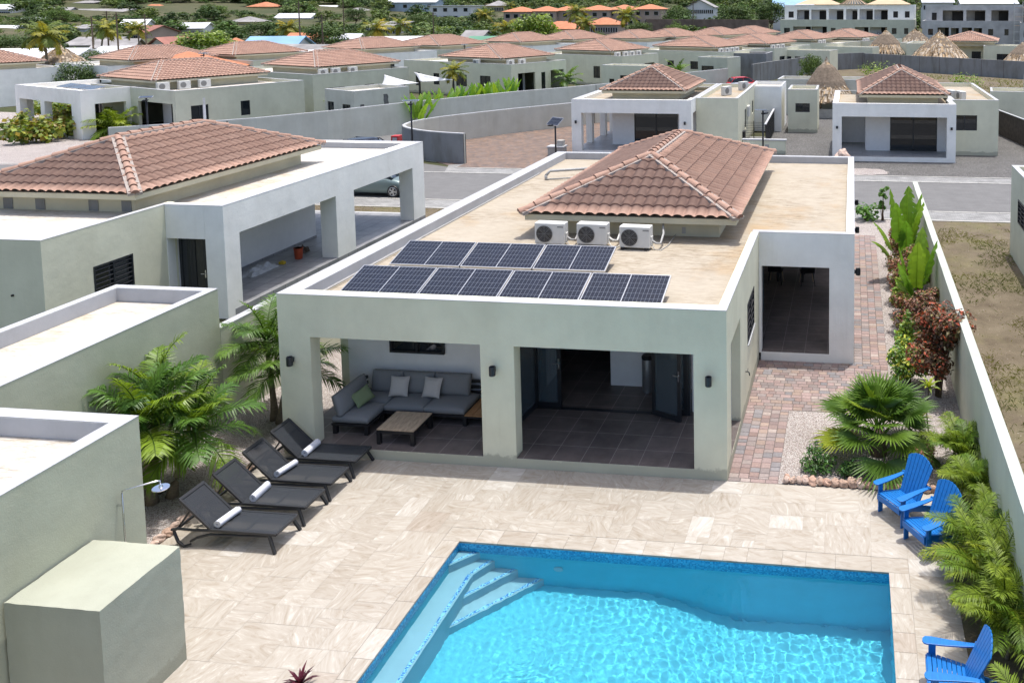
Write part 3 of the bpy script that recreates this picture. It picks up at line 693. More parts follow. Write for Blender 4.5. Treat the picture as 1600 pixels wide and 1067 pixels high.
# inner walls, seen through the openings
mb=MB()
for bx in ((XL+.2,-4.83,2.1,2.25),(-4.95,-4.83,.32,2.1),(-1.15,-.2,2.36,2.5),(-3.36,-.26,3.5,3.62),(-.34,-.2,.32,.58),(-.34,-.2,2.09,2.36)):
    mb=MB(); mb.box(*bx,.2,2.6); mb.build('white_inner_wall',m_inwhite,house)
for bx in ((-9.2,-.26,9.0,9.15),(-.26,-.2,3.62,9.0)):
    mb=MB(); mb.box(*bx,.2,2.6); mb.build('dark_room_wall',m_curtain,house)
mb=MB(); mb.box(XL+.2,-.2,.32,YB-.2,2.58,3.18); mb.box(-.2,XW-.22,YW+.25,YB-.2,2.58,3.18); mb.build('ceiling',m_inwhite,house)
mb=MB()
mb.box(XL+.70,-5.04,.004,.33,.0,.209); mb.box(XL+5.09,-.66,.004,.33,0,.209); mb.box(XL+.004,-.004,.33,YW,0,.209)
mb.box(XL+.2,.05,YW,YB-.2,0,.209); mb.box(.05,XW-.1,YW+.01,YB-.2,0,.239)
mb.build('tiled_floor',m_patio,house)
mb=MB()
for x0,x1 in ((XL+.7,-5.04),(XL+5.09,-.66)): pass
mb.box(-4.825,-4.815,.33,2.0,.209,.28); mb.box(-8.7,-4.96,2.088,2.098,.209,.28); mb.build('skirting',m_patio,house)
# roof slab and parapet
mb=MB(); mb.box(XL+.40,-.165,.19,YB-.2,3.18,3.2); mb.box(-.165,XW-.165,YW+.19,YB-.2,3.181,3.2); mb.build('roof_deck',m_roof,house)
mb=MB()
z=H; t=.014; lp=.004
mb.box(XL-lp,lp,-lp,.2,z,z+t); mb.box(XL-lp,XL+.41,.2,YB-.2,z,z+t); mb.box(XL-lp,XW+lp,YB-.2,YB+lp,z,z+t)
mb.box(-.17,lp,.2,YW+.2,z,z+t); mb.box(lp,XW+lp,YW-lp,YW+.2,z,z+t); mb.box(XW-.17,XW+lp,YW+.2,YB-.2,z,z+t)
# inner lining
mb.box(XL+.205,XL+.41,.2,YB-.2,3.15,z); mb.box(XL+.41,-.17,.322,.33,3.15,z); mb.box(XL+.41,XW-.22,YB-.212,YB-.202,3.15,z)
mb.build('parapet_paint',m_cap,house,bevel=.008)
mb=MB(); mb.box(XL+.415,XL+.47,.45,14.0,3.2,3.235); mb.build('roof_flashing',m_pvc,house)
hip_roof(house,-6.35,-.47,5.52,15.5,3.86,5.02,2.75,2.9,3.2,over=(.62,.62),seg=8,rs=11)
# windows, lamps, tap
louvre_window(house,(-8.16,2.035,0),(1,0,0),(0,-1,0),1.32,1.42,1.95,True,0)
louvre_window(house,(0,3.35,0),(0,1,0),(1,0,0),1.33,1.44,2.39)
mb=MB(); mb.box(-.02,.035,3.32,4.72,1.405,1.428); mb.build('window_sill',m_cap,house)
for x in (-9.12,-4.745,-.345): wall_lamp(house,x,0,2.07)
for y in (7.2,11.6,15.5): wall_lamp(house,XW,y,2.05,1,0)
mb=MB(); mb.tube([(0,2.95,.95),(.05,2.95,.95),(.085,2.95,.93),(.095,2.95,.86)],.013,8); mb.bar((.05,2.93,.97),(.05,3.02,1.0),.012,.012); mb.build('tap',m_black,house)
for x,y in ((-2.05,6.14),(-3.3,6.14)):
    mb=MB(); mb.box(x-.05,x+.05,y-.012,y,3.28,3.45); mb.build('conduit_box',m_pvc,house)
# door set between porch and room
mb=MB(); yt=2.20
mb.box(-4.83,-1.15,yt-.04,yt+.04,2.46,2.58); mb.box(-4.83,-4.77,yt-.04,yt+.04,.209,2.46); mb.box(-1.21,-1.15,yt-.04,yt+.04,.209,2.46); mb.box(-4.77,-1.21,yt-.05,yt+.05,.207,.226)
mb.build('door_frame',m_darkframe,house)
def Mr(x,y,z,a): return Matrix.Translation((x,y,z))@Matrix.Rotation(R(a),4,'Z')
door_leaf(house,.80,2.22,Mr(-4.72,2.16,.235,-97),False)
door_leaf(house,.62,2.22,Mr(-4.76,2.2,.235,0),True)
door_leaf(house,.78,2.22,Mr(-2.0,2.13,.235,-24),True)
door_leaf(house,.78,2.22,Mr(-1.99,2.17,.235,0),False)
mb=MB()
for k in range(10):
    x=-4.75+.045*k+.01*rng.random(); mb.tube([(x,2.42+.03*(k%2),.24),(x,2.42+.03*(k%2),2.5)],.028,6)
mb.build('curtain',m_curtain,house,smooth=True)
mb=MB(); mb.box(-4.62,-4.36,2.178,2.182,1.62,2.2); tag(mb.build('paper_notice',m_paper),'beige paper sheet taped inside the left glass door','notice')
# rooftop pipe
mb=MB(); mb.tube([(-8.35,12.9,3.36),(-8.25,13.05,3.5),(-7.6,13.35,3.5),(-6.4,13.9,3.5)],.05,10); mb.tube([(-8.35,12.9,3.2),(-8.35,12.9,3.38)],.05,10); mb.tube([(-8.34,12.85,3.24),(-6.3,13.8,3.24)],.02,6)
tag(mb.build('roof_pipe',m_pvc,smooth=True),'grey bent plastic pipe lying on the beige roof beside the tiled hip roof','pipe')
# air conditioners and cables
for (x,y),lb in zip(((-5.3,4.98),(-4.2,5.02),(-3.03,4.86)),('white air conditioner on the main roof, leftmost of three below the tile eave','white air conditioner on the main roof, middle of three below the tile eave','white air conditioner on the main roof, rightmost of three below the tile eave')):
    ac_unit(lb,x,y,3.2,R(-3))
for x,y in ((-5.3,4.98),(-4.2,5.02),(-3.03,4.86)):
    mb=MB(); mb.tube([(x+.42,y,3.42),(x+.52,y-.02,3.36),(x+.62,y+.05,3.34),(x+.62,y+.4,3.5),(x+.5,y+.9,3.62),(x+.5,y+1.14,3.62)],.028,7)
    mb.tube([(x+.41,y-.03,3.34),(x+.5,y-.1,3.23),(x+.66,y-.12,3.215),(x+.75,y+.3,3.215),(x+.8,y+1.1,3.3)],.012,5)
    tag(mb.build('refrigerant_hose',m_acwhite if x>-5 and x<-4 else m_pvc,smooth=True),{-5.3:'insulated hose from the leftmost roof air conditioner to the low wall',-4.2:'white insulated hose from the middle roof air conditioner to the low wall',-3.03:'insulated hose from the rightmost roof air conditioner to the low wall'}[x],'hose','hoses behind the roof air conditioners')
# solar panels
def solar_module(label,x,y,zlo,tilt,row):
    t=thing('solar_module',label,'solar panel',(x,y,zlo),0,'solar panels on the main roof'); W,L=1.72,1.03; ca,sa=math.cos(tilt),math.sin(tilt)
    M=Matrix.Rotation(tilt,4,'X')
    c=MB(); c.quad(M@Vector((.018,.018,.0365)),M@Vector((W-.018,.018,.0365)),M@Vector((W-.018,L-.018,.0365)),M@Vector((.018,L-.018,.0365)))
    o=c.build('cell_sheet',m_solar,t)
    f=MB()
    for a in ((0,W,0,.02),(0,W,L-.02,L),(0,.02,.02,L-.02),(W-.02,W,.02,L-.02)): f.box(*a,0,.04,M=M)
    f.box(W/2-.008,W/2+.008,.02,L-.02,.034,.038,M=M); f.box(.02,W-.02,.02,L-.02,.004,.03,M=M); f.build('panel_frame',m_alu,t)
    b=MB()
    for xx in (.25,W-.25):
        b.bar((xx,.0,.0-.02),(xx,L*ca,-.02),.04,.04); b.bar((xx,L*ca-.03,-.02),(xx,L*ca-.03,L*sa),.04,.04); b.bar((xx,.1,-.02),(xx,L*ca-.05,L*sa-.03),.03,.03)
    b.build('support_frame',m_alu,t)
    return t
tl=R(16.5)
NM=('leftmost','second from left','third from left','rightmost')
for k in range(4): solar_module('dark blue solar panel in the front row of four, %s, near the parapet'%NM[k],-8.36+1.747*k,.50,3.315,tl,0)
for k in range(3): solar_module('dark blue solar panel, %s in the rear row of three before the air conditioners'%('leftmost','middle','rightmost')[k],-8.41+1.752*k,2.60,3.29,tl,1)
mb=MB(); mb.tube([(-8.85,.75,3.22),(-8.6,.9,3.215),(-8.2,.92,3.22)],.012,5); mb.tube([(-8.85,2.2,3.22),(-8.5,2.9,3.215),(-8.2,2.92,3.22)],.012,5); mb.tube([(-8.9,.6,3.26),(-8.88,5,3.26)],.014,5)
tag(mb.build('solar_cable',m_pvc),'thin grey cable running along the left parapet to the solar panels','cable')
# ------------------------------------------------------------------ porch furniture
def cushion(mb,x0,x1,y0,y1,z0,z1,puff=.03,M=None,n=6):
    """soft box"""
    def P(u,v,q):
        x=x0+(x1-x0)*u; y=y0+(y1-y0)*v; ez=(1-(2*u-1)**6)*(1-(2*v-1)**6)
        zz=(z1-.03+(.03+puff)*ez) if q else z0+.02*(1-ez)
        p=Vector((x,y,zz)); return M@p if M is not None else p
    vs=[];fs=[]; base=len(mb.v); g=[0,.04,.12,.3,.5,.7,.88,.96,1]; m=len(g)
    for q in (0,1):
        for v in g:
            for u in g: vs.append(P(u,v,q))
    k=m*m
    for j in range(m-1):
        for i in range(m-1):
            a=j*m+i; fs.append((a,a+m,a+m+1,a+1)); fs.append((k+a,k+a+1,k+a+m+1,k+a+m))
    for i in range(m-1):
        fs+=[(i,i+1,k+i+1,k+i),((m-1)*m+i+1,(m-1)*m+i,k+(m-1)*m+i,k+(m-1)*m+i+1)]
        a=i*m; fs+=[(a+m,a,k+a,k+a+m)]; a=i*m+m-1; fs+=[(a,a+m,k+a+m,k+a)]
    mb.add(vs,fs)
zf0=.209
sofa=thing('corner_sofa','dark grey L shaped corner sofa with chaise and wooden end table on the left porch','sofa',(-7,1.3,zf0)); so=Vector((-7,1.3,zf0))
def sb(mb,name,m,par=sofa,**k): mb.v=[Vector(p)-so for p in mb.v]; return mb.build(name,m,par,**k)
zs=zf0+.24
mb=MB(); mb.box(-8.68,-7.83,.52,1.98,zs-.05,zs); mb.box(-7.83,-5.05,1.14,1.98,zs-.05,zs)
for a in (0,1,2): mb.box(-7.95,-5.6,1.98,2.03,zs+.1+a*.13,zs+.17+a*.13)
for x in (-7.9,-6.8,-5.63): mb.box(x-.03,x+.03,2.03,2.07,zf0,zs+.48)
for a in (0,1,2): mb.box(-8.73,-8.68,.95,1.98,zs+.1+a*.13,zs+.17+a*.13)
for y in (.98,1.9): mb.box(-8.77,-8.73,y-.03,y+.03,zf0,zs+.48)
sb(mb,'frame',m_black,bevel=.004)
for x,y in ((-8.62,.58),(-7.9,.58),(-7.9,1.2),(-6.9,1.2),(-5.98,1.2),(-5.12,1.2),(-8.62,1.9),(-5.12,1.9)):
    mb=MB(); mb.box(x-.045,x+.045,y-.045,y+.045,zf0+.001,zs-.05); sb(mb,'leg',m_black)
for a in ((-8.67,-7.85,.53,1.30),(-8.67,-7.85,1.31,1.97),(-7.84,-6.93,1.15,1.97),(-6.92,-5.98,1.15,1.97)):
    mb=MB(); cushion(mb,*a,zs+.002,zs+.155); sb(mb,'seat_cushion',m_cush,smooth=True)
def back(cx,cy,wd,rz,hh=.46):
    M=Matrix.Translation((cx,cy,zs+.15))@Matrix.Rotation(rz,4,'Z')@Matrix.Rotation(R(76),4,'X')
    mb=MB(); cushion(mb,-wd/2,wd/2,0,hh,-.02,.15,.05,M); sb(mb,'back_cushion',m_cush,smooth=True)
back(-8.10,1.84,.74,0); back(-7.35,1.84,.74,0); back(-6.55,1.84,.82,0)
back(-8.54,1.06,1.10,R(90),.46)
mb=MB()
for i in range(5): x=-5.96+i*.18; mb.box(x,x+.17,1.12,1.98,zs+.004,zs+.03)
sb(mb,'end_table',m_teakw,bevel=.004)
def pillow(label,x,y,z,rz,tilt,m,wd=.44,ht=.44,roll=0):
    mb=MB(); N=10
    for sgn in (1,-1):
        vs=[];fs=[]
        for j in range(N+1):
            for i in range(N+1):
                u=2*i/N-1; v=2*j/N-1; pin=1-.10*(1-abs(u)**2)*abs(v)**3-.10*(1-abs(v)**2)*abs(u)**3
                q=max(0,(1-u**4)*(1-v**4))**.6
                vs.append(Vector((u*wd/2*(1-.09*(1-abs(v)))*1.0 if 0 else u*wd/2*(1-.07*(1-v*v)*abs(u)**3),v*ht/2*(1-.07*(1-u*u)*abs(v)**3),sgn*.075*q)))
        for j in range(N):
            for i in range(N):
                a=j*(N+1)+i; f=(a,a+1,a+N+2,a+N+1); fs.append(f if sgn>0 else tuple(reversed(f)))
        mb.add(vs,fs)
    o=mb.build('throw_pillow',m,smooth=True); o.location=(x,y,z)
    o.rotation_euler=(Matrix.Rotation(rz,4,'Z')@Matrix.Rotation(tilt,4,'X')@Matrix.Rotation(roll,4,'Z')).to_euler()
    return tag(o,label,'pillow','throw pillows on the corner sofa')
pillow('light grey square pillow on the sofa, the one nearer the corner',-7.70,1.58,zs+.39,R(4),R(66),m_pillow)
pillow('light grey square pillow on the sofa, the one nearer the wooden end table',-6.93,1.60,zs+.39,R(-5),R(66),m_pillow)
pillow('olive green pillow with a pale pattern leaning on the chaise back',-8.27,1.06,zs+.37,R(62),R(58),m_green,.46,.34,R(14))
table=thing('coffee_table','low square coffee table with weathered wooden slats in front of the corner sofa','table',(-7.06,.62,zf0)); to=Vector((-7.06,.62,zf0))
def tb(mb,name,m,**k): mb.v=[Vector(p)-to for p in mb.v]; return mb.build(name,m,table,**k)
tz=zf0+.33
mb=MB()
for i in range(7): x=-7.47+i*.118; mb.box(x,x+.112,.22,1.03,tz-.022,tz)
tb(mb,'slat_top',m_teak,bevel=.003)
mb=MB()
for a in ((-7.47,-6.65,.22,.27),(-7.47,-6.65,.98,1.03),(-7.47,-7.42,.27,.98),(-6.70,-6.65,.27,.98)): mb.box(*a,tz-.085,tz-.024)
tb(mb,'table_frame',m_black)
for x,y in ((-7.435,.255),(-6.685,.255),(-7.435,.995),(-6.685,.995)):
    mb=MB(); mb.box(x-.04,x+.04,y-.04,y+.04,zf0+.001,tz-.085); tb(mb,'leg',m_black)
# pedal bin
b=thing('pedal_bin','tall dark grey pedal bin against the white wall behind the open glass door','bin',(-2.38,3.28,zf0))
mb=MB(); mb.lathe([(.14,.02),(.145,.03),(.145,.80),(.14,.81)],26); mb.build('body',m_binm,b,smooth=False,angle=40)
mb=MB(); mb.lathe([(.15,.812),(.152,.86),(.12,.90),(.0,.905)],26); mb.build('lid',m_black,b,angle=40)
mb=MB(); mb.box(-.04,.04,-.2,-.12,.02,.035); mb.build('pedal',m_chrome,b)
# dining set at the back of the right wing porch
def dining_chair(label,x,y,rz):
    c=thing('dining_chair',label,'chair',(x,y,.241),rz,'dining chairs in the right porch')
    mb=MB(); cushion(mb,-.23,.23,-.22,.22,.42,.46,.02); mb.build('seat',m_black,c,smooth=True)
    mb=MB(); cushion(mb,-.22,.22,0,.42,-.02,.02,.02,Matrix.Translation((0,.22,.47))@Matrix.Rotation(R(80),4,'X')); mb.build('backrest',m_black,c,smooth=True)
    for sx in (-1,1):
        for sy in (-1,1):
            m=MB(); m.tube([(sx*.17,sy*.17,.42),(sx*.23,sy*.22,.0)],.014,7); m.build('leg',m_teak if sy<0 else m_black,c)
dining_chair('black dining chair at the far table in the right porch, left one',-.05,11.45,R(175)); dining_chair('black dining chair at the far table in the right porch, right one',.98,11.42,R(190))
t=thing('dining_table','dark dining table standing at the back of the right porch','table',(.5,12.05,.241))
mb=MB(); mb.box(-1.0,1.1,-.5,.5,.70,.745); mb.build('table_top',m_black,t,bevel=.006)
for x in (-.5,.32):
    for y in (-.42,.42): m=MB(); m.box(x-.035,x+.035,y-.035,y+.035,0,.70); m.build('leg',m_black,t)
# ================================================================== POOL TERRACE THINGS
def lounger(label):
    t=thing('sun_lounger',label,'sun lounger',(-8.4,0,.008),0,'sun loungers in a row beside the pool')
    W=.285; zs=.325
    jx=-.24; fx=1.0; bt=R(42); bl=.74
    top=Vector((jx-bl*math.cos(bt),0,zs+bl*math.sin(bt)))
    m=MB(); m.box(jx,fx,-W+.025,W-.025,zs-.002,zs+.006); m.build('seat_sling',m_sling,t)
    M=Matrix.Translation((jx,0,zs))@Matrix.Rotation(bt,4,'Y')
    m=MB(); m.box(-bl,0,-W+.03,W-.03,-.002,.006,M=M); m.build('back_sling',m_sling,t)
    m=MB()
    for s in (-1,1): m.box(-bl,0.0,s*(W-.012)-.022,s*(W-.012)+.022,-.026,.020,M=M)
    m.box(-bl-.03,-bl+.03,-W,W,-.026,.020,M=M); m.box(-.05,0,-W+.03,W-.03,-.03,-.005,M=M); m.build('back_frame',m_lounge,t,bevel=.008)
    m=MB()
    for s in (-1,1):
        y=s*W
        m.box(jx,fx,y-.02,y+.02,zs-.035,zs+.012)
        m.tube([(jx,y,zs-.02),(-.55,y,zs-.035),(-.85,y,zs-.03),(-.98,y,zs-.06)],[.024,.024,.024,.026],8)
        m.tube([(.86,y,zs-.05),(.3,y,zs-.08),(-.25,y,zs-.095),(-.5,y,zs-.17),(-.63,y,.08)],[.02,.022,.024,.024,.022],8)
    m.box(fx-.03,fx+.015,-W,W,zs-.03,zs+.010); m.box(jx-.02,jx+.02,-W,W,zs-.05,zs-.01); m.box(.35,.39,-W,W,zs-.05,zs-.01); m.box(-.90,-.86,-W,W,zs-.055,zs-.02)
    m.build('side_frame',m_lounge,t,bevel=.006)
    for s in (-1,1):
        m=MB(); m.bar((.86,s*W,zs-.02),(1.0,s*(W+.06),0.0),.05,.045,(1,0,0)); m.build('leg',m_lounge,t,bevel=.006)
        m=MB(); m.tube([(-.93,s*W,zs-.045),(-.93,s*W,.22),(-.84,s*(W+.03),.08),(-.72,s*(W+.045),.012),(-.60,s*(W+.03),.05)],[.026,.028,.027,.024,.02],8); m.build('leg',m_lounge,t)
    m=MB()
    for s in (-1,1): m.bar((-.62,s*(W-.06),zs+.32),(-.88,s*(W-.06),zs-.03),.022,.03)
    m.bar((-.62,-W+.06,zs+.32),(-.62,W-.06,zs+.32),.022,.022); m.build('back_prop',m_lounge,t)
    return t
l0=lounger('black mesh sun lounger nearest the pool shower, first in the row of four')
LL=[l0]+[dup(l0,label='black mesh sun lounger, %s'%s) for s in ('second in the row from the shower wall','third in the row from the shower wall','fourth in the row, beside the porch pillar')]
for o,y in zip(LL,(-2.78,-1.98,-1.20,-.40)): o.location=(-8.4,y,.008)
for k,(o,lb) in enumerate(zip(LL,('first lounger, nearest the shower','second lounger from the shower','third lounger from the shower','fourth lounger, beside the porch pillar'))):
    m=MB(); N=70; prof=[]
    for i in range(N+1):
        a=i/N*2*math.pi*3.2; r=.018+.047*i/N; prof.append((r*math.cos(a)*1.12,r*math.sin(a)*.92))
    for i in range(N):
        (x0,z0),(x1,z1)=prof[i],prof[i+1]; d=Vector((x1-x0,z1-z0)).normalized(); q=.007
        for sg in (1,-1):
            ox,oz=d.y*q*sg,-d.x*q*sg; wv=.225+.006*math.sin(i*.5+k)
            f=[Vector((x0+ox,-wv,z0+oz)),Vector((x0+ox,wv,z0+oz)),Vector((x1+ox,wv,z1+oz)),Vector((x1+ox,-wv,z1+oz))]; m.quad(*(f if sg>0 else f[::-1]))
        for s in (-1,1):
            f=[Vector((x0+d.y*q,s*.23,z0-d.x*q)),Vector((x1+d.y*q,s*.23,z1-d.x*q)),Vector((x1-d.y*q,s*.23,z1+d.x*q)),Vector((x0-d.y*q,s*.23,z0+d.x*q))]; m.quad(*(f if s<0 else f[::-1]))
    t=m.build('rolled_towel',m_towel,smooth=True); t.location=(-8.4-.12+rng.uniform(-.03,.05),o.location.y+rng.uniform(-.02,.02),.008+.325+.07); t.rotation_euler=(0,R(75*k),R((-6,4,-11,2)[k]))
    tag(t,'white rolled towel lying on the %s'%lb,'towel','rolled towels on the loungers')
def adirondack(label,x,y,rz):
    t=thing('adirondack_chair',label,'garden chair',(x,y,.008),rz,'blue garden chairs by the pool'); bv=.005
    # seat stringers
    for s in (-1,1):
        m=MB(); X=s*.27
        poly=[(-.02,.23),(-.02,.37),(.10,.375),(.35,.30),(.55,.235),(.92,.10),(.96,.0),(.80,.0),(.62,.09),(.30,.20)]
        M=Matrix(((0,0,1,X-.011),(1,0,0,0),(0,1,0,0),(0,0,0,1))); m.prism(poly,0,.022,M); m.build('rear_leg',m_blue,t,bevel=bv)
        m=MB(); m.box(s*.305-.013,s*.305+.013,-.005,.095,0,.545); m.build('front_leg',m_blue,t,bevel=bv)
        m=MB(); m.prism([(s*.305-.02,.1),(s*.305+.02,.1),(s*.305+.02,.0)],.42,.44) if 0 else m.box(s*.33-.012,s*.33+.012,.01,.08,.36,.545); m.build('arm_bracket',m_blue,t,bevel=bv)
        pl=[(-.075,-.04),(-.06,-.075),(-.02,-.09),(.03,-.085),(.07,-.05),(.075,.02),(.05,.25),(.035,.45),(.03,.62),(-.035,.66),(-.06,.45),(-.075,.2)]
        if s<0: pl=[(-a,b) for a,b in reversed(pl)]
        m=MB(); m.prism([(a+s*.325,b) for a,b in pl],.546,.568); m.build('armrest',m_blue,t,bevel=bv)
    m=MB(); n=8
    for i in range(n):
        y0=-.03+i*.067; zc=.378-max(0,y0-.05)*.245; a=math.atan(.245) if y0>.03 else 0
        m.box(-.30,.30,0,.060,0,.019,M=Matrix.Translation((0,y0,zc))@Matrix.Rotation(-a,4,'X'))
    m.box(-.30,.30,-.045,-.026,.26,.372); m.build('seat',m_blue,t,bevel=.004)
    m=MB(); M=Matrix.Translation((0,.47,.24))@Matrix.Rotation(R(66),4,'X')
    n=7
    for i in range(n):
        u=(i-(n-1)/2); w0=.062; w1=.083
        x0=u*(w0+.008); x1=u*(w1+.008); hh=.80-.016*u*u
        def top(xx): return .82-1.15*xx*xx
        a,b=x1-w1/2,x1+w1/2
        poly=[(x0-w0/2,-.08),(x0+w0/2,-.08),(b,top(b)-.01),(b-.006,top(b)),((a+b)/2,top((a+b)/2)+.004),(a+.006,top(a)),(a,top(a)-.01)]
        m.prism(poly,-.009,.010,M)
    m.build('backrest',m_blue,t,bevel=.003)
    m=MB(); m.box(-.31,.31,.01,.05,-.04,-.0095,M=M@Matrix.Translation((0,.02,0))); m.box(-.37,.37,-.015,.03,-.065,-.010,M=M@Matrix.Translation((0,.36,0))); m.box(-.25,.25,-.02,.02,-.03,-.0095,M=M@Matrix.Translation((0,.62,0)))
    m.build('back_rail',m_blue,t,bevel=bv)
    return t
adirondack('blue wooden garden chair in front of the stone edged planting bed, farthest from the camera',3.13,-.95,R(-51))
adirondack('blue wooden garden chair half covered by palm fronds, middle of the three',3.53,-1.75,R(-56))
adirondack('blue wooden garden chair beside the pool at the bottom right corner, nearest the camera',3.50,-4.95,R(-92))
# ---- pool shower, sheds on the left
def shed(name,label,x0,x1,y0,y1,h,wd=.2,roofm=None,wallm=None):
    t=thing(name,label,'shed',(x0,y0,0)); o=Vector((x0,y0,0))
    def B(mb,nm,m,**k): mb.v=[Vector(p)-o for p in mb.v]; return mb.build(nm,m,t,**k)
    mb=MB(); wall_grid(mb,(x0,y0,0),(1,0,0),(0,1,0),x1-x0,0,h,wd,[]); wall_grid(mb,(x0+wd,y1-wd,0),(1,0,0),(0,1,0),x1-x0-2*wd,0,h,wd,[])
    wall_grid(mb,(x1,y0+wd,0),(0,1,0),(-1,0,0),y1-y0-wd,0,h,wd,[]); wall_grid(mb,(x0,y0+wd,0),(0,1,0),(1,0,0),y1-y0-wd,0,h,wd,[]); B(mb,'wall',wallm or m_sage)
    mb=MB(); mb.box(x0+wd,x1-wd,y0+wd,y1-wd,h-.32,h-.305); B(mb,'roof_deck',roofm or m_roofw)
    mb=MB(); cap_ring(mb,x0,x1,y0,y1,h,(wd,)*4,.3); q=.006
    mb.box(x0+wd,x0+wd+q,y0+wd,y1-wd,h-.30,h-.001); mb.box(x1-wd-q,x1-wd,y0+wd,y1-wd,h-.30,h-.001); mb.box(x0+wd+q,x1-wd-q,y1-wd-q,y1-wd,h-.30,h-.001); mb.box(x0+wd+q,x1-wd-q,y0+wd,y0+wd+q,h-.30,h-.001)
    B(mb,'parapet_paint',m_cap,bevel=.006); return t
pumphouse=shed('pool_shed','sage green flat roofed shed with the pool shower on its wall',-11.55,-8.50,-9.5,-4.52,3.1,.26,None,m_shed)
shed('garden_shed','long sage green flat roofed shed standing behind the first palm, left of the loungers',-14.15,-11.65,-8.0,1.12,3.1,.2,None,m_shed)
m_ledge=stucco('pale_green_ledge_plaster',(.375,.39,.315),.08,True)
t=thing('plaster_ledge','sage green plastered block standing at the foot of the shower wall','block',(-8.46,-6.8,0))
mb=MB(); n_=16; idx={}
def wob(x,y,z):
    k=(round(x,3),round(y,3),round(z,3))
    if k not in idx:
        q=Vector((x,y,z)); e=((x in (0,1.37))+(y in (0,1.33))+(z in (0,1.72)))>=2; am=.007 if e else .005
        d=Vector((mnoise.noise(q*7),mnoise.noise(q*7+Vector((9,0,0))),mnoise.noise(q*7+Vector((0,9,0)))))*am
        if e: d+=(Vector((.685,.665,.86))-q).normalized()*max(0,mnoise.noise(q*5+Vector((3,3,3)))-.2)*.022
        idx[k]=len(mb.v); mb.v.append(q+d)
    return idx[k]
def face_(f,na,nb):
    for i in range(na):
        for j in range(nb): mb.f.append((wob(*f(i/na,j/nb)),wob(*f((i+1)/na,j/nb)),wob(*f((i+1)/na,(j+1)/nb)),wob(*f(i/na,(j+1)/nb)))); mb.c.append(None); mb.m.append(0)
LX,LY,LZ=1.37,1.33,1.72
face_(lambda u,v:(u*LX,v*LY,LZ),22,22); face_(lambda u,v:(u*LX,0,v*LZ),22,26); face_(lambda u,v:(LX,u*LY,v*LZ),22,26); face_(lambda u,v:(LX-u*LX,LY,v*LZ),22,26); face_(lambda u,v:(0,LY-u*LY,v*LZ),22,26)
mb.build('block',m_ledge,t,angle=40)
sh=thing('pool_shower','slim chrome outdoor shower with a round rain head on the sage green wall','shower',(-8.5,-5.0,0))
mb=MB(); mb.tube([(.09,0,.9),(.09,0,2.14),(.10,0,2.18),(.14,0,2.2),(.42,.27,2.2),(.455,.30,2.19),(.46,.305,2.14)],.0125,10); mb.build('riser_pipe',m_chrome,sh,smooth=True)
mb=MB(); mb.lathe([(.0,-.01),(.115,-.01),(.12,0),(.115,.006),(.03,.014),(.018,.05)],32,Matrix.Translation((.46,.305,2.08))); mb.build('shower_head',m_chrome,sh,angle=35)
mb=MB(); mb.box(0,.09,-.012,.012,1.94,1.965); mb.build('wall_bracket',m_chrome,sh); mb=MB(); mb.box(0,.1,-.05,.05,1.05,1.12); mb.build('mixer_tap',m_chrome,sh)
# boundary walls
def wall_thing(name,label,pts,h,th,m,capm=None,joints=None,cat='wall',outer=None):
    """wall following a polyline, thickness to the left of its direction"""
    o=Vector((*pts[0],0)); t=thing(name,label,cat,o); P=[Vector((*p,0))-o for p in pts]; n=len(P); N=[]
    for i in range(n):
        d=(P[min(i+1,n-1)]-P[max(i-1,0)]).normalized(); N.append(Vector((-d.y,d.x,0)))
    def run(mb,a,b,z0,z1):
        vs=[]; n=len(P)
        for p,q in zip(P,N):
            vs+=[p+q*a+Vector((0,0,z0)),p+q*b+Vector((0,0,z0)),p+q*b+Vector((0,0,z1)),p+q*a+Vector((0,0,z1))]
        fs=[(0,1,2,3),(4*n-4,4*n-1,4*n-2,4*n-3)]
        for i in range(n-1):
            for k in range(4): fs.append((4*i+k,4*i+4+k,4*i+4+(k+1)%4,4*i+(k+1)%4))
        mb.add(vs,[tuple(reversed(f)) for f in fs] )
    mb=MB(); run(mb,0,th,-.05,h); mb.build('wall_body',m,t,bevel=.008)
    if outer:
        P0,N0,n0=P,N,n; P,N,n=P[:outer[1]],N[:outer[1]],outer[1]; mb=MB(); run(mb,.012,.0005,0,h-.01); mb.build('outer_face',outer[0],t); P,N,n=P0,N0,n0
    if capm: mb=MB(); run(mb,-.006,th+.006,h,h+.03); mb.build('wall_cap',capm,t)
    if joints:
        mb=MB(); L=0
        for i in range(n-1):
            seg=(P[i+1]-P[i]).length; d=(P[i+1]-P[i])/seg; nn=Vector((-d.y,d.x,0)); s=(-L)%joints
            while s<seg:
                for off in (-.004,th+.004):
                    p=P[i]+d*s+nn*off; a=p-d*.035; b=p+d*.035; k=nn*.003
                    mb.add([a-k,b-k,b+k,a+k]+[q+Vector((0,0,h-.02)) for q in (a-k,b-k,b+k,a+k)],[(0,1,5,4),(1,2,6,5),(2,3,7,6),(3,0,4,7),(4,5,6,7)])
                s+=joints
            L+=seg
        mb.build('expansion_joints',m_pavergrout,t)
    return t
wall_thing('boundary_wall','long pale plastered garden wall on the right, between the planting bed and the dry lot',[(4.92,-14),(4.92,0),(4.92,10),(4.92,19.6)][::-1],2.0,.19,m_sagelight,m_capg)
wall_thing('boundary_wall','pale plastered garden wall on the left, behind the two palms',[(-11.65,1.13),(-11.65,10),(-11.65,19.4)],2.17,.2,m_sagelight,m_cap)
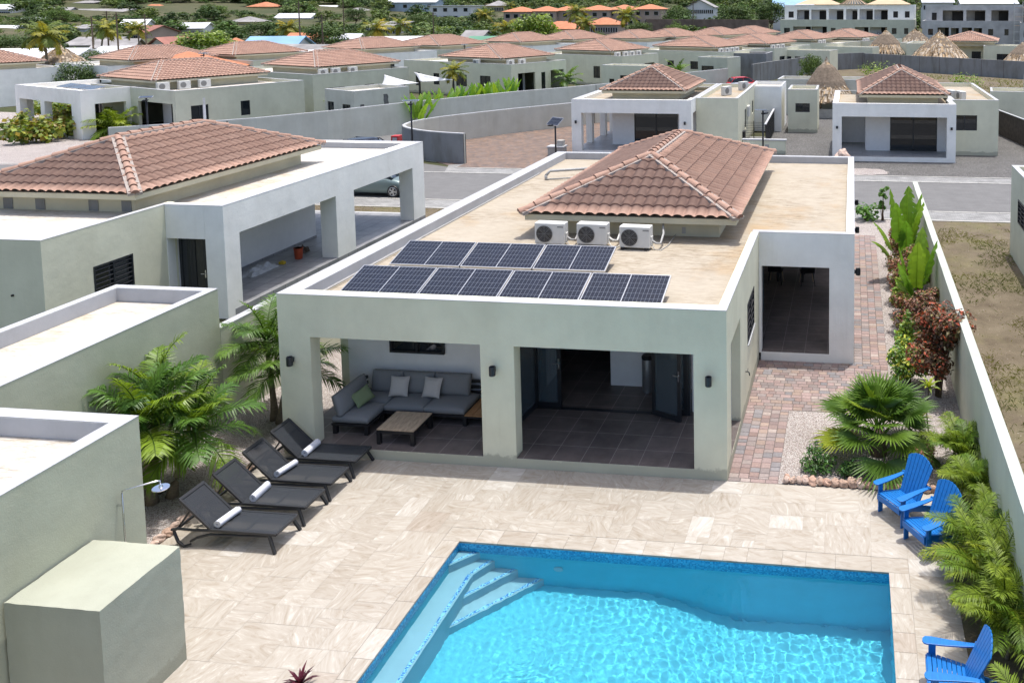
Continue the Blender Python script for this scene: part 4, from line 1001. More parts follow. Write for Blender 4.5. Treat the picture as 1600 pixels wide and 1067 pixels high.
# stones along the planting beds
def rock(label,x,y,z,s,group):
    m=MB(); n=7; k=9; sd=rng.random()*50; c=rng.choice([(1,1,1),(1.15,1.1,1.05),(.85,.78,.72),(1.2,1.2,1.2),(1.0,.86,.78)])
    vs=[]
    for i in range(n+1):
        th=math.pi*i/n
        for j in range(k):
            a=2*math.pi*j/k; d=Vector((math.sin(th)*math.cos(a),math.sin(th)*math.sin(a),math.cos(th))); r=1+.35*mnoise.noise(d*1.6+Vector((sd,0,0)))+.12*mnoise.noise(d*4+Vector((0,sd,0)))
            vs.append(Vector((d.x*s[0]*r,d.y*s[1]*r,d.z*s[2]*r)))
    fs=[(i*k+j,(i+1)*k+j,(i+1)*k+(j+1)%k,i*k+(j+1)%k) for i in range(n) for j in range(k)]
    m.add(vs,fs,c); o=m.build('border_stone',m_rock); o.location=(x,y,z); o.rotation_euler=(0,0,rng.uniform(0,6)); return tag(o,label,'stone',group)
x=1.10; k=0
while x<4.1:
    s=rng.uniform(.075,.115); rock('pinkish stone edging the front of the planting bed, level with the terrace',x+s*.8,.06+rng.uniform(-.02,.02),.06,(s,s*.8,s*.85),'stones edging the right planting bed')
    if rng.random()<.55: rock('pinkish stone edging the front of the planting bed, level with the terrace',x+s*.8,.19+rng.uniform(-.02,.02),.055,(s*.8,s*.7,s*.7),'stones edging the right planting bed')
    x+=s*1.55
y=-3.6
while y<-.1:
    s=rng.uniform(.07,.12); rock('pale stone edging the gravel bed behind the loungers',-9.68+rng.uniform(-.03,.03),y,.05,(s*.8,s,s*.7),'stones edging the left gravel bed'); y+=s*1.7
# ================================================================== NEIGHBOUR ON THE LEFT
nb=thing('neighbour_house','unfinished neighbour house on the left with sage wall, white open porch and big tiled roof','house',(-18.1,3.1,0)); nbo=Vector((-18.1,3.1,0))
class NP:
    location=(0,0,0)
def nbld(mb,name,m,**k): mb.v=[Vector(p)-nbo for p in mb.v]; return mb.build(name,m,nb,**k)
X0=-28.0; XBody=-18.1; XF=-16.2; YF=3.1; YS=7.08; YN=19.15
mb=MB(); wall_grid(mb,(X0,YF,0),(1,0,0),(0,1,0),XBody-X0,0,H,.25,[]); wall_grid(mb,(XBody,YF+.25,0),(0,1,0),(-1,0,0),YS-YF-.25+.4,0,H,.22,[(1.2,2.50,1.42,2.32)])
nbld(mb,'wall',m_sage)
mb=MB(); wall_grid(mb,(XF,YS,0),(0,1,0),(-1,0,0),YN-YS,0,H,.62,[(.64,5.6,.19,2.49),(6.74,11.1,.19,2.47)])
wall_grid(mb,(XBody+.005,YS,0),(1,0,0),(0,1,0),XF-XBody-.63,0,H,.3,[(.02,1.28,.19,2.43)])
wall_grid(mb,(X0,YN-.5,0),(1,0,0),(0,1,0),XF-X0-.625,0,H,.5,[(5.6,11.0,.19,2.47)])
nbld(mb,'white_porch_wall',m_white)
for bx in ((-19.0,-18.8,7.5,15.3),(-27,-19.0,15.1,15.3),(-18.8,-18.1,7.5,7.65)):
    mb=MB(); mb.box(*bx,.19,2.6); nbld(mb,'inner_wall',m_inwhite)
mb=MB(); mb.box(-18.805,-18.79,9.2,11.2,1.95,2.1); nbld(mb,'high_window',m_darkframe)
mb=MB(); mb.box(-18.79,-18.77,7.65,15.3,.205,.27); nbld(mb,'skirting',m_patiog)
mb=MB(); mb.box(X0,-16.83,7.1,YN-.51,2.62,3.18); nbld(mb,'ceiling',m_inwhite)
mb=MB(); mb.box(-27,XF+.005,YS+.3,YN-.003,0,.205); nbld(mb,'tiled_floor',m_patiog)
mb=MB(); mb.box(-27,XF-.3,YN-.006,YN+.25,0,.215); nbld(mb,'porch_step',m_cap)
mb=MB(); mb.box(X0+.2,XBody-.16,YF+.2,YN-.2,3.18,3.2); mb.box(XBody-.16,XF-.16,YS+.2,YN-.2,3.181,3.2); nbld(mb,'roof_deck',m_roofw)
mb=MB(); z=H; t_=.014; lp=.004
mb.box(X0-lp,XBody+lp,YF-lp,YF+.17,z,z+t_); mb.box(XBody-.17,XBody+lp,YF+.17,YS+.17,z,z+t_); mb.box(XBody+lp,XF+lp,YS-lp,YS+.17,z,z+t_); mb.box(XF-.2,XF+lp,YS+.17,YN-.2,z,z+t_); mb.box(X0-lp,XF+lp,YN-.2,YN+lp,z,z+t_)
mb.box(X0+.2,XF-.16,YN-.516,YN-.505,3.2,z); mb.box(XF-.205,XF-.19,YS+.4,YN-.52,3.2,z-.002)
mb2=MB(); mb2.box(XF-.62,XF-.205,YS+.31,YN-.51,3.16,3.205); nbld(mb,'parapet_paint',m_cap,bevel=.006)
# low part of the thick wall tops: roof surface carries on to a thin parapet
n_ch=len(nb.children)
hip_roof(nb,-24.5+18.1,-18.42+18.1,6.42-3.1,15.55-3.1,3.9,5.12,2.75,2.75,3.2,over=(.62,.62),seg=8,rs=23)
for x in (-23.3,-22.2,-20.4,-19.3): mb=MB(); mb.box(x-.16,x+.16,7.02,7.038,3.22,3.55); nbld(mb,'mortar_patch',m_concrete)
louvre_window(nb,(0,4.55-3.1,0),(0,1,0),(1,0,0),1.30,1.42,2.32,True,7)
def nd(x,y,a): return Matrix.Translation((x+18.1,y-3.1,.21))@Matrix.Rotation(R(a),4,'Z')
for i,x in enumerate((-18.0,-17.55,-17.1)): door_leaf(nb,.44,2.2,nd(x,7.45,0),i==1,m_glass)
mb=MB(); mb.lathe([(.03,0),(.03,.04)],10,Matrix.Translation((-19.0,YF,2.0))@Matrix.Rotation(R(90),4,'X')); nbld(mb,'cable_outlet',m_black)
# builders' things on its porch
b=thing('bucket','orange plastic bucket standing on the grey porch tiles of the neighbour house','bucket',(-17.6,12.45,.206))
mb=MB(); mb.lathe([(.125,0),(.13,.01),(.155,.36),(.165,.365),(.165,.40),(.155,.40)],22); mb.build('body',simple('orange_plastic',(.42,.075,.03),.45,var=.1),b,angle=40)
mb=MB(); mb.lathe([(.15,.395),(.15,.40)],22); mb.build('contents',m_cap,b)
mb=MB(); mb.box(-.10,.10,-.07,.07,0,.10); mb.box(-.04,.04,-.05,.05,.10,.13); o=mb.build('tool_box',simple('yellow_plastic',(.55,.38,.03),.45,var=.1),bevel=.012); o.location=(-17.75,11.75,.206); tag(o,'small yellow tool box beside the crumpled sheet on the neighbour porch','tool box')
def crumple(name,label,cat,x,y,z,sx,sy,hh,m,sd):
    mb=MB(); N=22; vs=[]
    for j in range(N+1):
        for i in range(N+1):
            u=2*i/N-1; v=2*j/N-1; e=max(0,1-max(abs(u),abs(v))**3); q=Vector((u*2.1+sd,v*2.1,sd))
            vs.append(Vector((u*sx*(1+.25*mnoise.noise(q)),v*sy*(1+.3*mnoise.noise(q*1.3)),.006+hh*e*max(0,.45+mnoise.noise(q*1.6)))))
    mb.add(vs,[(j*(N+1)+i,j*(N+1)+i+1,(j+1)*(N+1)+i+1,(j+1)*(N+1)+i) for j in range(N) for i in range(N)])
    o=mb.build(name,m,smooth=True); o.location=(x,y,z); return tag(o,label,cat)
crumple('dust_sheet','crumpled pale grey dust sheet lying on the neighbour porch floor','sheet',-18.0,10.9,.206,.30,.75,.24,simple('grey_sheet',(.42,.43,.44),.8,var=.2),3)
crumple('rag_pile','dark heap of rags against the inner wall of the neighbour porch','rags',-17.95,13.2,.206,.16,.22,.3,simple('brown_rags',(.12,.09,.07),.9,var=.4,vs=9),8)
# far right building beside the lot
rb=thing('sage_building','pale sage building with a black louvred window at the right edge beside the dry lot','house',(8.33,4.0,0))
mb=MB(); wall_grid(mb,(0,0,0),(0,1,0),(1,0,0),12.5,0,3.36,.2,[(9.9,11.1,1.55,2.4)]); mb.box(.2,9,12.25,12.5,0,3.36); mb.box(.2,9,.0,.2,0,3.36); mb.box(8.8,9,.2,12.25,0,3.36); mb.build('wall',m_sagelight,rb,bevel=.012)
mb=MB(); mb.box(.2,8.8,.2,12.25,3.0,3.1); mb.build('roof_deck',m_roof,rb)
mb=MB(); cap_ring(mb,0,9,0,12.5,3.36,(.2,)*4,.2); mb.build('parapet_paint',m_cap,rb)
louvre_window(rb,(0,9.9,0),(0,1,0),(-1,0,0),1.2,1.55,2.4,True,6)
# ================================================================== PLANTS
def vy(yaw,el): return Vector((math.cos(yaw)*math.cos(el),math.sin(yaw)*math.cos(el),math.sin(el)))
def leaflet(mb,p,d,L,wd,col,n,droop=.25,fold=.0):
    """narrow leaf from p along d, facing n, drooping at the tip"""
    s=d.cross(n)
    if s.length<1e-4: s=Vector((1,0,0))
    s.normalize(); q=p+d*(L*.45)+Vector((0,0,-droop*L*.12)); t=p+d*(L*.94)+Vector((0,0,-droop*L*.62))
    mb.add([p-s*wd*.25,p+s*wd*.25,q+s*wd*.5,q-s*wd*.5,t],[(0,1,2,3),(3,2,4)],col)
def frond(mb,stem,base,yaw,e0,L,droop,nl,ll,lw,tone,rg,twist=0,vee=.35,start=.14,stalk=(.5,.55,.3)):
    pts=[];p=Vector(base); N=12; side=Vector((-math.sin(yaw),math.cos(yaw),0)); dirs=[]
    curl=rg.uniform(-.25,.25)
    for i in range(N+1):
        s=i/N; d=vy(yaw+curl*s*s,e0-droop*s**1.4); pts.append(p.copy()); dirs.append(d); p=p+d*(L/N)
    stem.tube(pts,[.016*L*(1-.85*i/N)+.002 for i in range(N+1)],4,col=mul(stalk,1),cap=False)
    for k in range(nl):
        s=start+(1-start)*(k+.5)/nl; f=s*N; i=min(N-1,int(f)); a=f-i; P=pts[i].lerp(pts[i+1],a); d=dirs[i].lerp(dirs[i+1],a).normalized()
        sd=d.cross(Vector((0,0,1))); sd=sd.normalized() if sd.length>.05 else side; up=sd.cross(d).normalized()
        prof=math.sin(math.pi*min(1,(.12+.9*s)))**.7 if s<.9 else .75*math.sin(math.pi*.93)**.3
        prof=max(.3,(1-(2*s-.95)**2*.65))
        for sg in (-1,1):
            fw=.35+.75*s+rg.uniform(-.12,.12)
            ld=(sd*sg+d*fw+up*(vee+rg.uniform(-.18,.18))).normalized()
            c=mul(tone,rg.uniform(.75,1.25)); l=ll*prof*rg.uniform(.85,1.1)
            leaflet(mb,P,ld,l,lw,c,up,rg.uniform(.35,1.0))
def palm(name,label,x,y,heads,trunkm,leafm,group=None,cat='palm',nf=15,L=1.5,nl=26,ll=.48,lw=.045,e=(-.35,1.25),droop=(.7,1.3),tones=((1,1,1),),seed=1,tr=.055,dry=0):
    """heads: list of (dx,dy,h,lean dx,lean dy) stems with a crown each"""
    rg=random.Random(seed); t=thing(name,label,cat,(x,y,0),0,group); tm=MB(); cm=MB(); sm=MB()
    for (dx,dy,h,lx,ly) in heads:
        pts=[Vector((dx+lx*(i/8)**1.5,dy+ly*(i/8)**1.5,h*i/8)) for i in range(9)]
        if h>.05: tm.tube(pts,[tr*1.55,tr*1.15]+[tr*(1-.35*i/8) for i in range(2,9)],10)
        top=pts[-1]
        if h>.5: sm.tube([top,top+Vector((0,0,.35))],[tr*.85,tr*.3],8,col=(.8,1.0,.5))
        for k in range(nf):
            q=(k+.5)/nf; yaw=k*2.399+rg.uniform(-.3,.3); e0=e[0]+(e[1]-e[0])*q+rg.uniform(-.15,.15)
            tone=rg.choice(tones)
            if dry and q<dry: tone=(1.9,1.45,.5)
            frond(cm,sm,top+Vector((0,0,.10+.2*q if h>.5 else .02)),yaw,e0,L*rg.uniform(.8,1.08),rg.uniform(*droop)*(1-.2*q),nl,ll,lw,tone,rg)
    if tm.v: tm.build('trunk',trunkm,t,smooth=True)
    cm.build('crown',leafm,t); sm.build('leaf_stalks',leafm,t,smooth=True); return t
G1=((1,1,1),(.8,.85,.8),(1.15,1.1,1),(1.4,1.2,.9))
palm('palm_tree','dark green bushy palm with a bent grey trunk left of the porch pillar',-10.62,1.38,[(0,0,1.55,-.22,.15),(.22,-.12,1.15,.22,.1)],m_trunk,m_palm,nf=17,L=1.25,nl=32,ll=.50,lw=.034,e=(-.25,1.35),seed=4,tones=G1,tr=.075)
palm('palm_tree','large bushy palm with yellowing lower fronds behind the sun loungers',-10.75,-1.95,[(0,0,1.25,-.12,.05),(.2,.25,1.0,.35,.25),(-.2,.3,1.5,-.25,.4)],m_trunk,m_palm,nf=17,L=1.3,nl=32,ll=.52,lw=.034,e=(-.2,1.4),seed=9,tones=G1+((2.0,1.45,.8),(1.7,1.35,.8),(2.3,1.6,.8)),tr=.08,dry=.14)
# fan palm
def fan_palm():
    rg=random.Random(5); t=thing('fan_palm','large round fan palm with a few yellow leaves in the stone edged gravel bed','palm',(3.0,1.38,0)); cm=MB(); sm=MB()
    t.scale=(1.13,)*3
    NL=28
    for k in range(NL):
        q=k/NL; yaw=k*2.399+rg.uniform(-.25,.25); el=.0+1.45*q**.8; Lp=rg.uniform(.58,.85)*(1-.18*q); d=vy(yaw,el); base=Vector((0,0,.22+.22*q)); P=base+d*Lp+Vector((0,0,-.10*(1-q)))
        sm.tube([base,base+d*Lp*.5+Vector((0,0,.03)),P],[.014,.011,.009],5,col=(1.1,1.2,.6),cap=False)
        a=el-rg.uniform(.15,.55)*(1-.5*q); n=vy(yaw,a+math.pi/2); f=vy(yaw,a); s=f.cross(n).normalized()
        R0=rg.uniform(.66,.82)*(1-.10*q); nseg=30; tone=rg.choice(((1,1,1),(.85,.88,.85),(1.15,1.12,.9),(1.4,1.25,.9)))
        if k in (1,4): tone=(3.0,1.9,.9)
        if k in (20,): tone=(2.0,1.5,.8)
        for i in range(nseg):
            span=R(205); th=(i-(nseg-1)/2)/nseg*span; dth=span/nseg*.5
            rr=R0*(.74+.26*math.cos(th*.8))*rg.uniform(.95,1.05); fz=.016
            def pt(ang,r,dz=0):
                w_=f*math.cos(ang)+s*math.sin(ang); cup=n*(.22*r*abs(math.sin(ang))); return P+w_*r+cup+Vector((0,0,-.22*r*r+dz))
            c=mul(tone,rg.uniform(.9,1.12)); c2=mul(c,.88); r1=rr*.52; dr=rg.uniform(.0,.10)
            a0=pt(th-dth,.04);a1=pt(th+dth,.04);b0=pt(th-dth,r1)-n*fz;b1=pt(th+dth,r1)-n*fz;m=pt(th,r1)+n*fz; mo=pt(th,.04)
            e0=pt(th-dth*.36,rr*.80,-dr*.4)-n*fz*.4;e1=pt(th+dth*.36,rr*.80,-dr*.4)-n*fz*.4; tip=pt(th,rr,-dr)
            cm.add([a0,mo,m,b0],[(0,1,2,3)],c); cm.add([mo,a1,b1,m],[(0,1,2,3)],c2); cm.add([b0,m,tip,e0],[(0,1,2,3)],c); cm.add([m,b1,e1,tip],[(0,1,2,3)],c2)
    cm.build('crown',m_fan,t); sm.build('leaf_stalks',m_fan,t,smooth=True)
    tr=MB(); tr.lathe([(.15,0),(.16,.1),(.12,.4),(.05,.5)],12); tr.build('trunk',m_bark,t)
fan_palm()
GA=((1,1,1),(1.1,1.05,1),(.8,.85,.8),(1.25,1.1,.9),(.65,.8,.7))
ar=[(4.6,.75,1.0,'behind the farthest blue chair, nearest the fan palm'),(4.70,-.45,.95,'by the wall right of the farthest blue chair'),(4.74,-2.1,1.05,'behind the middle blue chair'),(4.62,-3.0,1.4,'by the wall between the middle and the nearest blue chairs'),(4.72,-3.95,1.2,'just above the nearest blue chair'),(4.74,-6.2,1.0,'at the bottom right corner, behind the nearest blue chair')]
for i,(x,y,L,wh) in enumerate(ar):
    hd=[(rng.uniform(-.2,.2),rng.uniform(-.3,.3),.3+.2*rng.random(),rng.uniform(-.1,.1),rng.uniform(-.1,.1)) for _ in range(4)]
    palm('areca_palm','yellow green feathery palm clump %s'%wh,x,y,hd,m_trunk,m_areca,'feathery palms along the right garden wall','palm',nf=9,L=L*.85,nl=32,ll=.32,lw=.019,e=(.3,1.35),droop=(.9,1.7),tones=GA,seed=20+i,tr=.025)
# paddle leaved plants
def paddle(mb,sm,base,yaw,e0,Lp,L,wd,tone,rg,droop=.5):
    d=vy(yaw,e0); P=base+d*Lp; sm.tube([base,base+d*Lp*.5,P],[.03,.022,.014],6,col=(1.2,1.2,.7),cap=False)
    N=16; pts=[];p=P.copy(); 
    for i in range(N+1): pts.append((p.copy(),vy(yaw,e0-droop*(i/N)**1.6))); p=p+pts[-1][1]*(L/N)
    sdv=Vector((-math.sin(yaw),math.cos(yaw),0)); 
    for sg in (-1,1):
        vs=[];fs=[];cs=[]
        for i,(q,dd) in enumerate(pts):
            s=i/N; w2=wd*math.sin(math.pi*min(1,.06+.94*s)**.8)**.65*.5*rg.uniform(.80,1.08); up=sdv.cross(dd).normalized()
            out=sdv*sg; tear=rg.uniform(-.02,.03)
            vs+=[q,q+out*w2*.55+up*(w2*.28),q+out*w2+up*(w2*.22+tear)-Vector((0,0,.10*w2))]
        for i in range(N):
            gap=rg.random()<.3
            for k in range(2):
                if k==1 and gap: 
                    fs.append((3*i+k,3*i+k+1,3*i+3+k)); 
                else: fs.append((3*i+k,3*i+k+1,3*i+4+k,3*i+3+k))
        n=len(mb.v); mb.v+=vs
        for f in fs:
            mb.f.append(tuple(n+a for a in f)); mb.c.append(mul(tone,rg.uniform(.85,1.15))); mb.m.append(0)
        mb.hasc=True
    sm.tube([q+Vector((0,0,.004)) for q,_ in pts],[.012*(1-.8*i/N)+.002 for i in range(N+1)],4,col=(2.2,1.7,1.0),cap=False)
def banana(label,x,y,leaves,seed,sc=1):
    rg=random.Random(seed); t=thing('banana_plant',label,'plant',(x,y,0),0,'paddle leaved plants by the right wall'); cm=MB(); sm=MB()
    for (yaw,e0,Lp,L,wd,dr) in leaves:
        paddle(cm,sm,Vector((rg.uniform(-.12,.12),rg.uniform(-.12,.12),.0)),R(yaw),R(e0),Lp*sc,L*sc,wd*sc,rg.choice(((1,1,1),(1.25,1.1,.9),(.75,.85,.8))),rg,dr)
    cm.build('leaves',m_banana,t,smooth=True); sm.build('leaf_stalks',m_banana,t,smooth=True)
banana('tall paddle leaved banana plant at the far end of the garden bed, near the street',4.2,13.3,[(150,84,1.05,1.35,.44,.25),(75,86,1.2,1.25,.50,.2),(-35,80,1.0,1.2,.46,.45),(200,70,.8,1.0,.42,.7),(-95,76,.8,1.05,.44,.6),(20,80,1.1,1.2,.5,.35),(245,82,1.0,1.2,.46,.35),(-150,60,.6,.9,.4,.9)],3,1.28)
banana('paddle leaved banana plant with one big sunlit leaf, above the dark brown shrub',4.35,9.3,[(70,86,.95,1.3,.46,.25),(170,82,.85,.95,.36,.3),(-90,84,.8,1.25,.55,.25),(215,74,.65,1.0,.44,.5),(-30,80,.9,1.2,.5,.35),(120,82,.75,.8,.36,.3),(-150,66,.5,.9,.4,.8)],6,1.22)
# leafy shrubs
def leafcloud(mb,blobs,n,size,tones,rg,up=.5,aspect=.55):
    """leaf faces spread through blobs (x,y,z,rx,ry,rz), denser towards the skin"""
    tot=sum(b[3]*b[4]*b[5] for b in blobs)
    for b in blobs:
        bt=rg.uniform(.8,1.2)
        for _ in range(max(4,int(n*b[3]*b[4]*b[5]/tot))):
            d=Vector((rg.gauss(0,1),rg.gauss(0,1),rg.gauss(0,1))).normalized(); r=rg.random()**.4
            p=Vector((b[0]+d.x*b[3]*r,b[1]+d.y*b[4]*r,b[2]+d.z*b[5]*r))
            if p.z<.03: continue
            nn=(d*.7+Vector((rg.uniform(-1,1),rg.uniform(-1,1),rg.uniform(-.3,1)+up))).normalized()
            a=nn.cross(Vector((rg.uniform(-1,1),rg.uniform(-1,1),rg.uniform(-1,1)))).normalized(); c=nn.cross(a)
            s=size*rg.uniform(.6,1.25); tone=mul(rg.choice(tones),bt*rg.uniform(.75,1.25))
            mb.add([p-a*s*.5,p+c*s*aspect*.5+nn*s*.04,p+a*s*.5-nn*s*.08,p-c*s*aspect*.5+nn*s*.04],[(0,1,2,3)],tone)
def shrub(name,label,x,y,w_,h,m,n,size,tones,seed,group=None,stems=5,low=.15,asp=.55,nb_=9,cat='shrub',z=0):
    rg=random.Random(seed); t=thing(name,label,cat,(x,y,z),0,group); st=MB(); bl=[]
    for k in range(nb_):
        a=k*2.399; r=w_*.5*math.sqrt((k+.5)/nb_)*.75; zz=h*(low+(1-low)*rg.uniform(.25,.85)); br=w_*rg.uniform(.17,.27)
        bl.append((r*math.cos(a),r*math.sin(a),zz,br,br,br*rg.uniform(.8,1.25)))
    for k in range(stems):
        b=bl[k%len(bl)]; st.tube([(rg.uniform(-.04,.04),rg.uniform(-.04,.04),0),(b[0]*.45,b[1]*.45,b[2]*.5),(b[0],b[1],b[2])],[.018+.01*h,.014,.006],5)
    cm=MB(); leafcloud(cm,bl,n,size,tones,rg,aspect=asp)
    cm.build('foliage',m,t); st.build('stems',m_bark,t,smooth=True); return t
TR=((1,1,1),(1.5,1.4,1.3),(.6,1.3,.5),(2.0,1.6,1.5),(.5,.5,.5),(.8,1.9,.5)); TB=((1,1,1),(1.4,1.1,1),(.7,.7,.7),(1.1,1.5,.9),(2.6,.9,.7))
shrub('copper_shrub','reddish copper leaved shrub left of the far banana plant, first by the paved path',3.95,12.3,1.0,1.25,m_croton,1300,.10,TR,1,'copper leaved shrubs by the path')
shrub('copper_shrub','reddish copper leaved shrub between the two banana plants, with pinkish tops',4.02,10.7,1.15,1.4,m_croton,1800,.10,TR,2,'copper leaved shrubs by the path')
shrub('copper_shrub','reddish copper leaved shrub in front of the near banana plant, beside the path',3.98,8.3,1.05,1.2,m_croton,1400,.10,TR,3,'copper leaved shrubs by the path')
shrub('copper_shrub','small reddish shrub hard against the garden wall, behind the near banana plant',4.66,8.5,.7,1.3,m_croton,800,.10,TR,4,'copper leaved shrubs by the path')
shrub('brown_shrub','tall dark brown leaved shrub on bare stems against the garden wall',4.5,4.2,1.45,2.15,m_brown,4600,.115,TB,5,None,9,.22,nb_=16)
shrub('brown_shrub','dark maroon upright shrub just behind the tall dark brown shrub',4.3,6.4,.95,1.9,m_croton,1800,.11,((.6,.5,.5),(1.0,.9,.8),(1.5,1.3,1.1),(.4,.35,.35),(.5,.9,.4)),6,None,4,.3)
shrub('variegated_shrub','yellow and green leaved shrub beside the paved path, left of the dark brown shrub',3.85,4.9,1.15,1.2,m_ygreen,1600,.12,((1,1,1),(.5,.75,.6),(2.3,1.7,1.2),(.4,.7,.5)),7)
shrub('green_shrub','bright green low shrub under the far banana plant',4.5,13.6,1.1,1.1,m_ygreen,1000,.13,((.6,.9,.8),(1,1.1,.9)),8)
shrub('copper_shrub','tall reddish green copper leaved shrub close to the wall behind the far banana plant',4.55,12.1,.9,1.7,m_croton,1500,.11,TR,18,'copper leaved shrubs by the path')
shrub('green_shrub','tall leafy green shrub close to the wall between the two banana plants',4.55,11.2,.8,1.6,m_ygreen,1000,.13,((.7,.95,.8),(1.2,1.1,1)),19)
shrub('green_shrub','bright green broad leaved shrub between the path and the near banana plant',4.0,9.7,.9,1.1,m_ygreen,800,.16,((.8,1,.8),(1.2,1.15,1)),20)
shrub('copper_shrub','pinkish copper leaved shrub at the street end of the bed behind the far banana plant',4.05,14.6,1.0,1.2,m_croton,1300,.11,TR,21,'copper leaved shrubs by the path')
shrub('green_shrub','bright green shrub just behind the tall dark brown shrub, close to the path',3.95,6.2,.8,1.0,m_ygreen,800,.15,((.7,.95,.8),(1.3,1.2,1)),22)
shrub('green_shrub','mixed green and yellow leaved shrub between the brown shrub and the near banana plant',4.25,7.4,.9,1.0,m_ygreen,1000,.12,((.6,.9,.8),(1.3,1.2,1),(.4,.6,.5)),16)
shrub('green_shrub','green leafy shrub behind the far banana plant, next to the street end of the wall',4.4,15.4,1.0,1.1,m_ygreen,800,.13,((.6,.9,.8),(1,1.1,.9)),17)
shrub('maroon_plant','small maroon leaved plant among the copper shrubs by the garden wall',4.5,10.3,.45,.65,m_purple,260,.12,((2.2,1.6,1.4),(1.4,1.2,1.2)),9)
for lb,x,y,wd,h,n,sd in (('low dark green fern like shrub at the left front of the fan palm',1.75,.62,.75,.5,700,11),('small dark green plant behind the edging stones below the fan palm',2.35,.45,.5,.35,300,12),):
    shrub('low_shrub',lb,x,y,wd,h,m_shrub,n,.10,((1,1,1),(.6,.8,.7),(1.5,1.4,1)),sd,'low green plants by the fan palm',3,.05,.35)
shrub('dry_shrub','reddish brown twiggy shrub between the fan palm and the feathery palms',3.85,.75,.55,.55,m_croton,450,.06,((1.3,1,1),(.8,.7,.7)),13,None,6,.1,.4)
shrub('dry_tuft','tiny dry reddish brown tuft on the pale gravel left of the fan palm',1.85,1.45,.2,.16,m_croton,90,.05,((1.2,.8,.6),),14,None,3,.05,.3)
shrub('broadleaf_shrub','small broad leaved green shrub under the feathery palms by the middle blue chair',4.08,-2.35,.5,.6,m_shrub,260,.10,((1.3,1.4,1),(.9,1,.8)),15)
def rosette(name,label,x,y,h,n,L,wd,m,tones,seed,stem=.012,e=(.1,1.3),cat='plant'):
    rg=random.Random(seed); t=thing(name,label,cat,(x,y,0)); cm=MB(); st=MB()
    if h>.05: st.tube([(0,0,0),(rg.uniform(-.05,.05),.03,h*.5),(0,0,h)],[stem*1.4,stem*1.1,stem],7); st.build('stem',m_bark,t,smooth=True)
    for k in range(n):
        q=k/n; yaw=k*2.399; e0=e[0]+(e[1]-e[0])*q; d=vy(yaw,e0); s=Vector((-math.sin(yaw),math.cos(yaw),0)); l=L*rg.uniform(.8,1.1); up=s.cross(d).normalized()
        if up.z<0: up=-up
        p=Vector((0,0,h)); pts=[p,p+d*l*.35,p+d*l*.7-up*l*.06,p+d*l-up*l*.25]; ws=[.25,1,.8,.03]; c=mul(rg.choice(tones),rg.uniform(.8,1.2)); vs=[]
        for a,b in zip(pts,ws): vs+=[a-s*wd*b*.5+up*wd*.18*b,a,a+s*wd*b*.5+up*wd*.18*b]
        cm.add(vs,[(3*i+j,3*i+j+1,3*i+4+j,3*i+3+j) for i in range(3) for j in range(2)],c)
    cm.build('leaves',m,t); return t
rosette('dracaena','thin stemmed dracaena with a yellow green leaf rosette in front of the dark brown shrub',4.12,2.45,1.0,18,.30,.06,m_ygreen,((1,1,1),(2,1.6,1),(.6,.8,.6)),31)
rosette('dracaena','smaller thin dracaena with drooping reddish green leaves left of the bare gravel',3.95,2.0,.55,14,.28,.03,m_ygreen,((.8,.8,.6),(1.6,.8,.6)),32)
rosette('spiky_plant','dark spindly plant with thin leaves standing on the pale gravel right of the fan palm',3.9,1.35,.25,8,.34,.022,m_brown,((.8,.9,.8),),33,e=(.5,1.2))
rosette('bromeliad','small purple leaved bromeliad on the terrace at the bottom edge, between ledge and pool',-5.12,-5.78,.05,22,.26,.045,m_purple,((1,1,1),(1.6,1,1.2),(.7,.7,.8)),34,e=(.1,1.35))
# sea grape style bushes with round leaves
def roundleaf(name,label,x,y,w_,h,n,seed,m=None,group=None,size=.16,col=((1,1,1),(.7,.8,.7),(1.5,1.2,.9)),z=0):
    return shrub(name,label,x,y,w_,h,m or m_ygreen,n,size,col,seed,group,5,.1,.95,z=z)
roundleaf('sea_grape','round leaved green bush by the street behind the right wing of the main house',3.0,21.0,1.2,.6,240,41,m_shrub,None,.17,((1.6,1.5,1.1),(1,1.1,.9)))
roundleaf('sea_grape','tall thin round leaved sapling by the street at the end of the garden bed',3.75,21.0,.45,1.7,170,42,m_shrub,None,.16,((1.6,1.5,1.1),(1,1.1,.9)))
